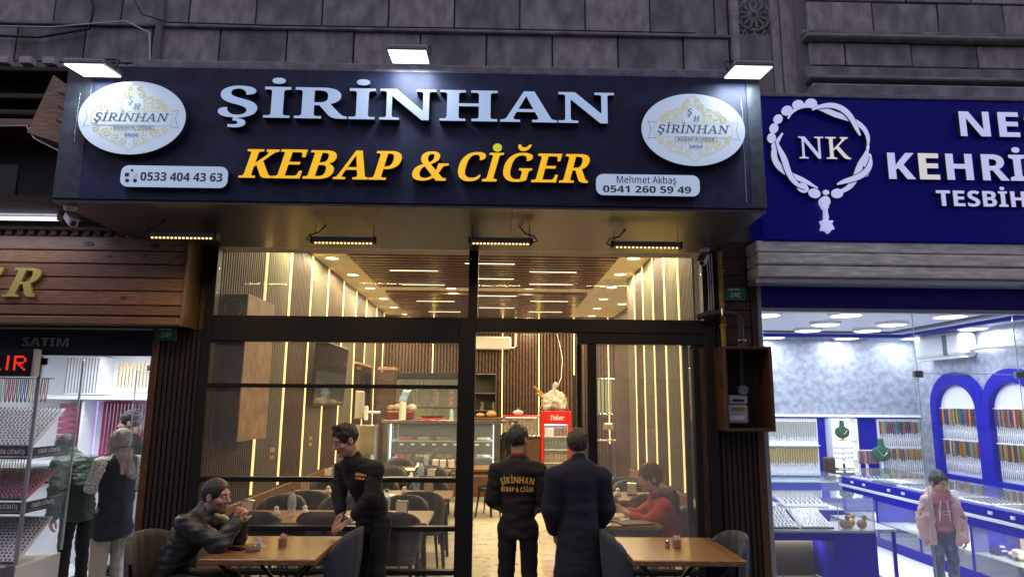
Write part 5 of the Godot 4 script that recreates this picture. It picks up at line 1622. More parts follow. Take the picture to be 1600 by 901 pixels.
func silver_shelves():
	var t := thing("wall_shelves", "white wall shelves with trays of chains at the back of the silver shop", "shelf")
	span(t, "back", Vector3(-6.0, 0.85, -2.95), Vector3(-3.5, 2.4, -2.9), M.shop_white)
	span(t, "upper_box", Vector3(-5.45, 1.86, -2.9), Vector3(-5.02, 2.34, -2.6), M.shop_white, 0.006)
	for k in 11:
		span(t, "box_rib", Vector3(-5.44 + k * 0.038, 1.88, -2.6), Vector3(-5.43 + k * 0.038, 2.32, -2.592), M.grey_metal)
	span(t, "cream_panel", Vector3(-4.98, 1.9, -2.9), Vector3(-3.9, 2.3, -2.88), M.cream_board)
	var ch := Geo.new()
	for k in 22:
		ch.tube([Vector3(-4.93 + k * 0.045, 2.28, -2.86), Vector3(-4.93 + k * 0.045, 1.96, -2.855)], 0.005, 4)
	stuff(put(t, "chains", ch.mesh(), M.gold))
	span(t, "shelf", Vector3(-6.0, 1.8, -2.9), Vector3(-3.5, 1.85, -2.55), M.shop_white, 0.004)
	span(t, "shelf", Vector3(-6.0, 1.0, -2.9), Vector3(-3.5, 1.04, -2.45), M.shop_white, 0.004)
	span(t, "divider", Vector3(-5.2, 1.042, -2.9), Vector3(-5.17, 1.798, -2.6), M.shop_white)
	for k in 9:
		span(t, "tray", Vector3(-5.55, 1.06 + k * 0.078, -2.89), Vector3(-5.24, 1.125 + k * 0.078, -2.72), M.magenta, 0.004)
	span(t, "chain_board", Vector3(-5.08, 1.06, -2.89), Vector3(-4.35, 1.78, -2.86), M.magenta)
	var c2 := Geo.new()
	for k in 15:
		c2.tube([Vector3(-5.02 + k * 0.045, 1.75, -2.84), Vector3(-5.02 + k * 0.045, 1.12, -2.835)], 0.008, 5)
	stuff(put(t, "chains", c2.mesh(), M.silver))
	var dots := Geo.new()
	for k in 24: dots.ball(Vector3(-5.12, 1.08 + k * 0.03, -2.8), Vector3.ONE * 0.009, 6)
	mat("violet_led", Color(0.5, 0.4, 1), 0.4, 0, {"glow": Color(0.45, 0.3, 1.0), "energy": 2.2})
	stuff(put(t, "led_row", dots.mesh(), M.violet_led))
	span(t, "counter", Vector3(-6.0, 0.0, -2.4), Vector3(-4.0, 0.86, -1.95), M.shop_white, 0.006)
	span(t, "counter_top", Vector3(-6.0, 0.862, -2.42), Vector3(-3.98, 0.89, -1.92), M.dark_metal, 0.004)
	bottle(Vector3(-4.72, 0.89, -2.1), "water bottle with a blue cap on the counter of the silver shop", 1.3)
	for q in [[-4.9, 0.09, M.royal], [-4.82, 0.12, M.print_black], [-5.02, 0.07, M.paper]]:
		single("gift_box", "small %s box on the counter of the silver shop" % ("blue" if q[2] == M.royal else "black" if q[2] == M.print_black else "white"), "box", bm(Vector3(0.07, q[1], 0.07), 0.004), q[2], Vector3(q[0], 0.89 + q[1] * 0.5, -2.05))
	var gd := thing("glass_door", "frameless glass door of the silver shop standing half open by the pillar", "door", Vector3(-3.07, 0, -0.03), -0.95)
	put(gd, "pane", bm(Vector3(0.85, 2.05, 0.01)), M.glass_clear, Vector3(-0.43, 1.06, 0))
	put(gd, "clamp", bm(Vector3(0.16, 0.05, 0.03), 0.004), M.dark_metal, Vector3(-0.1, 2.09, 0))
	put(gd, "clamp", bm(Vector3(0.16, 0.05, 0.03), 0.004), M.dark_metal, Vector3(-0.1, 0.05, 0))
	put(gd, "edge", bm(Vector3(0.006, 2.05, 0.012)), M.glass_edge, Vector3(-0.858, 1.06, 0))

func bottle(at: Vector3, label: String, s := 1.0, group := ""):
	var t := thing("water_bottle", label, "bottle", at, 0, group)
	if not cache.has("bt"):
		var g := Geo.new()
		g.lathe(Vector3.ZERO, [Vector2(0.002, 0.002), Vector2(0.03, 0.0), Vector2(0.033, 0.01), Vector2(0.033, 0.05), Vector2(0.031, 0.06), Vector2(0.033, 0.07), Vector2(0.033, 0.13), Vector2(0.028, 0.155), Vector2(0.014, 0.18), Vector2(0.013, 0.195)], 18)
		var c := Geo.new()
		c.cyl(Vector3(0, 0.193, 0), Vector3(0, 0.212, 0), 0.015, 0.0145, 14)
		var l := Geo.new()
		l.cyl(Vector3(0, 0.075, 0), Vector3(0, 0.125, 0), 0.0336, 0.0336, 18, false)
		cache["bt"] = [g.mesh(), c.mesh(), l.mesh()]
	var b := Basis.from_scale(Vector3.ONE * s)
	put(t, "body", cache.bt[0], M.bottle, Vector3.ZERO, b)
	put(t, "cap", cache.bt[1], M.cap_blue, Vector3.ZERO, b)
	put(t, "wrapper", cache.bt[2], M.bottle_label, Vector3.ZERO, b)

# ---------------------------------------------------------------- the jeweller on the right: sign
func right_sign():
	mat("royal_sign", Color(0.004, 0.005, 0.1), 0.3, 0.0, {"spec": 0.3, "glow": Color(0.001, 0.001, 0.06), "energy": 0.7})
	mat("letter_lilac", Color(0.5, 0.5, 0.6), 0.35, 0, {"glow": Color(0.46, 0.49, 0.80), "energy": 0.75})
	mat("letter_cream", Color(0.5, 0.5, 0.5), 0.35, 0, {"glow": Color(0.66, 0.62, 0.58), "energy": 0.75})
	var t := thing("jeweller_sign", "royal blue shop sign with lilac lit letters and a bead wreath emblem", "sign")
	span(t, "face_panel", Vector3(2.33, 3.235, 0.1), Vector3(6.6, 4.56, 0.38), M.royal_sign)
	span(t, "seam", Vector3(2.62, 3.24, 0.38), Vector3(2.624, 3.68, 0.3815), M.royal)
	span(t, "top_flashing", Vector3(2.3, 4.562, 0.1), Vector3(6.6, 4.6, 0.4), M.cap_metal, 0.005)
	for q in [["NES", 4.115, 4.2, 0.235, 0.85], ["KEHRİ", 3.425, 3.787, 0.243, 1.3], ["TESBİH", 3.868, 3.545, 0.142, 0.83]]:
		var k := 0
		for p in word(t, q[0], "sansbold", Vector3(q[1], q[2], 0.381), q[3], q[4], 0.045, M.letter_side):
			var f := MeshInstance3D.new()
			f.name = "face"
			f.mesh = p.mesh
			f.material_override = M.letter_cream if q[0] == "KEHRİ" and k == 1 else M.letter_lilac
			f.scale = Vector3(1, 1, 0.08)
			f.position = Vector3(0, 0, 0.0455)
			p.add_child(f)
			k += 1
	var em := put(t, "emblem", bm(Vector3(0.02, 0.02, 0.01)), M.royal_sign, Vector3(2.875, 4.06, 0.385))
	var mono := word(em, "NK", "serif", Vector3(-0.22, -0.1, 0.0), 0.205, 0.47, 0.05, M.letter_side, 0.0, "monogram")
	for p in mono:
		var f := MeshInstance3D.new()
		f.name = "monogram_face"
		f.mesh = p.mesh
		f.material_override = M.letter_lilac if p == mono[0] else M.letter_cream
		f.scale = Vector3(1, 1, 0.08)
		f.position = p.position + Vector3(0, 0, 0.0505)
		em.add_child(f, true)
	var rb := Geo.new()
	var sb := Geo.new()
	for seg in [[0.0, 2.35, 0.0], [0.35, 1.75, PI], [2.75, 4.55, 0.4], [3.0, 4.3, PI + 0.4], [4.85, 6.35, 0.2], [5.0, 6.1, PI]]:
		var lo := PackedVector2Array()
		var hi := []
		var flo := PackedVector2Array()
		var fhi := []
		for k in 25:
			var u := k / 24.0
			var a: float = lerpf(seg[0], seg[1], u)
			var r := 0.385 + 0.035 * sin(a * 4.0 + seg[2])
			var w: float = 0.034 * sin(PI * clampf(u, 0.03, 0.97)) ** 0.5
			lo.append(Vector2.from_angle(a) * (r - w) * Vector2(1.06, 1))
			hi.append(Vector2.from_angle(a) * (r + w) * Vector2(1.06, 1))
			flo.append(Vector2.from_angle(a) * (r - w * 0.78) * Vector2(1.06, 1))
			fhi.append(Vector2.from_angle(a) * (r + w * 0.78) * Vector2(1.06, 1))
		hi.reverse()
		for h in hi: lo.append(h)
		fhi.reverse()
		for h in fhi: flo.append(h)
		var dz: float = 0.0 if seg[2] < 3 else 0.012
		rb.plate(lo, 0.0 + dz, 0.05 + dz)
		sb.plate(flo, 0.05 + dz, 0.0535 + dz)
	put(em, "ribbon", rb.mesh(), M.letter_side)
	put(em, "ribbon_face", sb.mesh(), M.letter_lilac)
	for q in [[1.72, 0.43, 0.05], [1.98, 0.445, 0.05], [2.24, 0.445, 0.05], [2.5, 0.445, 0.045], [2.72, 0.435, 0.045], [2.94, 0.43, 0.045], [3.12, 0.405, 0.028], [6.1, 0.4, 0.03], [5.93, 0.405, 0.045], [5.72, 0.415, 0.042], [4.25, 0.415, 0.05], [4.5, 0.43, 0.05], [4.95, 0.43, 0.05], [4.73, 0.41, 0.027]]:
		var g := Geo.new()
		var o := oval(q[2] * 1.12, q[2] * 0.9, 20)
		var tr := Transform3D(Basis(Vector3.BACK, q[0] + PI / 2), Vector3(cos(q[0]) * q[1] * 1.06, sin(q[0]) * q[1], 0))
		g.plate(o, 0.003, 0.049, tr)
		put(em, "bead", g.mesh(), M.letter_side)
		var f := Geo.new()
		f.plate(oval(q[2] * 1.09, q[2] * 0.87, 20), 0.049, 0.0525, tr)
		put(em, "bead_face", f.mesh(), M.letter_lilac)
	var ts := Geo.new()
	ts.plate(oval(0.042, 0.048, 20), 0.0, 0.052, Transform3D(Basis(), Vector3(0.0, -0.49, 0)))
	ts.plate(PackedVector2Array([Vector2(-0.028, -0.535), Vector2(0.028, -0.535), Vector2(0.01, -0.565), Vector2(0.016, -0.64), Vector2(0.01, -0.66), Vector2(-0.01, -0.66), Vector2(-0.012, -0.64), Vector2(-0.006, -0.565)]), 0.0, 0.053)
	ts.plate(PackedVector2Array([Vector2(-0.05, -0.665), Vector2(0.055, -0.665), Vector2(0.04, -0.695), Vector2(0.06, -0.74), Vector2(0.03, -0.745), Vector2(0.015, -0.775), Vector2(-0.01, -0.75), Vector2(-0.05, -0.745), Vector2(-0.035, -0.7)]), 0.0, 0.053)
	put(em, "tassel", ts.mesh(), M.letter_lilac)

# ---------------------------------------------------------------- the jeweller: window and room
const JEWEL := 1.7

func right_shop():
	var t := thing("jeweller_window", "shop window of the blue jeweller with roller shutter box and frameless glass", "shop window")
	for k in 3:
		span(t, "shutter_slat", Vector3(2.27, 3.125 - k * 0.11, 0.1), Vector3(6.8, 3.229 - k * 0.11, 0.355 + 0.01 * (k % 2)), M.shutter, 0.012)
	span(t, "shutter_bottom", Vector3(2.27, 2.862, 0.1), Vector3(6.8, 2.9, 0.33), M.aluminium, 0.005)
	span(t, "shutter_back", Vector3(2.38, 2.914, -0.03), Vector3(6.8, 3.23, 0.098), M.mortar)
	span(t, "header_panel", Vector3(2.42, 2.685, -0.04), Vector3(6.8, 2.912, -0.005), M.royal_lit)
	span(t, "header_rail", Vector3(2.42, 2.645, -0.05), Vector3(6.8, 2.683, 0.02), M.aluminium, 0.004)
	span(t, "jamb", Vector3(2.378, 0.0, -0.06), Vector3(2.42, 2.912, 0.025), M.aluminium, 0.004)
	span(t, "pane", Vector3(2.424, 0.02, -0.014), Vector3(3.825, 2.643, -0.004), M.glass)
	span(t, "pane", Vector3(3.835, 2.1, -0.014), Vector3(4.765, 2.643, -0.004), M.glass)
	span(t, "pane", Vector3(4.775, 0.02, -0.014), Vector3(6.8, 2.643, -0.004), M.glass)
	for x in [3.83, 4.77]:
		span(t, "pane_edge", Vector3(x - 0.003, 0.02, -0.013), Vector3(x + 0.003, 2.643, -0.005), M.glass_edge)
		span(t, "clamp", Vector3(x - 0.035, 2.06, -0.03), Vector3(x + 0.045, 2.12, 0.01), M.grey_metal, 0.004)
	span(t, "pane_edge", Vector3(3.865, 2.092, -0.012), Vector3(4.735, 2.098, -0.006), M.glass_edge)
	var d := thing("glass_door", "frameless glass door in the middle of the blue jeweller's window", "door", Vector3(0, 0, 0))
	span(d, "pane", Vector3(3.845, 0.02, -0.014), Vector3(4.755, 2.085, -0.004), M.glass)
	var C := 2.9
	var fl := setting("floor")
	span(fl, "floor_slab", Vector3(2.38, -0.2, -5.0), Vector3(7.0, 0.0, -0.06), M.shop_white)
	var wb := setting("wall_back")
	span(wb, "wall_slab", Vector3(2.38, 1.66, -5.0), Vector3(7.0, C + 0.2, -4.75), M.silver_plaster)
	span(wb, "lower_panel", Vector3(2.38, -0.2, -5.0), Vector3(7.0, 1.62, -4.75), M.royal)
	span(wb, "picture_rail", Vector3(2.38, 1.622, -4.76), Vector3(6.8, 1.658, -4.66), M.shop_white, 0.004)
	var wr := setting("wall_right")
	span(wr, "wall_slab", Vector3(6.8, -0.2, -4.75), Vector3(7.0, C + 0.2, -0.06), M.silver_plaster)
	var wl := setting("wall_left")
	span(wl, "wall_slab", Vector3(2.392, -0.2, -4.75), Vector3(2.52, C + 0.2, -0.52), M.silver_plaster)
	var ce := setting("ceiling")
	span(ce, "ceiling_slab", Vector3(2.38, C, -4.75), Vector3(7.0, C + 0.2, -0.06), M.shop_white)
	for r in [[2.75, 6.35, -0.7, -4.25, M.royal, 0.05], [3.15, 5.95, -1.15, -3.85, M.print_blue, 0.03]]:
		for q in [[Vector3(r[0], 0, r[2]), Vector3(r[1], 0, r[2])], [Vector3(r[0], 0, r[3]), Vector3(r[1], 0, r[3])]]:
			span(ce, "ceiling_trim", q[0] + Vector3(0, C - r[5], -0.06), q[1] + Vector3(0, C - 0.001, 0.06), r[4])
		for q in [[r[0], r[2], r[3]], [r[1], r[2], r[3]]]:
			span(ce, "ceiling_trim", Vector3(q[0] - 0.06, C - r[5], q[2] + 0.062), Vector3(q[0] + 0.06, C - 0.001, q[1] - 0.062), r[4])
	var n := 0
	for q in [[3.1, -0.75], [4.2, -0.72], [5.5, -0.72], [3.2, -1.82], [4.14, -1.74], [5.4, -1.75], [4.35, -2.67], [5.2, -2.6], [4.47, -3.42], [5.3, -3.36], [4.39, -4.45], [5.57, -4.45], [6.6, -4.35], [6.55, -2.98], [3.3, -3.2]]:
		n += 1
		var l := thing("ceiling_lamp", "round white ceiling lamp in the jeweller's shop, %s row, %s" % ["window" if q[1] > -1 else "front" if q[1] > -2 else "second" if q[1] > -3 else "third" if q[1] > -4 else "rear", "left" if q[0] < 4.3 else "middle" if q[0] < 5.2 else "right" if q[0] < 6 else "by the right wall"], "ceiling light", Vector3(q[0], C, q[1]), 0, "round lamps in the jeweller's ceiling")
		var g := Geo.new()
		g.lathe(Vector3.ZERO, [Vector2(0.16, -0.05), Vector2(0.19, -0.045), Vector2(0.2, -0.03), Vector2(0.195, -0.001)], 28)
		put(l, "rim", g.mesh(), M.white_plastic)
		var dd := Geo.new()
		dd.cyl(Vector3(0, -0.04, 0), Vector3(0, -0.052, 0), 0.185, 0.165, 28)
		put(l, "lens", dd.mesh(), M.shop_glow)
		area(l, Vector3(0, -0.06, 0), Vector3.DOWN, Vector2(0.28, 0.28), Color(0.86, 0.92, 1.0), JEWEL)
	var ac := thing("air_conditioner", "white split air conditioner on the silver wall above the blue arches", "air conditioner", Vector3(6.66, 2.68, -3.75))
	put(ac, "case", bm(Vector3(0.26, 0.36, 1.1), 0.06), M.white_plastic)
	put(ac, "display", bm(Vector3(0.01, 0.3, 0.09), 0.003), M.print_blue, Vector3(-0.132, 0.0, 0.2))
	put(ac, "flap", bm(Vector3(0.1, 0.02, 1.0), 0.004), M.shop_white, Vector3(-0.06, -0.185, 0))
	var pg := Geo.new()
	pg.tube([Vector3(0, -0.08, 0.55), Vector3(0.03, -0.06, 0.7), Vector3(0.06, -0.08, 1.2), Vector3(0.06, -0.1, 2.2)], 0.035, 10)
	put(ac, "pipe", pg.mesh(), M.ceramic)
	arches()
	back_displays()
	counters()

const BEADS := [Color(0.16, 0.03, 0.02), Color(0.3, 0.12, 0.02), Color(0.42, 0.28, 0.03), Color(0.06, 0.12, 0.05), Color(0.22, 0.2, 0.05), Color(0.1, 0.03, 0.08), Color(0.3, 0.04, 0.03), Color(0.05, 0.05, 0.06), Color(0.03, 0.06, 0.22), Color(0.02, 0.16, 0.17), Color(0.36, 0.2, 0.1), Color(0.4, 0.4, 0.35)]

func strand_mesh(len: float, tassel: float) -> Array:
	var key := "strand%f/%f" % [len, tassel]
	if not cache.has(key):
		var g := Geo.new()
		for s in [-1, 1]:
			g.tube([Vector3(s * 0.007, 0, 0.006), Vector3(s * 0.009, -len * 0.5, 0.008), Vector3(s * 0.006, -len, 0.006)], 0.006, 5)
		var b := Geo.new()
		b.cyl(Vector3(0, -len, 0.006), Vector3(0, -len - tassel * 0.45, 0.006), 0.006, 0.0035, 6)
		b.ball(Vector3(0, -len - tassel * 0.5, 0.006), Vector3(0.008, 0.008, 0.008), 6)
		b.cyl(Vector3(0, -len - tassel * 0.55, 0.006), Vector3(0, -len - tassel, 0.006), 0.004, 0.008, 6)
		cache[key] = [g.mesh(), b.mesh()]
	return cache[key]

func strand_row(at: Vector3, along: Vector3, n: int, pitch: float, len: float, tassel: float, turn: float, where: String, group: String, sd: int, only := -1):
	rng.seed = sd
	var m := strand_mesh(len, tassel)
	for k in n:
		var t := thing("prayer_beads", "%s, strand %d from the left" % [where, k + 1], "prayer beads", at + along * (k + 0.5) * pitch + Vector3(0, rng.randf_range(-0.006, 0.006), 0), turn, group)
		var c: int = only if only >= 0 else [0, 1, 2, 3, 4, 5, 6, 7, 8, 9, 10, 11][rng.randi() % 12]
		put(t, "strand", m[0], M["jewel%d" % c], Vector3.ZERO, Basis.from_scale(Vector3(1, rng.randf_range(0.92, 1.05), 1)))
		put(t, "tassel", m[1], M.silver)

func arches():
	for k in 12: mat("jewel%d" % k, BEADS[k], 0.25)
	for q in [[-3.72, "left", 11], [-2.62, "right", 12]]:
		var zc: float = q[0]
		var t := thing("arch_display", "royal blue arched wall niche of prayer beads, %s one" % q[1], "display", Vector3(6.795, 0, zc), -PI / 2, "arched niches on the jeweller's right wall")
		var outer := PackedVector2Array([Vector2(-0.55, 0.72), Vector2(0.55, 0.72)])
		for k in 21:
			var a := PI * k / 20
			outer.append(Vector2(cos(a) * 0.55, 1.78 + sin(a) * 0.52))
		var hole := PackedVector2Array([Vector2(-0.42, 0.82), Vector2(0.42, 0.82)])
		for k in 21:
			var a := PI * k / 20
			hole.append(Vector2(cos(a) * 0.42, 1.76 + sin(a) * 0.36))
		# frame as a ring of plates between the two outlines
		var g := Geo.new()
		for k in outer.size():
			var l := (k + 1) % outer.size()
			g.plate(PackedVector2Array([outer[k], outer[l], hole[l], hole[k]]), 0.0, 0.1)
		put(t, "arch_frame", g.mesh(), M.royal)
		var b := Geo.new()
		b.plate(hole, 0.0, 0.012)
		put(t, "back_panel", b.mesh(), M.shop_white)
		put(t, "rail", bm(Vector3(0.82, 0.012, 0.03)), M.shop_white, Vector3(0, 1.78, 0.03))
		put(t, "rail", bm(Vector3(0.82, 0.012, 0.03)), M.shop_white, Vector3(0, 1.32, 0.03))
		strand_row(Vector3(6.76, 1.77, zc - 0.4), Vector3(0, 0, 1), 24, 0.0335, 0.24, 0.19, -PI / 2, "prayer beads in the upper row of the %s arch" % q[1], "strands in the arches", q[2])
		strand_row(Vector3(6.76, 1.31, zc - 0.4), Vector3(0, 0, 1), 24, 0.0335, 0.22, 0.22, -PI / 2, "prayer beads in the lower row of the %s arch" % q[1], "strands in the arches", q[2] + 5)

func bust(at: Vector3, s: float, label: String, stand: float):
	var t := thing("necklace_bust", label, "display bust", at)
	var g := Geo.new()
	var rows := []
	for q in [[0.0, 0.03, 0.02], [0.02, 0.075, 0.03], [0.06, 0.105, 0.04], [0.11, 0.11, 0.042], [0.14, 0.095, 0.038], [0.16, 0.05, 0.034], [0.18, 0.036, 0.032], [0.24, 0.033, 0.03], [0.255, 0.02, 0.02], [0.257, 0.002, 0.002]]:
		var r := []
		for k in 20:
			r.append(Vector3(sin(TAU * k / 20) * q[1], stand + q[0] * s / s, cos(TAU * k / 20) * q[2]) * s)
		rows.append(r)
	g.sheet(rows, true)
	put(t, "bust", g.mesh(), M.velvet_green)
	var st := Geo.new()
	st.lathe(Vector3.ZERO, [Vector2(0.001, 0.0), Vector2(0.06 * s, 0.0), Vector2(0.055 * s, 0.012 * s), Vector2(0.012 * s, 0.02 * s), Vector2(0.01 * s, (stand + 0.01) * s)], 16)
	put(t, "stand", st.mesh(), M.gold if stand < 0.08 else M.shop_white)
	var n := Geo.new()
	var pts := []
	for k in 17:
		var a := PI * (0.12 + 0.76 * k / 16.0)
		pts.append(Vector3(cos(a) * 0.055, stand + 0.175 - sin(a) * 0.11, 0.043) * s)
	n.tube(pts, 0.005 * s, 6)
	put(t, "necklace", n.mesh(), M.gold)

func back_displays():
	var t := thing("strand_board", "white wall board with rows of pale and amber strands at the jeweller's rear left", "display board", Vector3(0, 0, -4.75))
	span(t, "board", Vector3(4.2, 0.78, 0.0), Vector3(5.13, 1.6, 0.03), M.shop_white, 0.004)
	span(t, "shelf", Vector3(4.2, 1.17, 0.03), Vector3(5.13, 1.185, 0.09), M.shop_white)
	strand_row(Vector3(4.25, 1.55, -4.71), Vector3.RIGHT, 22, 0.039, 0.25, 0.05, 0, "pale strand in the upper row of the rear left board", "strands on the rear left board", 21, 11)
	strand_row(Vector3(4.25, 1.14, -4.71), Vector3.RIGHT, 22, 0.039, 0.24, 0.04, 0, "amber strand in the lower row of the rear left board", "strands on the rear left board", 22, 2)
	var b := thing("strand_board", "white board with two rows of strands at the jeweller's rear right", "display board", Vector3(0, 0, -4.75))
	span(b, "board", Vector3(6.1, 0.72, 0.0), Vector3(6.795, 1.6, 0.03), M.shop_white, 0.004)
	strand_row(Vector3(6.12, 1.56, -4.71), Vector3.RIGHT, 19, 0.0345, 0.2, 0.18, 0, "strand in the upper row of the rear right board", "strands on the rear right board", 23)
	strand_row(Vector3(6.12, 1.14, -4.71), Vector3.RIGHT, 19, 0.0345, 0.18, 0.18, 0, "strand in the lower row of the rear right board", "strands on the rear right board", 24)
	var n := thing("lit_niche", "tall warm lit display niche with shelves at the back of the jeweller", "display", Vector3(5.48, 0, -4.75))
	span(n, "back_light", Vector3(-0.19, 0.2, 0.0), Vector3(0.19, 1.6, 0.01), M.case_glow)
	for s in [-1, 1]:
		span(n, "side", Vector3(s * 0.19, 0.2, 0.0), Vector3(s * 0.21, 1.6, 0.2), M.shop_white)
	for y in [0.2, 0.52, 0.7, 0.95, 1.25, 1.6]:
		span(n, "shelf", Vector3(-0.188, y, 0.011), Vector3(0.188, y + 0.01, 0.19), M.glass_edge)
	area(n, Vector3(0, 0.9, 0.02), Vector3(0, 0, 1), Vector2(0.36, 1.3), Color(1, 0.93, 0.8), 0.12)
	bust(Vector3(5.48, 1.26, -4.63), 1.1, "green velvet necklace bust at the top of the lit niche", 0.03)
	bust(Vector3(5.98, 0.72, -4.45), 1.35, "green velvet necklace bust standing beside the lit niche", 0.18)
	for q in [[0.96, "grey", M.tray_white], [0.71, "dark green", M.velvet_green], [0.53, "pale", M.shop_white]]:
		var bs := thing("bracelet_stand", "%s bracelet stand on a shelf of the lit niche" % q[1], "display stand", Vector3(5.48, q[0], -4.65))
		put(bs, "post", bm(Vector3(0.03, 0.2 if q[0] > 0.6 else 0.12, 0.03)), q[2], Vector3(0, 0.1 if q[0] > 0.6 else 0.06, 0))
		for k in (3 if q[0] > 0.9 else 2 if q[0] > 0.6 else 1):
			var g := Geo.new()
			g.cyl(Vector3(-0.14, 0.04 + k * 0.075, 0.02), Vector3(0.14, 0.04 + k * 0.075, 0.02), 0.025, 0.025, 10)
			put(bs, "roll", g.mesh(), q[2])
			var r := Geo.new()
			for j in 5:
				r.cyl(Vector3(-0.11 + j * 0.055, 0.04 + k * 0.075, 0.02), Vector3(-0.10 + j * 0.055, 0.04 + k * 0.075, 0.02), 0.03, 0.03, 10)
			stuff(put(bs, "bracelets", r.mesh(), M.silver if q[0] > 0.9 else M.gold))
	var ts := thing("strand_stand", "white stand hung with brown strands beside the green bust", "display stand", Vector3(5.78, 0.72, -4.5))
	put(ts, "bar", bm(Vector3(0.34, 0.015, 0.04)), M.shop_white, Vector3(0, 0.4, 0))
	put(ts, "post", bm(Vector3(0.03, 0.4, 0.03)), M.shop_white, Vector3(0, 0.2, -0.03))
	put(ts, "foot", bm(Vector3(0.16, 0.015, 0.12), 0.003), M.shop_white, Vector3(0, 0.008, 0))
	for k in 8:
		put(ts, "strand", strand_mesh(0.2, 0.04)[0], M.jewel1 if k % 2 else M.jewel10, Vector3(-0.145 + k * 0.041, 0.4, 0.02))

func counters():
	# rear ledge under the boards
	var l := thing("rear_counter", "low blue glass-topped counter along the jeweller's back wall", "counter", Vector3(0, 0, -4.1))
	span(l, "base", Vector3(3.2, 0, -0.3), Vector3(6.3, 0.7, 0.2), M.royal, 0.006)
	span(l, "top", Vector3(3.18, 0.702, -0.32), Vector3(6.32, 0.718, 0.22), M.glass_edge)
	# middle glass box
	var m := thing("glass_showcase", "low glass showcase of bracelets behind the front counter of the jeweller", "showcase", Vector3(0, 0, -2.1))
	span(m, "base", Vector3(2.6, 0, -0.25), Vector3(4.0, 0.62, 0.25), M.royal, 0.006)
	span(m, "deck", Vector3(2.6, 0.622, -0.25), Vector3(4.0, 0.635, 0.25), M.tray_white)
	span(m, "top_pane", Vector3(2.6, 1.0, -0.25), Vector3(4.0, 1.008, 0.25), M.glass_case)
	span(m, "front_pane", Vector3(2.6, 0.636, 0.242), Vector3(4.0, 0.998, 0.25), M.glass_case)
	span(m, "side_pane", Vector3(3.992, 0.636, -0.25), Vector3(4.0, 0.998, 0.24), M.glass_case)
	for k in 2:
		var tr := thing("bracelet_tray", "white tray of bangles in the low glass showcase, %s one" % ["left", "right"][k], "tray", Vector3(3.0 + k * 0.6, 0.7, -2.1))
		put(tr, "board", bm(Vector3(0.52, 0.02, 0.4), 0.004), M.tray_white, Vector3.ZERO, Basis(Vector3.RIGHT, 0.25))
		ring_rows(tr, Vector3(-0.25, -0.02, 0.18), Vector3.RIGHT, Vector3(0, 0.247, -0.969), 9, 7, 0.055, 0.055, 5 + k)
	var wb := thing("wooden_box", "upright brown wooden box on the jeweller's counter by the window jamb", "box", Vector3(2.86, 0.96, -1.75))
	put(wb, "case", bm(Vector3(0.14, 0.32, 0.12), 0.006), M.cabinet_wood, Vector3(0, 0.0, 0))
	put(wb, "lid", bm(Vector3(0.15, 0.02, 0.13), 0.004), M.cabinet_wood, Vector3(0, 0.17, 0))
	var wb2 := thing("wooden_clock", "brown arched wooden box standing below the rear left strand board", "box", Vector3(5.02, 0.72, -4.2))
	put(wb2, "case", bm(Vector3(0.17, 0.32, 0.1), 0.02), M.cabinet_wood, Vector3(0, 0.16, 0))
	put(wb2, "inset", bm(Vector3(0.1, 0.2, 0.01), 0.003), M.red_plank_b, Vector3(0, 0.17, 0.052))
	# front counter
	var c := thing("front_counter", "royal blue jewellery counter with glass top and lit niche at the front of the jeweller", "counter", Vector3(0, 0, -0.6))
	span(c, "base", Vector3(2.54, 0, -0.5), Vector3(2.64, 0.6, 0.0), M.royal, 0.004)
	span(c, "base", Vector3(3.24, 0, -0.5), Vector3(3.66, 0.6, 0.0), M.royal, 0.004)
	span(c, "niche_top", Vector3(2.642, 0.53, -0.5), Vector3(3.238, 0.6, 0.0), M.royal, 0.004)
	span(c, "niche_back", Vector3(2.642, 0.0, -0.5), Vector3(3.238, 0.528, -0.45), M.cream_board)
	span(c, "niche_floor", Vector3(2.642, 0.12, -0.448), Vector3(3.238, 0.135, -0.01), M.cream_board)
	span(c, "niche_lamp", Vector3(2.7, 0.515, -0.4), Vector3(3.2, 0.526, -0.35), M.case_glow)
	area(c, Vector3(2.95, 0.508, -0.3), Vector3.DOWN, Vector2(0.5, 0.05), Color(1.0, 0.86, 0.62), 0.35)
	span(c, "deck", Vector3(2.54, 0.602, -0.5), Vector3(3.66, 0.625, 0.01), M.aluminium, 0.004)
	span(c, "front_pane", Vector3(2.54, 0.627, -0.005), Vector3(3.64, 0.92, 0.003), M.glass_case)
	span(c, "top_pane", Vector3(2.54, 0.922, -0.5), Vector3(3.645, 0.93, 0.003), M.glass_case)
	span(c, "side_pane", Vector3(3.642, 0.627, -0.5), Vector3(3.65, 0.92, 0.0), M.glass_case)
	span(c, "pane_edge", Vector3(3.643, 0.627, -0.0045), Vector3(3.65, 0.93, 0.004), M.glass_edge)
	span(c, "pane_edge", Vector3(3.3, 0.627, -0.0055), Vector3(3.305, 0.92, 0.0045), M.glass_edge)
	for k in 2:
		tray("white tray of rings in the front counter of the jeweller, %s one" % ["left", "right"][k], Vector3(2.76 + k * 0.34, 0, -0.6), 0.31, Vector2(0.65, -0.02), Vector2(0.78, -0.34), M.tray_white, 31 + k)
	var cs := thing("jewel_case", "open black jewellery case with brass edge in the counter niche", "case", Vector3(2.94, 0.137, -0.85))
	put(cs, "lid", bm(Vector3(0.42, 0.34, 0.02), 0.004), M.tray_black, Vector3(0.02, 0.18, -0.05), Basis(Vector3.RIGHT, -0.15))
	put(cs, "lid_edge", bm(Vector3(0.44, 0.012, 0.024), 0.003), M.gold, Vector3(0.02, 0.01, -0.02))
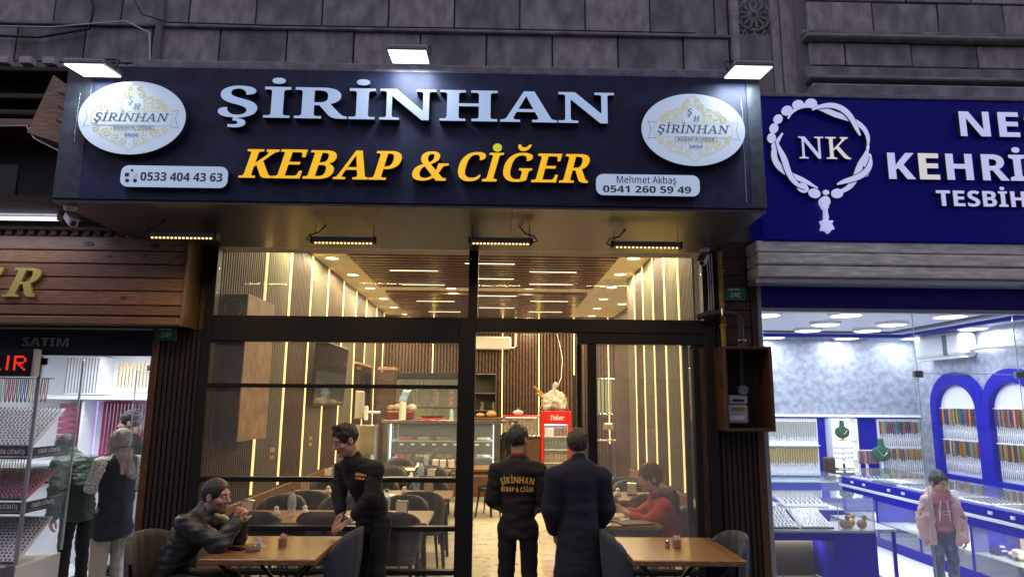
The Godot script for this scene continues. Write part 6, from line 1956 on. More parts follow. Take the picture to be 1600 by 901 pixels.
	put(cs, "tray", bm(Vector3(0.42, 0.02, 0.14), 0.004), M.tray_black, Vector3(0.02, 0.011, 0.07))
	for k in 3:
		var g := Geo.new()
		g.ball(Vector3.ZERO, Vector3(0.05, 0.045, 0.04), 10)
		g.ball(Vector3(0.03, 0.06, 0.0), Vector3(0.025, 0.03, 0.025), 8)
		single("amber_figure", "small carved amber figure in the front counter, %s one" % ["left", "middle", "right"][k], "figurine", g.mesh(), [M.bread, M.gold, M.bread][k], Vector3(3.4 + k * 0.085, 0.67, -0.68 - 0.06 * (k % 2)))
	var gp := Geo.new()
	for k in 12: gp.ball(Vector3(rng.randf_range(-0.06, 0.06), 0.01 + 0.012 * (k % 3), rng.randf_range(-0.04, 0.04)), Vector3.ONE * 0.016, 6)
	single("gold_beads", "heap of gold beads at the bottom left of the counter niche", "beads", gp.mesh(), M.gold, Vector3(2.72, 0.137, -0.66))
	# second counter, its end turned to the window
	var e := thing("corner_case", "glass-sided blue case at the right end of the front counter", "showcase", Vector3(0, 0, -0.6))
	span(e, "base", Vector3(3.662, 0, -0.9), Vector3(3.9, 0.12, -0.1), M.royal, 0.004)
	span(e, "corner_post", Vector3(3.87, 0.122, -0.12), Vector3(3.9, 0.6, -0.09), M.royal, 0.003)
	span(e, "back_panel", Vector3(3.664, 0.122, -0.9), Vector3(3.898, 0.6, -0.88), M.shop_white)
	span(e, "glow_panel", Vector3(3.664, 0.122, -0.878), Vector3(3.674, 0.6, -0.14), M.shop_white)
	span(e, "deck", Vector3(3.662, 0.602, -0.9), Vector3(3.91, 0.625, -0.08), M.aluminium, 0.004)
	span(e, "front_pane", Vector3(3.69, 0.122, -0.108), Vector3(3.868, 0.6, -0.1), M.glass_case)
	# long counter on the right
	var r := thing("long_counter", "long royal blue counter with lit lower cases along the jeweller's right side", "counter", Vector3(5.0, 0, 0))
	span(r, "top_frame", Vector3(0.0, 0.7, -3.9), Vector3(0.7, 0.8, -0.3), M.royal, 0.006)
	span(r, "stripe", Vector3(-0.012, 0.665, -3.9), Vector3(0.7, 0.698, -0.3), M.shop_white, 0.003)
	span(r, "lower_rail", Vector3(-0.004, 0.575, -3.9), Vector3(0.7, 0.663, -0.3), M.royal, 0.004)
	span(r, "plinth", Vector3(0.0, 0.0, -3.9), Vector3(0.7, 0.12, -0.3), M.royal, 0.004)
	span(r, "back_panel", Vector3(0.5, 0.122, -3.9), Vector3(0.52, 0.573, -0.3), M.cream_board)
	span(r, "case_floor", Vector3(0.01, 0.3, -3.88), Vector3(0.5, 0.31, -0.32), M.glass_edge)
	for k in 5:
		span(r, "divider", Vector3(-0.002, 0.122, -0.34 - k * 0.88), Vector3(0.5, 0.573, -0.3 - k * 0.88), M.royal, 0.003)
		if k < 4:
			span(r, "case_lamp", Vector3(0.2, 0.56, -1.1 - k * 0.88), Vector3(0.3, 0.572, -0.4 - k * 0.88), M.case_glow)
			area(r, Vector3(0.25, 0.553, -0.75 - k * 0.88), Vector3.DOWN, Vector2(0.08, 0.7), Color(1.0, 0.84, 0.58), 0.7)
			span(r, "front_pane", Vector3(-0.002, 0.122, -1.176 - k * 0.88), Vector3(0.004, 0.573, -0.342 - k * 0.88), M.glass_case)
			for s in 2:
				span(r, "drawer_lock", Vector3(-0.016, 0.735, -0.6 - k * 0.88 - s * 0.3), Vector3(-0.001, 0.765, -0.55 - k * 0.88 - s * 0.3), M.shop_white)
	span(r, "glass_top", Vector3(0.0, 0.9, -3.9), Vector3(0.7, 0.908, -0.3), M.glass_case)
	span(r, "glass_front", Vector3(-0.004, 0.802, -3.9), Vector3(0.004, 0.898, -0.3), M.glass_case)
	for k in 6:
		var tt := thing("ring_tray", "flat tray of %s in the long counter, number %d from the window" % [["chains", "rings"][k % 2], k + 1], "tray", Vector3(5.36, 0.81, -0.65 - k * 0.56), 0, "trays in the long counter")
		put(tt, "board", bm(Vector3(0.6, 0.02, 0.5), 0.004), M.tray_white if k != 4 else M.tray_black)
		if k % 2:
			ring_rows(tt, Vector3(-0.28, 0.01, 0.22), Vector3.RIGHT, Vector3(0, 0, -1), 10, 8, 0.056, 0.055, 41 + k)
		else:
			var g := Geo.new()
			for j in 9: g.tube([Vector3(-0.27, 0.015, -0.22 + j * 0.055), Vector3(0.27, 0.015, -0.22 + j * 0.055)], 0.006, 5)
			stuff(put(tt, "chains", g.mesh(), M.silver))
	for k in 3:
		var car := thing("toy_car", "%s model vehicle on the lower shelf of the long counter" % ["orange", "cream", "blue"][k], "model car", Vector3(5.2, 0.312, -0.6 - k * 0.24), 1.4)
		var cm: Material = [M.bread, M.cream_board, M.royal_lit][k]
		put(car, "body", bm(Vector3(0.2, 0.045, 0.085), 0.014), cm, Vector3(0, 0.035, 0))
		put(car, "cabin", bm(Vector3(0.11, 0.04, 0.075), 0.014), cm, Vector3(-0.01, 0.073, 0))
		for wx in [-0.06, 0.06]:
			for wz in [-0.04, 0.04]:
				var g := Geo.new()
				g.cyl(Vector3(wx, 0.018, wz - 0.008), Vector3(wx, 0.018, wz + 0.008), 0.018, 0.018, 12)
				put(car, "wheel", g.mesh(), M.cable)

# ---------------------------------------------------------------- chairs and tables
func chair(label: String, at: Vector3, turn: float, m: Material, group: String) -> Node3D:
	var t := thing("chair", label, "chair", at, turn, group)
	if not cache.has("chair"):
		var b := Geo.new()
		var rows := []
		var nu := 73
		for side in 2:
			for k in 9:
				var v := k / 8.0 if side == 0 else 1.0 - k / 8.0
				var r := []
				for j in nu:
					var u := j / (nu - 1.0) * 2 - 1
					var a := u * 1.28
					var top := 0.855 - 0.17 * pow(absf(u), 3.0)
					var y := lerpf(0.44, top, v)
					var flare := 1.0 + 0.14 * v
					var chan := 0.011 * absf(sin(u * 10.5))
					var edge := 1.0 - 0.55 * pow(absf(u), 8.0)
					var th: float = (0.5 + 0.5 * sin(PI * clampf(v * 0.9 + 0.08, 0, 1))) * 0.03 * edge
					var rad := 0.235 + (-th - chan * edge if side == 0 else th * 0.7 + chan * edge * 0.6)
					r.append(Vector3(sin(a) * rad * flare, y, -cos(a) * rad * 0.92 * flare + 0.04))
				rows.append(r)
		rows.append(rows[0])
		b.sheet(rows)
		var s := Geo.new()
		var srows := []
		for q in [[0.395, 0.6], [0.395, 0.92], [0.41, 0.99], [0.44, 1.0], [0.46, 0.97], [0.472, 0.85], [0.476, 0.4], [0.476, 0.01]]:
			var r := []
			for j in 28:
				var a := TAU * j / 28
				var c := Vector2(cos(a), sin(a))
				var k := 1.0 / pow(pow(absf(c.x), 4.0) + pow(absf(c.y), 4.0), 0.25)
				r.append(Vector3(c.y * k * 0.225 * q[1], q[0], c.x * k * 0.225 * q[1] + 0.03))
			srows.append(r)
		s.sheet(srows, true)
		var legs := []
		for q in [[1, 1], [-1, 1], [1, -1], [-1, -1]]:
			var l := Geo.new()
			l.cyl(Vector3(q[0] * 0.17, 0.4, 0.03 + q[1] * 0.16), Vector3(q[0] * 0.215, 0.0, 0.03 + q[1] * 0.21), 0.017, 0.011, 10)
			legs.append(l.mesh())
		cache["chair"] = [b.mesh(), s.mesh(), legs]
	put(t, "backrest", cache.chair[0], m)
	put(t, "seat", cache.chair[1], m)
	for l in cache.chair[2]: put(t, "leg", l, M.dark_metal)
	return t

func cup(at: Vector3, label: String):
	var t := thing("toothpick_cup", label, "cup", at)
	var g := Geo.new()
	g.lathe(Vector3.ZERO, [Vector2(0.001, 0.003), Vector2(0.029, 0.0), Vector2(0.031, 0.004), Vector2(0.032, 0.055), Vector2(0.029, 0.055), Vector2(0.028, 0.01), Vector2(0.001, 0.009)], 18)
	put(t, "cup", g.mesh(), M.copper)
	rng.seed = int(at.x * 100) + 500
	var p := Geo.new()
	for k in 40:
		var a := rng.randf() * TAU
		var r := rng.randf_range(0.0, 0.02)
		p.cyl(Vector3(cos(a) * r * 0.8, 0.012, sin(a) * r * 0.8), Vector3(cos(a) * r * 1.4, rng.randf_range(0.072, 0.09), sin(a) * r * 1.4), 0.003, 0.0025, 5)
	stuff(put(t, "toothpicks", p.mesh(), M.toothpick))

func terrace_table(at: Vector3, label: String):
	var t := thing("table", label, "table", at, 0, "wooden tables on the pavement")
	put(t, "table_top", bm(Vector3(0.785, 0.04, 0.8), 0.006), M.table_wood, Vector3(0, 0.73, 0))
	for z in [-0.26, 0.26]:
		for s in [-1, 1]:
			var g := Geo.new()
			g.cyl(Vector3(s * 0.32, 0.7, z + s * 0.016), Vector3(-s * 0.32, 0.015, z + s * 0.016), 0.016, 0.016, 8)
			put(t, "leg", g.mesh(), M.dark_metal)
		put(t, "foot_bar", bm(Vector3(0.7, 0.025, 0.06), 0.004), M.dark_metal, Vector3(0, 0.0125, z))
	put(t, "under_frame", bm(Vector3(0.68, 0.025, 0.58), 0.004), M.dark_metal, Vector3(0, 0.697, 0))

func terrace():
	terrace_table(Vector3(-1.6, 0, 0.835), "orange-brown wooden table outside with the seated man leaning on it")
	terrace_table(Vector3(1.34, 0, 0.83), "orange-brown wooden table outside on the right with only a toothpick cup")
	chair("brown velvet chair the seated man on the left sits on", Vector3(-2.4, 0, 0.87), 1.25, M.chair_brown, "chairs on the pavement")
	chair("dark blue chair the leaning waiter rests his hand on", Vector3(-1.23, 0, 0.66), -PI / 2 - 0.1, M.chair_blue, "chairs on the pavement")
	chair("dark grey chair at the right end of the right outdoor table", Vector3(1.66, 0, 0.8), -PI / 2 + 0.15, M.chair_blue, "chairs on the pavement")
	chair("dark chair between the man in the long coat and the right outdoor table", Vector3(1.02, 0, 0.75), PI / 2, M.chair_blue, "chairs on the pavement")
	cup(Vector3(-1.56, 0.75, 0.82), "copper toothpick cup on the left outdoor table")
	cup(Vector3(1.36, 0.75, 0.82), "copper toothpick cup on the right outdoor table")
	var sb := thing("salt_shaker", "small steel shaker beside the toothpick cup on the right outdoor table", "shaker", Vector3(1.29, 0.75, 0.81))
	var sg := Geo.new()
	sg.lathe(Vector3.ZERO, [Vector2(0.001, 0.0), Vector2(0.018, 0.0), Vector2(0.018, 0.04), Vector2(0.012, 0.052), Vector2(0.001, 0.054)], 14)
	put(sb, "body", sg.mesh(), M.steel)
	var a := thing("ashtray", "round glass ashtray on the left outdoor table beside the phone", "ashtray", Vector3(-1.72, 0.75, 0.98))
	var g := Geo.new()
	g.lathe(Vector3.ZERO, [Vector2(0.001, 0.0), Vector2(0.048, 0.0), Vector2(0.053, 0.006), Vector2(0.053, 0.042), Vector2(0.044, 0.042), Vector2(0.04, 0.014), Vector2(0.001, 0.012)], 22)
	mat("ash_glass", Color(0.30, 0.2, 0.13), 0.08, 0.0, {"alpha": 0.6})
	put(a, "bowl", g.mesh(), M.ash_glass)
	put(a, "cigarette", bm(Vector3(0.008, 0.008, 0.05), 0.003), M.paper, Vector3(0.01, 0.022, 0.0), Basis(Vector3.UP, 0.7))
	var p := thing("phone", "black phone lying on the left outdoor table", "phone", Vector3(-1.86, 0.75, 0.93), 1.25)
	put(p, "body", bm(Vector3(0.075, 0.009, 0.155), 0.003), M.phone_black, Vector3(0, 0.0045, 0))
	put(p, "camera_bump", bm(Vector3(0.028, 0.003, 0.03), 0.001), M.dark_metal, Vector3(-0.018, 0.0105, -0.055))
	var gl := thing("tea_glass", "small clear tea glass behind the ashtray on the left outdoor table", "glass", Vector3(-1.72, 0.75, 0.84))
	var tg := Geo.new()
	tg.lathe(Vector3.ZERO, [Vector2(0.001, 0.002), Vector2(0.02, 0.0), Vector2(0.024, 0.012), Vector2(0.018, 0.035), Vector2(0.026, 0.065)], 16)
	put(gl, "glass", tg.mesh(), M.bottle)
	var tp := Geo.new()
	tp.lathe(Vector3.ZERO, [Vector2(0.001, 0.001), Vector2(0.045, 0.0), Vector2(0.05, 0.006)], 18)
	put(gl, "saucer", tp.mesh(), M.bottle)

func napkin_box(at: Vector3, label: String):
	var t := thing("napkin_holder", label, "napkin holder", at, 0, "napkin holders in the restaurant")
	put(t, "frame", bm(Vector3(0.115, 0.14, 0.06), 0.008), M.steel, Vector3(0, 0.072, 0))
	put(t, "napkins", bm(Vector3(0.095, 0.115, 0.004)), M.paper, Vector3(0, 0.075, 0.0315))
	put(t, "foot", bm(Vector3(0.13, 0.012, 0.08), 0.003), M.dark_metal, Vector3(0, 0.006, 0))

func jar(at: Vector3, label: String):
	var t := thing("spice_jar", label, "jar", at, 0, "white spice jars in the restaurant")
	if not cache.has("jar"):
		var g := Geo.new()
		g.lathe(Vector3.ZERO, [Vector2(0.001, 0.0), Vector2(0.034, 0.0), Vector2(0.042, 0.02), Vector2(0.04, 0.04), Vector2(0.022, 0.058), Vector2(0.02, 0.066)], 16)
		var l := Geo.new()
		l.lathe(Vector3.ZERO, [Vector2(0.021, 0.064), Vector2(0.026, 0.072), Vector2(0.018, 0.085), Vector2(0.006, 0.09), Vector2(0.001, 0.098)], 14)
		cache["jar"] = [g.mesh(), l.mesh()]
	put(t, "body", cache.jar[0], M.ceramic)
	put(t, "lid", cache.jar[1], M.ceramic)

func inside_table(at: Vector3, wide: float, label: String):
	var t := thing("table", label, "table", at, 0, "wooden tables inside the restaurant")
	put(t, "table_top", bm(Vector3(wide, 0.04, 0.7), 0.006), M.table_wood, Vector3(0, 0.73, 0))
	put(t, "apron", bm(Vector3(wide - 0.1, 0.05, 0.6), 0.004), M.trim_wood, Vector3(0, 0.684, 0))
	for x in [-1, 1]:
		for z in [-1, 1]:
			var g := Geo.new()
			g.cyl(Vector3(x * (wide * 0.5 - 0.1), 0.66, z * 0.27), Vector3(x * (wide * 0.5 - 0.06), 0.0, z * 0.3), 0.026, 0.018, 10)
			put(t, "leg", g.mesh(), M.dark_metal)

func dining():
	var row := ["first", "second", "third", "fourth"]
	for k in 4:
		var z: float = [-0.5, -2.04, -3.6, -5.1][k]
		var x1: float = [-0.6, -0.5, -0.62, -0.7][k]
		var wide: float = x1 + 2.42
		var cx := x1 - wide * 0.5
		inside_table(Vector3(cx, 0, z), wide, "long wooden table by the left wall inside, %s row from the window" % row[k])
		for s in 3:
			var x := x1 - 0.3 - s * 0.62
			chair("dark tufted chair on the window side of the %s inside table, %s" % [row[k], ["aisle end", "middle", "wall end"][s]], Vector3(x, 0, z + (0.2 if k == 0 else 0.38)), PI + 0.06 * (s - 1), M.chair_leather if k == 0 else M.chair_blue, "dark chairs inside the restaurant")
			chair("dark tufted chair on the far side of the %s inside table, %s" % [row[k], ["aisle end", "middle", "wall end"][s]], Vector3(x - 0.02, 0, z - 0.48), 0.05 * (1 - s), M.chair_blue, "dark chairs inside the restaurant")
		for s in 2:
			var x := x1 - 0.42 - s * 0.88
			bottle(Vector3(x, 0.75, z - 0.02), "blue-capped water bottle on the %s inside table, %s" % [row[k], ["aisle end", "wall end"][s]], 1.15, "water bottles in the restaurant")
			jar(Vector3(x - 0.13, 0.75, z + 0.02), "white jar on the %s inside table left of the %s bottle" % [row[k], ["aisle-end", "wall-end"][s]])
			if s == 1: jar(Vector3(x + 0.12, 0.75, z - 0.03), "white jar on the %s inside table right of the wall-end bottle" % row[k])
			napkin_box(Vector3(x + (0.15 if s == 0 else -0.4), 0.75, z), "napkin holder on the %s inside table, %s" % [row[k], ["aisle end", "wall end"][s]])
		single("paper_mat", "white paper place mat on the %s inside table" % row[k], "place mat", bm(Vector3(0.42, 0.002, 0.3)), M.paper, Vector3(cx + 0.1, 0.7512, z + 0.14), Basis(Vector3.UP, 0.1), "place mats")
	# right bank
	inside_table(Vector3(1.12, 0, -0.42), 0.72, "wooden table inside by the right window in front of the man in red")
	chair("dark chair the man in the red top sits on", Vector3(1.66, 0, -0.5), -PI / 2, M.chair_leather, "dark chairs inside the restaurant")
	inside_table(Vector3(1.4, 0, -2.0), 1.2, "wooden table by the right wall inside, second row")
	for s in 2:
		chair("dark tufted chair on the window side of the second right table, %s" % ["aisle end", "wall end"][s], Vector3(1.1 + s * 0.6, 0, -1.58), PI, M.chair_leather, "dark chairs inside the restaurant")
		chair("dark tufted chair on the far side of the second right table, %s" % ["aisle end", "wall end"][s], Vector3(1.1 + s * 0.6, 0, -2.46), 0, M.chair_blue, "dark chairs inside the restaurant")
	bottle(Vector3(1.2, 0.75, -1.9), "left of the two water bottles on the second right table", 1.15, "water bottles in the restaurant")
	bottle(Vector3(1.3, 0.75, -1.86), "right of the two water bottles on the second right table", 1.15, "water bottles in the restaurant")
	jar(Vector3(1.42, 0.75, -1.95), "white jar beside the two water bottles on the second right table")
	napkin_box(Vector3(1.6, 0.75, -2.05), "napkin holder on the second right table")
	inside_table(Vector3(1.4, 0, -3.6), 1.2, "wooden table by the right wall inside, third row")
	for s in 2:
		chair("dark tufted chair on the window side of the third right table, %s" % ["aisle end", "wall end"][s], Vector3(1.1 + s * 0.6, 0, -3.2), PI, M.chair_blue, "dark chairs inside the restaurant")
	var tb := thing("dinner_plate", "white plate on the table in front of the man in red", "plate", Vector3(1.1, 0.75, -0.34))
	var g := Geo.new()
	g.lathe(Vector3.ZERO, [Vector2(0.001, 0.006), Vector2(0.07, 0.003), Vector2(0.11, 0.016), Vector2(0.112, 0.014), Vector2(0.07, 0.0), Vector2(0.001, 0.0)], 24)
	put(tb, "plate", g.mesh(), M.ceramic)
	put(tb, "bread", bm(Vector3(0.09, 0.025, 0.06), 0.012), M.bread, Vector3(0.0, 0.018, 0))
	single("menu_folder", "dark menu folder on the table in front of the man in red", "menu", bm(Vector3(0.3, 0.012, 0.2), 0.003), M.tray_black, Vector3(1.25, 0.757, -0.18), Basis(Vector3.UP, 0.15))
	# high table and chair beyond the doorway
	inside_table(Vector3(-0.35, 0, -5.4), 0.7, "wooden table just beyond the doorway before the food counter")
	chair("dark chair seen through the doorway beside the food counter", Vector3(-0.02, 0, -5.2), -PI / 2 - 0.3, M.chair_leather, "dark chairs inside the restaurant")
	for k in 3: napkin_box(Vector3(-0.85 + k * 0.14, 0.75, -5.1), "white napkin holder in the cluster on the fourth inside table, %s" % ["left", "middle", "right"][k])
	# grey jacket over the chair back
	var j := Field.new(Vector3(-0.3, -0.5, -0.3), Vector3(0.3, 0.2, 0.3), 0.014)
	j.cap(Vector3(-0.02, 0.02, -0.13), Vector3(-0.02, 0.02, 0.13), 0.045, 0.045, 0.03)
	j.cap(Vector3(0.03, 0.0, -0.1), Vector3(0.06, -0.34, -0.08), 0.05, 0.075, 0.04)
	j.cap(Vector3(0.03, 0.0, 0.08), Vector3(0.05, -0.38, 0.1), 0.05, 0.07, 0.04)
	single("draped_jacket", "grey jacket draped over the chair back behind the man in red", "jacket", net_mesh([j.arrays(0.03, 7.0, Vector3(1.4, 0.4, 1.4), 9)]), M.grey_cloth, Vector3(1.9, 0.84, -0.48))

# ---------------------------------------------------------------- kitchen end
func kitchen():
	var t := thing("food_counter", "steel refrigerated food counter with lit glass front at the back of the restaurant", "counter", Vector3(0, 0, -6.7))
	span(t, "base", Vector3(-2.1, 0.0, -0.7), Vector3(0.14, 0.52, 0.0), M.steel, 0.006)
	span(t, "wood_front", Vector3(-2.05, 0.1, 0.0), Vector3(0.1, 0.46, 0.015), M.trim_wood, 0.004)
	span(t, "top", Vector3(-2.14, 1.42, -0.74), Vector3(0.2, 1.475, 0.03), M.steel, 0.006)
	for x in [-2.1, -0.02]:
		span(t, "corner_post", Vector3(x, 0.522, -0.08), Vector3(x + 0.1, 1.418, 0.0), M.steel, 0.004)
	span(t, "back", Vector3(-2.1, 0.522, -0.7), Vector3(0.1, 1.418, -0.66), M.print_blue)
	span(t, "front_pane", Vector3(-1.99, 0.53, -0.02), Vector3(-0.03, 1.41, -0.012), M.glass_case)
	span(t, "shelf", Vector3(-1.99, 1.08, -0.6), Vector3(-0.03, 1.095, -0.05), M.glass_edge)
	span(t, "shelf", Vector3(-1.99, 0.76, -0.6), Vector3(-0.03, 0.775, -0.05), M.steel)
	mat("cool_glow", Color(0.8, 0.9, 1), 0.4, 0, {"glow": Color(0.72, 0.85, 1.0), "energy": 1.7})
	for q in [[-1.985, 0.03], [-0.055, 0.02]]:
		span(t, "side_lamp", Vector3(q[0], 0.55, -0.1), Vector3(q[0] + q[1], 1.4, -0.07), M.cool_glow)
		area(t, Vector3(q[0] + (0.04 if q[0] < -1 else -0.02), 0.97, -0.1), Vector3(1 if q[0] < -1 else -1, 0, -0.2), Vector2(0.04, 0.8), Color(0.55, 0.78, 1.0), 0.2)
	var pt := Geo.new()
	for k in 9: pt.box(Vector3(-1.75 + k * 0.2, 1.03, -0.045), Vector3(0.07, 0.03, 0.003))
	stuff(put(t, "price_tags", pt.mesh(), M.paper))
	rng.seed = 90
	for k in 10:
		var y: float = 1.097 if k < 5 else 0.777
		var x := -1.75 + (k % 5) * 0.38
		var m: Material = [M.red_paint, M.bread, M.ceramic, M.kitchen_tile, M.red_cloth][(k * 3) % 5]
		var d := thing("food_tray", "tray of %s food in the lit counter, %s shelf, number %d" % [["red", "golden", "white", "green", "dark red"][(k * 3) % 5], "upper" if k < 5 else "lower", k % 5 + 1], "food tray", Vector3(x, y, -6.95), 0, "trays in the food counter")
		put(d, "tray", bm(Vector3(0.32, 0.02, 0.3), 0.005), M.steel, Vector3(0, 0.01, 0))
		var f := Geo.new()
		for j in 14: f.ball(Vector3(rng.randf_range(-0.12, 0.12), 0.035, rng.randf_range(-0.1, 0.1)), Vector3(0.04, 0.025, 0.03), 7)
		stuff(put(d, "food", f.mesh(), m))
	# things on the counter
	var rt := thing("serving_tray", "flat red tray with dark bowls on top of the food counter", "tray", Vector3(-1.22, 1.477, -6.9))
	put(rt, "tray", bm(Vector3(0.5, 0.03, 0.34), 0.008), M.red_paint, Vector3(0, 0.015, 0))
	var bo := Geo.new()
	bo.ball(Vector3(-0.1, 0.06, 0), Vector3(0.11, 0.05, 0.1), 12)
	bo.ball(Vector3(0.1, 0.065, 0.02), Vector3(0.12, 0.06, 0.1), 12)
	put(rt, "bowls", bo.mesh(), M.tray_black)
	var ba := thing("bread_basket", "dark red basket with loaves in plastic on the food counter", "basket", Vector3(-1.82, 1.477, -6.95))
	put(ba, "basket", bm(Vector3(0.5, 0.16, 0.3), 0.02), M.stone_red, Vector3(0, 0.08, 0))
	for k in 4:
		var g := Geo.new()
		g.ball(Vector3(-0.18 + k * 0.13, 0.2 + 0.02 * (k % 2), 0), Vector3(0.1, 0.075, 0.11), 12)
		put(ba, "loaf", g.mesh(), M.plastic_bag if k % 2 else M.bread)
	var pr := thing("paper_roll", "tall roll of cream paper with a blue cloth on top on the food counter", "paper roll", Vector3(-1.76, 1.477, -6.76))
	var pg := Geo.new()
	pg.cyl(Vector3.ZERO, Vector3(0, 0.34, 0), 0.065, 0.065, 18)
	put(pr, "roll", pg.mesh(), M.cream_board)
	var cf := Field.new(Vector3(-0.2, 0.2, -0.2), Vector3(0.25, 0.65, 0.2), 0.02)
	cf.cap(Vector3(0, 0.36, 0), Vector3(0.04, 0.5, 0), 0.075, 0.06, 0.03)
	cf.cap(Vector3(0.04, 0.48, 0), Vector3(0.12, 0.53, 0), 0.05, 0.03, 0.03)
	put(pr, "cloth", net_mesh([cf.arrays(0.02, 9.0)]), M.bottle_label)
	bottle(Vector3(-0.85, 1.477, -6.9), "clear bottle on the food counter next to the mullion", 1.1, "water bottles in the restaurant")
	var ml := thing("meat_tray", "wooden tray with wrapped rolls on the right end of the food counter", "tray", Vector3(-0.15, 1.477, -6.9))
	put(ml, "board", bm(Vector3(0.55, 0.05, 0.35), 0.008), M.trim_wood, Vector3(0, 0.025, 0))
	var mr := Geo.new()
	mr.ball(Vector3(-0.15, 0.09, 0.02), Vector3(0.09, 0.045, 0.07), 10)
	mr.ball(Vector3(0.06, 0.11, 0.0), Vector3(0.11, 0.07, 0.08), 10)
	put(ml, "rolls", mr.mesh(), M.bread)
	# tiled wall, hood and shelves
	var w := thing("kitchen_wall", "brown plank-tiled kitchen wall with pale green tiles behind the food counter", "wall", Vector3(0, 0, -9.35))
	span(w, "core", Vector3(-2.58, 0.0, -0.2), Vector3(-0.05, 2.42, -0.02), M.slat_groove)
	for k in 9:
		var y := 1.68 + k * 0.083
		for i in 3:
			span(w, "plank_tile", Vector3(-2.58 + i * 0.845 + 0.12 * (k % 2), y, -0.02), Vector3(-1.745 + i * 0.845 + 0.12 * (k % 2) if i < 2 else -0.05, y + 0.079, -0.005), M.kitchen_plank if (k + i) % 2 else M.kitchen_plank_b, 0.002)
	for i in 12:
		for k in 3:
			span(w, "wall_tile", Vector3(-2.1 + i * 0.172, 1.16 + k * 0.172, -0.02), Vector3(-1.932 + i * 0.172, 1.328 + k * 0.172, -0.006), M.kitchen_tile, 0.002)
	var hd := thing("kitchen_hood", "glass-fronted dark extractor hood over the kitchen", "extractor hood", Vector3(-1.25, 0, -8.7))
	span(hd, "canopy", Vector3(-0.95, 2.3, -0.6), Vector3(0.42, 2.44, 0.0), M.dark_metal, 0.006)
	for x in [-0.95, -0.4, -0.2, 0.4]:
		span(hd, "stile", Vector3(x, 1.7, -0.02), Vector3(x + 0.02, 2.298, 0.0), M.steel)
	span(hd, "pane", Vector3(-0.93, 1.7, -0.012), Vector3(0.4, 2.298, -0.006), M.glass_case)
	for k in 3:
		var mt := thing("hanging_meat", "skewered meat hanging behind the hood glass, %s piece" % ["left", "middle", "right"][k], "meat", Vector3(-1.35 + k * 0.33, 1.75, -8.95), 0, "meat in the kitchen")
		var mg := Field.new(Vector3(-0.15, -0.1, -0.12), Vector3(0.15, 0.4, 0.12), 0.02)
		mg.cap(Vector3(0, 0, 0), Vector3(0.01, 0.3, 0), 0.08, 0.05, 0.02)
		put(mt, "meat", net_mesh([mg.arrays(0.05, 9.0)]), M.meat)
		put(mt, "hook", bm(Vector3(0.008, 0.25, 0.008)), M.steel, Vector3(0.01, 0.42, 0))
	var col := thing("plank_column", "column clad in brown plank tiles beside the kitchen", "column", Vector3(-2.2, 0, -7.6))
	for k in 25:
		put(col, "plank_tile", bm(Vector3(0.34, 0.093, 0.3), 0.003), M.kitchen_plank if k % 2 else M.kitchen_plank_b, Vector3(0, 0.05 + k * 0.096, 0))
	put(col, "cap", bm(Vector3(0.36, 0.06, 0.32), 0.004), M.panel_board, Vector3(0, 2.46, 0))
	var bp := thing("menu_screen", "black glossy menu panel on the left wall before the kitchen", "panel", Vector3(-2.56, 2.0, -6.95))
	put(bp, "panel", bm(Vector3(0.04, 0.95, 1.5), 0.006), M.screen)
	put(bp, "top_trim", bm(Vector3(0.06, 0.04, 1.56)), M.panel_board, Vector3(0, 0.5, 0))
	var sf := thing("wash_stand", "steel wash stand with a white tap and hanging apron by the left wall", "stand", Vector3(-2.33, 0, -6.2))
	put(sf, "cabinet", bm(Vector3(0.4, 1.4, 0.5), 0.01), M.steel, Vector3(0, 0.7, 0))
	put(sf, "tap", bm(Vector3(0.3, 0.05, 0.05), 0.015), M.white_plastic, Vector3(0.1, 1.62, 0))
	put(sf, "tap_post", bm(Vector3(0.07, 0.26, 0.07), 0.02), M.white_plastic, Vector3(0.0, 1.6, 0.0))
	put(sf, "apron", bm(Vector3(0.2, 0.5, 0.08), 0.03), M.grey_cloth, Vector3(-0.15, 1.75, -0.05))
	var kd := thing("kitchen_shelf", "dark open kitchen shelf with pots beyond the doorway", "shelf", Vector3(-0.26, 0, -9.0))
	span(kd, "case", Vector3(-0.26, 0.0, -0.3), Vector3(0.26, 2.42, -0.26), M.hood_glass)
	for y in [1.2, 1.62, 2.0, 2.42]:
		span(kd, "board", Vector3(-0.26, y, -0.259), Vector3(0.26, y + 0.025, 0.1), M.steel, 0.003)
	span(kd, "side", Vector3(0.24, 0.0, -0.259), Vector3(0.262, 2.42, 0.1), M.trim_wood)
	for k in 4:
		var pg2 := Geo.new()
		pg2.cyl(Vector3.ZERO, Vector3(0, 0.1 + 0.08 * (k % 2), 0), 0.05, 0.055, 14)
		single("pot", "steel pot on the dark kitchen shelf, number %d" % (k + 1), "pot", pg2.mesh(), M.steel, Vector3(-0.44 + k * 0.13, [1.225, 1.645][k % 2], -9.05), Basis(), "pots on the kitchen shelf")
	# warmer with red roof
	var wm := thing("food_warmer", "glass food warmer with red roof edge and golden bread beside the drinks fridge", "food warmer", Vector3(0.55, 0, -8.45))
	span(wm, "stand", Vector3(-0.4, 0.0, -0.3), Vector3(0.38, 1.1, 0.15), M.trim_wood, 0.006)
	span(wm, "deck", Vector3(-0.42, 1.102, -0.32), Vector3(0.4, 1.135, 0.2), M.steel, 0.004)
	span(wm, "roof", Vector3(-0.41, 1.51, -0.3), Vector3(0.39, 1.545, 0.18), M.red_paint, 0.006)
	span(wm, "front_pane", Vector3(-0.4, 1.137, 0.16), Vector3(0.38, 1.508, 0.168), M.glass_case)
	for x in [-0.4, 0.37]:
		span(wm, "post", Vector3(x, 1.137, 0.14), Vector3(x + 0.012, 1.508, 0.158), M.gold)
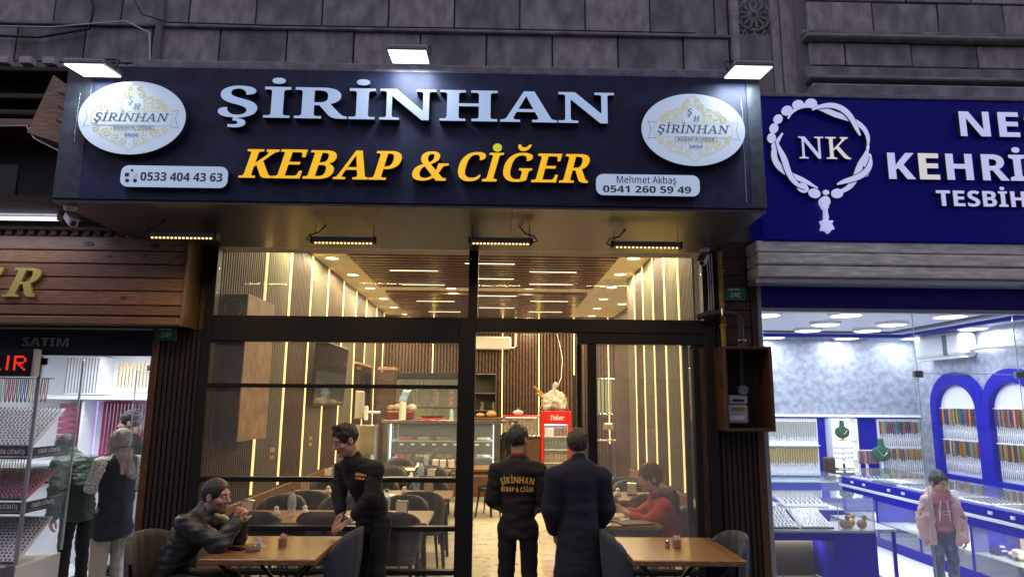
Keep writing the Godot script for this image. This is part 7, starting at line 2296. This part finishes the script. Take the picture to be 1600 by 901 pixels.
	span(wm, "lamp", Vector3(-0.35, 1.49, -0.1), Vector3(0.33, 1.505, -0.04), M.linear_glow)
	area(wm, Vector3(0, 1.48, -0.05), Vector3.DOWN, Vector2(0.66, 0.05), Color(1.0, 0.72, 0.36), 0.12)
	for k in 9:
		var g := Geo.new()
		g.cyl(Vector3(-0.34 + k * 0.08, 1.137, -0.05 + 0.05 * (k % 2)), Vector3(-0.34 + k * 0.08, 1.42 + 0.02 * (k % 3), -0.05 + 0.05 * (k % 2)), 0.035, 0.03, 10)
		put(wm, "bread_stick", g.mesh(), M.bread)
	var pot := Geo.new()
	pot.ball(Vector3.ZERO, Vector3(0.12, 0.06, 0.1), 14)
	pot.ball(Vector3(0.0, 0.065, 0), Vector3(0.02, 0.03, 0.02), 8)
	single("bread_bag", "small pale knotted bread bag on the red roof of the food warmer", "bag", pot.mesh(), M.plastic_bag, Vector3(0.47, 1.6, -8.45))
	# drinks fridge
	var f := thing("drinks_fridge", "red glass-door drinks fridge with white lettering at the back of the restaurant", "fridge", Vector3(1.27, 0, -8.6))
	span(f, "case", Vector3(-0.325, 0.0, -0.3), Vector3(-0.255, 1.64, 0.3), M.red_paint, 0.008)
	span(f, "case", Vector3(0.255, 0.0, -0.3), Vector3(0.325, 1.64, 0.3), M.red_paint, 0.008)
	span(f, "case_back", Vector3(-0.253, 0.0, -0.3), Vector3(0.253, 1.37, -0.26), M.shop_white)
	span(f, "header", Vector3(-0.253, 1.37, -0.3), Vector3(0.253, 1.64, 0.302), M.red_paint, 0.008)
	span(f, "plinth", Vector3(-0.253, 0.0, -0.258), Vector3(0.253, 0.2, 0.3), M.red_paint, 0.006)
	span(f, "door_pane", Vector3(-0.25, 0.202, 0.285), Vector3(0.25, 1.368, 0.295), M.glass_case)
	put(f, "lettering", text_mesh("Teker", "serifbold", 0.1, 1, 0.004, 0.25, 0.3), M.print_white, Vector3(-0.14, 1.455, 0.303))
	span(f, "lamp", Vector3(-0.24, 1.34, 0.1), Vector3(0.24, 1.365, 0.14), M.cool_glow)
	area(f, Vector3(0, 1.33, 0.2), Vector3(0, -1, -0.2), Vector2(0.46, 0.04), Color(0.9, 0.95, 1), 0.15)
	var cols: Array = [M.ceramic, M.stone_red, M.print_blue, M.bread, M.red_paint]
	var cang := Geo.new()
	cang.cyl(Vector3.ZERO, Vector3(0, 0.16, 0), 0.032, 0.032, 12)
	var cm := cang.mesh()
	for r in 4:
		var y: float = [1.12, 0.85, 0.58, 0.3][r]
		span(f, "shelf", Vector3(-0.25, y - 0.02, -0.25), Vector3(0.25, y, 0.25), M.ceramic)
		for k in 7:
			var m: Material = [M.ceramic if k < 3 else M.stone_red, M.print_blue, M.bread, M.red_cloth][r]
			single("drink_can", "%s can in the drinks fridge, %s shelf, number %d from the left" % [["white" if k < 3 else "dark red", "dark blue", "orange", "red"][r], ["top", "second", "third", "bottom"][r], k + 1], "can", cm, m, Vector3(1.27 - 0.21 + k * 0.07, y, -8.42), Basis(), "cans in the drinks fridge")
	var bg := Field.new(Vector3(-0.4, -0.1, -0.35), Vector3(0.4, 0.8, 0.35), 0.024)
	for s in [-1, 1]:
		for z in [-1, 1]:
			bg.cap(Vector3(s * 0.16, 0.08, z * 0.12), Vector3(s * 0.15, 0.3, z * 0.1), 0.09, 0.075, 0.06)
	bg.cap(Vector3(-0.1, 0.18, 0), Vector3(0.1, 0.18, 0), 0.16, 0.16, 0.05)
	bg.cap(Vector3(-0.08, 0.33, 0), Vector3(0.02, 0.4, 0), 0.08, 0.06, 0.05)
	bg.cap(Vector3(0.1, 0.33, 0), Vector3(0.02, 0.4, 0), 0.08, 0.06, 0.05)
	bg.cap(Vector3(0.0, 0.4, 0), Vector3(0.02, 0.5, 0), 0.06, 0.045, 0.03)
	bg.cap(Vector3(0.02, 0.5, 0), Vector3(0.03, 0.57, 0), 0.05, 0.06, 0.02)
	bg.cut(Vector3.DOWN, 0.0)
	var bb := thing("plastic_bag", "big knotted clear plastic bag of bread on top of the drinks fridge", "bag", Vector3(1.25, 1.642, -8.55))
	put(bb, "bag", net_mesh([bg.arrays(0.05, 11.0)]), M.plastic_bag)
	for q in [[Vector3(-0.2, 0.3, 0), Vector3(-0.44, 0.52, 0.02)], [Vector3(-0.2, 0.26, 0.03), Vector3(-0.4, 0.38, 0.05)], [Vector3(-0.22, 0.1, 0), Vector3(-0.33, 0.04, 0.02)], [Vector3(0.24, 0.3, 0), Vector3(0.29, 0.03, 0.02)]]:
		var g := Geo.new()
		g.cyl(q[0], q[1], 0.035, 0.02, 10)
		put(bb, "bread_stick", g.mesh(), M.bread)
	var wire := Geo.new()
	wire.tube([Vector3(1.34, 2.2, -8.5), Vector3(1.42, 2.35, -8.7), Vector3(1.5, 2.8, -9.2), Vector3(1.46, 3.2, -9.5), Vector3(1.35, 3.6, -9.55)], 0.008, 6)
	single("cable", "white cable hanging from the back wall behind the bag on the drinks fridge", "cable", wire.mesh(), M.cable_white)
	var ch := thing("side_rack", "metal rack with green slatted screen at the right rear of the restaurant", "rack", Vector3(2.1, 0, -7.4))
	for k in 6:
		put(ch, "slat", bm(Vector3(0.05, 0.65, 0.02), 0.004), M.kitchen_tile, Vector3(-0.2 + k * 0.075, 1.95, 0))
	put(ch, "frame", bm(Vector3(0.5, 0.03, 0.04), 0.004), M.steel, Vector3(0, 2.29, 0))
	put(ch, "frame", bm(Vector3(0.5, 0.03, 0.04), 0.004), M.steel, Vector3(0, 1.6, 0))
	for s in [-1, 1]:
		put(ch, "upright", bm(Vector3(0.03, 2.29, 0.04), 0.004), M.steel, Vector3(s * 0.25, 1.145, 0))
	put(ch, "lamp", bm(Vector3(0.14, 0.02, 0.1), 0.005), M.linear_glow, Vector3(0.12, 1.42, 0.05))
	put(ch, "lamp_box", bm(Vector3(0.2, 0.1, 0.14), 0.01), M.bread, Vector3(0.12, 1.35, 0.05))
	put(ch, "shelf", bm(Vector3(0.5, 0.03, 0.3), 0.004), M.steel, Vector3(0, 1.1, 0.05))

# ---------------------------------------------------------------- people
func on_surface(m: Mesh, p: Vector3, dir: Vector3, r := 0.02) -> Vector3:   # where the ray from inside leaves the mesh
	var best := -9.0
	for q in m.surface_get_arrays(0)[Mesh.ARRAY_VERTEX]:
		var d: Vector3 = q - p
		var t := d.dot(dir)
		if t > best and (d - dir * t).length() < r: best = t
	return p + dir * best

func part_of(t: Node3D, called: String) -> MeshInstance3D:
	return t.get_node(called)

# letters laid on a garment; c is a point inside the body, out the way the writing faces
func cloth_print(t: Node3D, garment: String, s: String, c: Vector3, out: Vector3, h: float, wide: float, arc: float, m: Material):
	var cloth := part_of(t, garment)
	var right := Vector3.UP.cross(out).normalized()
	var f := font("sansbold")
	var total := 0.0
	for ch in s: total += f.get_string_size(ch, HORIZONTAL_ALIGNMENT_LEFT, -1, 100).x
	var x := -wide * 0.5
	for ch in s:
		var w := f.get_string_size(ch, HORIZONTAL_ALIGNMENT_LEFT, -1, 100).x / total * wide
		var u := (x + w * 0.5) / (wide * 0.5)
		if ch != " ":
			var p := c + right * (x + w * 0.5) + Vector3(0, -arc * u * u, 0)
			var q := on_surface(cloth.mesh, p, out, 0.014)
			var qa := on_surface(cloth.mesh, p - right * 0.025, out, 0.016)
			var qb := on_surface(cloth.mesh, p + right * 0.025, out, 0.016)
			var rt := (qb - qa).normalized()
			var nn := (out - rt * out.dot(rt)).normalized()
			var up := nn.cross(rt)
			rt = rt.rotated(nn, -arc * 2.0 * u / (wide * 0.5))
			up = nn.cross(rt)
			put(cloth, "print", text_mesh(ch, "sansbold", h, 1, 0.003, 0, w * 0.86), m, q + nn * 0.007 - rt * w * 0.43 - up * h * 0.5, Basis(rt, up, nn))
		x += w

func people():
	var skin := Color(0.42, 0.235, 0.15)
	var dark := Color(0.012, 0.009, 0.008)
	var st := stance()
	# man at the left table
	var J := {"pelvis": Vector3(0, 0.52, 0.0), "waist": Vector3(0, 0.65, 0.05), "chest": Vector3(0, 0.84, 0.15), "neck": Vector3(0, 0.99, 0.24), "head": Vector3(0, 1.11, 0.32), "front": Vector3(0, -0.4, 0.92).normalized(),
		"hipL": Vector3(0.09, 0.51, 0.02), "hipR": Vector3(-0.09, 0.51, 0.02), "kneeL": Vector3(0.13, 0.5, 0.42), "kneeR": Vector3(-0.13, 0.5, 0.42), "ankL": Vector3(0.13, 0.06, 0.4), "ankR": Vector3(-0.13, 0.06, 0.38),
		"shL": Vector3(0.175, 0.965, 0.19), "shR": Vector3(-0.175, 0.965, 0.19), "elL": Vector3(0.15, 0.8, 0.44), "elR": Vector3(-0.15, 0.8, 0.43), "wrL": Vector3(0.06, 0.945, 0.5), "wrR": Vector3(-0.06, 0.94, 0.5),
		"dirL": Vector3(-0.5, 0.55, 0.15), "dirR": Vector3(0.5, 0.55, 0.15), "palmL": Vector3(-0.6, -0.2, -0.3), "palmR": Vector3(0.6, -0.2, -0.3), "face": Vector3(-0.22, -0.06, 1)}
	person("man in a shiny black jacket sitting at the left outdoor table with clasped hands", Vector3(-2.37, 0, 0.87), PI / 2, J, {"skin": skin, "hair": dark, "beard": 0.5, "hair_thick": 0.007, "hairline": 0.075, "hair_rough": 0.003, "jacket": "black_nylon", "jacket_thick": 0.026, "folds": 0.014, "fold_freq": 9.0, "collar": 0.03, "hem": 0.2, "trousers": "black_cloth", "shoes": "phone_black", "curlL": 0.75, "curlR": 0.75, "size": 1.66, "cell": 0.013, "head_cell": 0.005, "hair_cell": 0.006})
	# waiter leaning on the chair
	J = {"pelvis": Vector3(0, 0.86, -0.02), "waist": Vector3(0, 0.99, 0.02), "chest": Vector3(-0.02, 1.19, 0.12), "neck": Vector3(-0.04, 1.36, 0.21), "head": Vector3(-0.05, 1.5, 0.29), "front": Vector3(0, -0.4, 0.92).normalized(),
		"hipL": Vector3(0.085, 0.83, -0.02), "hipR": Vector3(-0.085, 0.83, -0.02), "kneeL": Vector3(0.09, 0.46, 0.02), "kneeR": Vector3(-0.1, 0.46, 0.02), "ankL": Vector3(0.09, 0.07, -0.03), "ankR": Vector3(-0.11, 0.07, -0.02),
		"shL": Vector3(0.155, 1.3, 0.14), "shR": Vector3(-0.205, 1.29, 0.15), "elL": Vector3(0.16, 1.07, 0.18), "elR": Vector3(-0.21, 1.06, 0.18), "wrL": Vector3(0.03, 0.9, 0.24), "wrR": Vector3(-0.1, 0.92, 0.25),
		"dirL": Vector3(-0.25, -0.32, 0.5), "dirR": Vector3(0.1, -0.5, 0.4), "palmL": Vector3(0, -1, -0.25), "palmR": Vector3(0.2, -0.6, -0.6), "face": Vector3(-0.25, -0.42, 1)}
	var t := person("waiter in black leaning over with his hand on the dark blue chair", Vector3(-1.0, 0, 0.3), -0.62, J, {"skin": Color(0.45, 0.27, 0.18), "hair": dark, "hair_cut": "quiff", "hair_thick": 0.01, "hairline": 0.076, "jacket": "black_cloth", "jacket_name": "sweatshirt", "folds": 0.011, "hem": 0.2, "trousers": "black_cloth", "shoes": "phone_black", "curlL": 0.14, "curlR": 0.3, "spreadL": 0.16, "thumbL": -1.0, "size": 1.66, "cell": 0.013, "head_cell": 0.005, "hair_cell": 0.006, "sleeve": 0.035})
	cloth_print(t, "sweatshirt", "ŞİRİNHAN", Vector3(0.085, 1.2, 0.1), Vector3(0, 0.25, 1).normalized(), 0.018, 0.085, 0.0, M.gold_print)
	cloth_print(t, "sweatshirt", "KEBAP", Vector3(0.085, 1.165, 0.08), Vector3(0, 0.25, 1).normalized(), 0.016, 0.075, 0.0, M.gold_print)
	var wg := Geo.new()
	var fore := (Vector3(0.03, 0.9, 0.24) - Vector3(0.16, 1.07, 0.18)).normalized()
	var wp := Vector3(0.03, 0.9, 0.24) - fore * 0.012
	wg.cyl(wp - fore * 0.011, wp + fore * 0.011, 0.034, 0.033, 18, false)
	wg.cyl(wp + Vector3(0.02, 0.028, 0.012), wp + Vector3(0.024, 0.036, 0.015), 0.019, 0.018, 16)
	put(t, "wristwatch", wg.mesh(), M.silver)
	# the man with the lettered jacket
	J = mixed(scaled(st, 1.62), {"face": Vector3(-0.55, 0.0, 1), "elL": Vector3(0.212, 1.02, -0.01), "elR": Vector3(-0.212, 1.02, -0.01), "wrL": Vector3(0.15, 0.93, 0.18), "wrR": Vector3(-0.15, 0.93, 0.18), "shL": Vector3(0.175, 1.27, -0.01), "shR": Vector3(-0.175, 1.27, -0.01)})
	t = person("man in a black jacket with yellow lettering on his back standing in the doorway", Vector3(0.19, 0, 0.32), PI - 0.12, J, {"skin": skin, "hair": Color(0.07, 0.065, 0.06), "hair_mat": "hair_grey", "beard": 0.35, "hair_thick": 0.009, "hairline": 0.07, "jacket": "black_cloth", "jacket_thick": 0.022, "folds": 0.011, "hem": 0.27, "hem_r": 0.118, "trousers": "black_cloth", "shoes": "phone_black", "shirt": "red_cloth", "size": 1.62, "cell": 0.013, "head_cell": 0.006, "hair_cell": 0.0065})
	cloth_print(t, "jacket", "ŞİRİNHAN", Vector3(0.0, 1.19, 0.0), Vector3(0, 0, -1), 0.05, 0.275, 0.02, M.gold_print)
	cloth_print(t, "jacket", "KEBAP & CİĞER", Vector3(0.0, 1.115, 0.0), Vector3(0, 0, -1), 0.036, 0.265, 0.004, M.gold_print)
	# the man in the long coat
	J = mixed(scaled(st, 1.6), {"face": Vector3(-0.15, 0.0, 1), "elL": Vector3(0.22, 0.98, 0.0), "elR": Vector3(-0.225, 0.98, 0.02), "wrL": Vector3(0.17, 0.8, 0.14), "wrR": Vector3(-0.17, 0.8, 0.14), "shL": Vector3(0.185, 1.255, -0.01), "shR": Vector3(-0.185, 1.255, -0.01)})
	person("man in a long dark navy overcoat seen from behind in front of the doorway", Vector3(0.655, 0, 0.58), PI + 0.1, J, {"skin": skin, "hair": Color(0.045, 0.028, 0.018), "hair_mat": "hair_brown", "hair_thick": 0.012, "nape": -0.07, "jacket": "coat_cloth", "jacket_name": "overcoat", "jacket_thick": 0.034, "folds": 0.008, "fold_freq": 5.0, "hem": 0.62, "hem_r": 0.185, "collar": 0.035, "trousers": "black_cloth", "shoes": "phone_black", "size": 1.6, "cell": 0.014, "head_cell": 0.006, "hair_cell": 0.0065})
	# the man in red inside
	J = {"pelvis": Vector3(0, 0.52, -0.02), "waist": Vector3(0, 0.63, 0.0), "chest": Vector3(0, 0.8, 0.05), "neck": Vector3(0, 0.955, 0.1), "head": Vector3(0, 1.105, 0.16), "front": Vector3(0, -0.2, 0.98).normalized(),
		"hipL": Vector3(0.09, 0.51, 0.0), "hipR": Vector3(-0.09, 0.51, 0.0), "kneeL": Vector3(0.12, 0.5, 0.42), "kneeR": Vector3(-0.12, 0.5, 0.42), "ankL": Vector3(0.12, 0.06, 0.4), "ankR": Vector3(-0.12, 0.06, 0.4),
		"shL": Vector3(0.17, 0.895, 0.06), "shR": Vector3(-0.17, 0.895, 0.06), "elL": Vector3(0.19, 0.73, 0.24), "elR": Vector3(-0.2, 0.73, 0.22), "wrL": Vector3(0.06, 0.82, 0.44), "wrR": Vector3(-0.06, 0.815, 0.43),
		"dirL": Vector3(-0.25, 0.25, 0.5), "dirR": Vector3(0.2, 0.25, 0.5), "palmL": Vector3(-0.8, 0.5, 0.0), "palmR": Vector3(0.8, 0.5, 0.0), "face": Vector3(0.22, -0.12, 1)}
	t = person("young man in a red hooded top holding a phone behind the right window", Vector3(1.63, 0, -0.52), -PI / 2, J, {"skin": Color(0.47, 0.29, 0.19), "hair": Color(0.045, 0.028, 0.018), "hair_mat": "hair_brown", "brow_mat": "hair_brown", "hair_thick": 0.02, "hair_top": 1.5, "hair_rough": 0.016, "hairline": 0.052, "beard": 0.15, "jacket": "red_cloth", "jacket_name": "hooded_top", "folds": 0.011, "hem": 0.14, "trousers": "black_cloth", "shoes": "phone_black", "curlL": 0.5, "curlR": 0.5, "size": 1.64, "sleeve": 0.12, "cell": 0.014, "head_cell": 0.006, "hair_cell": 0.0065})
	var hood := Field.new(Vector3(-0.25, 0.75, -0.2), Vector3(0.25, 1.1, 0.25), 0.014)
	hood.cap(Vector3(-0.07, 0.95, 0.0), Vector3(0.07, 0.95, 0.0), 0.06, 0.06, 0.03)
	hood.cap(Vector3(-0.08, 0.95, 0.02), Vector3(-0.06, 0.93, 0.13), 0.045, 0.035, 0.03)
	hood.cap(Vector3(0.08, 0.95, 0.02), Vector3(0.06, 0.93, 0.13), 0.045, 0.035, 0.03)
	hood.cap(Vector3(0, 0.93, -0.02), Vector3(0, 0.8, -0.07), 0.085, 0.06, 0.05)
	put(t, "hood", net_mesh([hood.arrays(0.02, 8.0)]), M.black_cloth)
	var ph := thing("phone", "phone held up in the hands of the man in red", "phone", Vector3(1.13, 0.905, -0.52))
	put(ph, "body", bm(Vector3(0.012, 0.15, 0.075), 0.004), M.phone_black, Vector3.ZERO, Basis(Vector3.BACK, 0.6))
	# cook behind the counter
	J = mixed(scaled(st, 1.5), {"face": Vector3(-0.1, 0.0, 1)})
	person("cook in dark clothes facing out behind the man with the lettered jacket", Vector3(0.33, 0, -7.1), 0.0, J, {"skin": Color(0.4, 0.24, 0.16), "hair": dark, "hair_thick": 0.012, "jacket": "black_cloth", "folds": 0.011, "hem": 0.2, "trousers": "black_cloth", "shoes": "phone_black", "size": 1.5, "cell": 0.02, "head_cell": 0.009, "hair_cell": 0.01})
	# silver shop
	J = mixed(scaled(st, 1.52), {"chest": Vector3(0, 1.1, 0.1), "neck": Vector3(0, 1.23, 0.2), "head": Vector3(0, 1.33, 0.33), "face": Vector3(0.1, -0.4, 1), "shL": Vector3(0.165, 1.18, 0.12), "shR": Vector3(-0.165, 1.18, 0.12), "elL": Vector3(0.21, 0.93, 0.04), "wrL": Vector3(0.21, 0.68, 0.06), "dirL": Vector3(0, -1, 0.1), "palmL": Vector3(-0.9, 0, -0.2), "elR": Vector3(-0.21, 0.97, 0.24), "wrR": Vector3(-0.1, 1.12, 0.42)})
	person("person in a green quilted jacket bending behind the far left showcase", Vector3(-4.12, 0, -0.95), -PI / 2 - 0.45, J, {"skin": skin, "hair": dark, "hair_thick": 0.012, "jacket": "green_nylon", "jacket_name": "quilted_jacket", "jacket_thick": 0.034, "folds": 0.014, "fold_freq": 14.0, "hem": 0.3, "hem_r": 0.13, "collar": 0.05, "trousers": "black_cloth", "shoes": "phone_black", "size": 1.52, "cell": 0.016, "head_cell": 0.009, "hair_cell": 0.01})
	J = mixed(scaled(st, 1.53), {"face": Vector3(0.2, -0.05, 1), "elR": Vector3(-0.2, 0.98, 0.06), "wrR": Vector3(-0.12, 0.96, 0.28), "elL": Vector3(0.2, 0.98, 0.06), "wrL": Vector3(0.12, 0.96, 0.28), "head": Vector3(0, 1.4, 0.03)})
	t = person("woman in a taupe headscarf and leopard sleeves in the silver shop", Vector3(-3.66, 0, -0.75), -2.25, J, {"skin": Color(0.5, 0.32, 0.24), "hair": dark, "hair_cut": "scarf", "hair_cell": 0.009, "jacket": "leopard", "jacket_name": "blouse", "folds": 0.011, "hem": 0.1, "trousers": "beige_cloth", "cuff_r": 0.075, "knee_r": 0.085, "shoes": "phone_black", "size": 1.53, "cell": 0.016, "head_cell": 0.008})
	var v := Field.new(Vector3(-0.3, 0.3, -0.3), Vector3(0.3, 1.35, 0.3), 0.016)
	v.cap(Vector3(0, 0.95, 0), Vector3(0, 1.14, 0), 0.14, 0.165, 0.05, Vector3(0, 0, 1), 1.15)
	v.cap(Vector3(0, 0.95, 0), Vector3(0, 0.55, 0), 0.14, 0.18, 0.05, Vector3(0, 0, 1), 1.15)
	v.cap(Vector3(-0.1, 1.21, 0), Vector3(0.1, 1.21, 0), 0.07, 0.07, 0.05)
	v.cut(Vector3.DOWN, -0.5)
	put(t, "waistcoat", net_mesh([v.arrays(0.02, 6.0)]), M.dark_vest)
	var sc := Field.new(Vector3(-0.3, 0.8, -0.35), Vector3(0.3, 1.4, 0.3), 0.014)
	sc.cap(Vector3(-0.02, 1.3, -0.09), Vector3(-0.05, 1.08, -0.16), 0.05, 0.035, 0.03)
	sc.cap(Vector3(0.03, 1.28, -0.08), Vector3(0.03, 1.12, -0.15), 0.045, 0.03, 0.03)
	put(t, "scarf_end", net_mesh([sc.arrays(0.03, 10.0, Vector3(1.5, 0.4, 1.5))]), M.scarf)
	J = mixed(scaled(st, 1.68), {"face": Vector3(0.0, -0.12, 1)})
	person("man with short dark hair in a dark jacket at the back of the silver shop", Vector3(-3.95, 0, -1.45), -1.3, J, {"skin": Color(0.45, 0.28, 0.2), "hair": dark, "beard": 0.45, "hair_thick": 0.011, "jacket": "black_cloth", "folds": 0.011, "hem": 0.2, "trousers": "black_cloth", "shoes": "phone_black", "size": 1.68, "cell": 0.018, "head_cell": 0.008, "hair_cell": 0.009})
	# girl in the jeweller's shop
	J = mixed(scaled(st, 1.13), {"face": Vector3(0.3, -0.25, 1), "head": Vector3(0, 1.025, 0.02), "neck": Vector3(0, 0.915, 0), "elL": Vector3(0.185, 0.68, -0.01), "elR": Vector3(-0.185, 0.68, -0.01), "wrL": Vector3(0.185, 0.5, 0.03), "wrR": Vector3(-0.185, 0.5, 0.03), "shL": Vector3(0.125, 0.865, 0), "shR": Vector3(-0.125, 0.865, 0)})
	t = person("girl in an open pink fleece jacket, pink hoodie and jeans inside the blue jeweller", Vector3(4.57, 0, -1.0), -0.2, J, {"skin": Color(0.45, 0.27, 0.18), "hair": dark, "hair_cut": "bun", "hair_thick": 0.01, "head": 1.3, "hairline": 0.078, "jacket": "pink_sweat", "jacket_name": "hoodie", "jacket_thick": 0.014, "folds": 0.011, "hem": 0.13, "trousers": "denim", "knee_r": 0.075, "cuff_r": 0.07, "shoes": "shop_white", "size": 1.16, "cell": 0.013, "head_cell": 0.006, "hair_cell": 0.0065})
	var oj := Field.new(Vector3(-0.4, 0.3, -0.3), Vector3(0.4, 1.05, 0.3), 0.013)
	var ax := Vector3(0, 0, 1)
	oj.cap(Vector3(0, 0.66, -0.01), Vector3(0, 0.83, -0.01), 0.15, 0.15, 0.05, ax, 1.15)
	oj.cap(Vector3(0, 0.66, -0.01), Vector3(0, 0.48, -0.01), 0.15, 0.17, 0.05, ax, 1.15)
	oj.cap(Vector3(0, 0.875, -0.01), Vector3(0.115, 0.835, -0.005), 0.06, 0.055, 0.05)
	oj.cap(Vector3(0, 0.875, -0.01), Vector3(-0.115, 0.835, -0.005), 0.06, 0.055, 0.05)
	oj.cap(Vector3(-0.06, 0.93, -0.05), Vector3(0.06, 0.93, -0.05), 0.06, 0.06, 0.03)
	for s in [-1, 1]:
		oj.cap(Vector3(s * 0.125, 0.835, 0), Vector3(s * 0.185, 0.68, -0.01), 0.056, 0.052, 0.03)
		oj.cap(Vector3(s * 0.185, 0.68, -0.01), Vector3(s * 0.185, 0.5, 0.03), 0.052, 0.05, 0.02)
	oj.ell(Vector3(0.01, 0.6, 0.25), Vector3(0.165, 0.9, 0.24), Basis(), 0.02, true)
	oj.ell(Vector3(0.0, 1.03, 0.03), Vector3(0.095, 0.15, 0.1), Basis(), 0.02, true)
	oj.cut(Vector3.DOWN, -0.42)
	put(t, "fleece_jacket", net_mesh([oj.arrays(0.02, 9.0)]), M.pink_fleece)
	for s in [-1, 1]:
		var dg := Geo.new()
		var hd := part_of(t, "hoodie")
		var pts := []
		for k in 6:
			pts.append(on_surface(hd.mesh, Vector3(s * (0.03 + 0.004 * k), 0.86 - k * 0.04, 0), ax, 0.025) + ax * 0.005)
		dg.tube(pts, 0.004, 6)
		put(hd, "drawstring", dg.mesh(), M.shop_white)
	var hp := part_of(t, "hoodie")
	for r in 2:                                             # the unreadable white flourish on the chest
		var fl := Geo.new()
		var pts := []
		for k in 18:
			pts.append(on_surface(hp.mesh, Vector3(-0.055 + k * 0.0065, 0.755 - r * 0.03 + 0.009 * sin(k * 1.7 + r), 0), ax, 0.02) + ax * 0.004)
		fl.tube(pts, 0.002, 5)
		put(hp, "chest_print", fl.mesh(), M.shop_white)
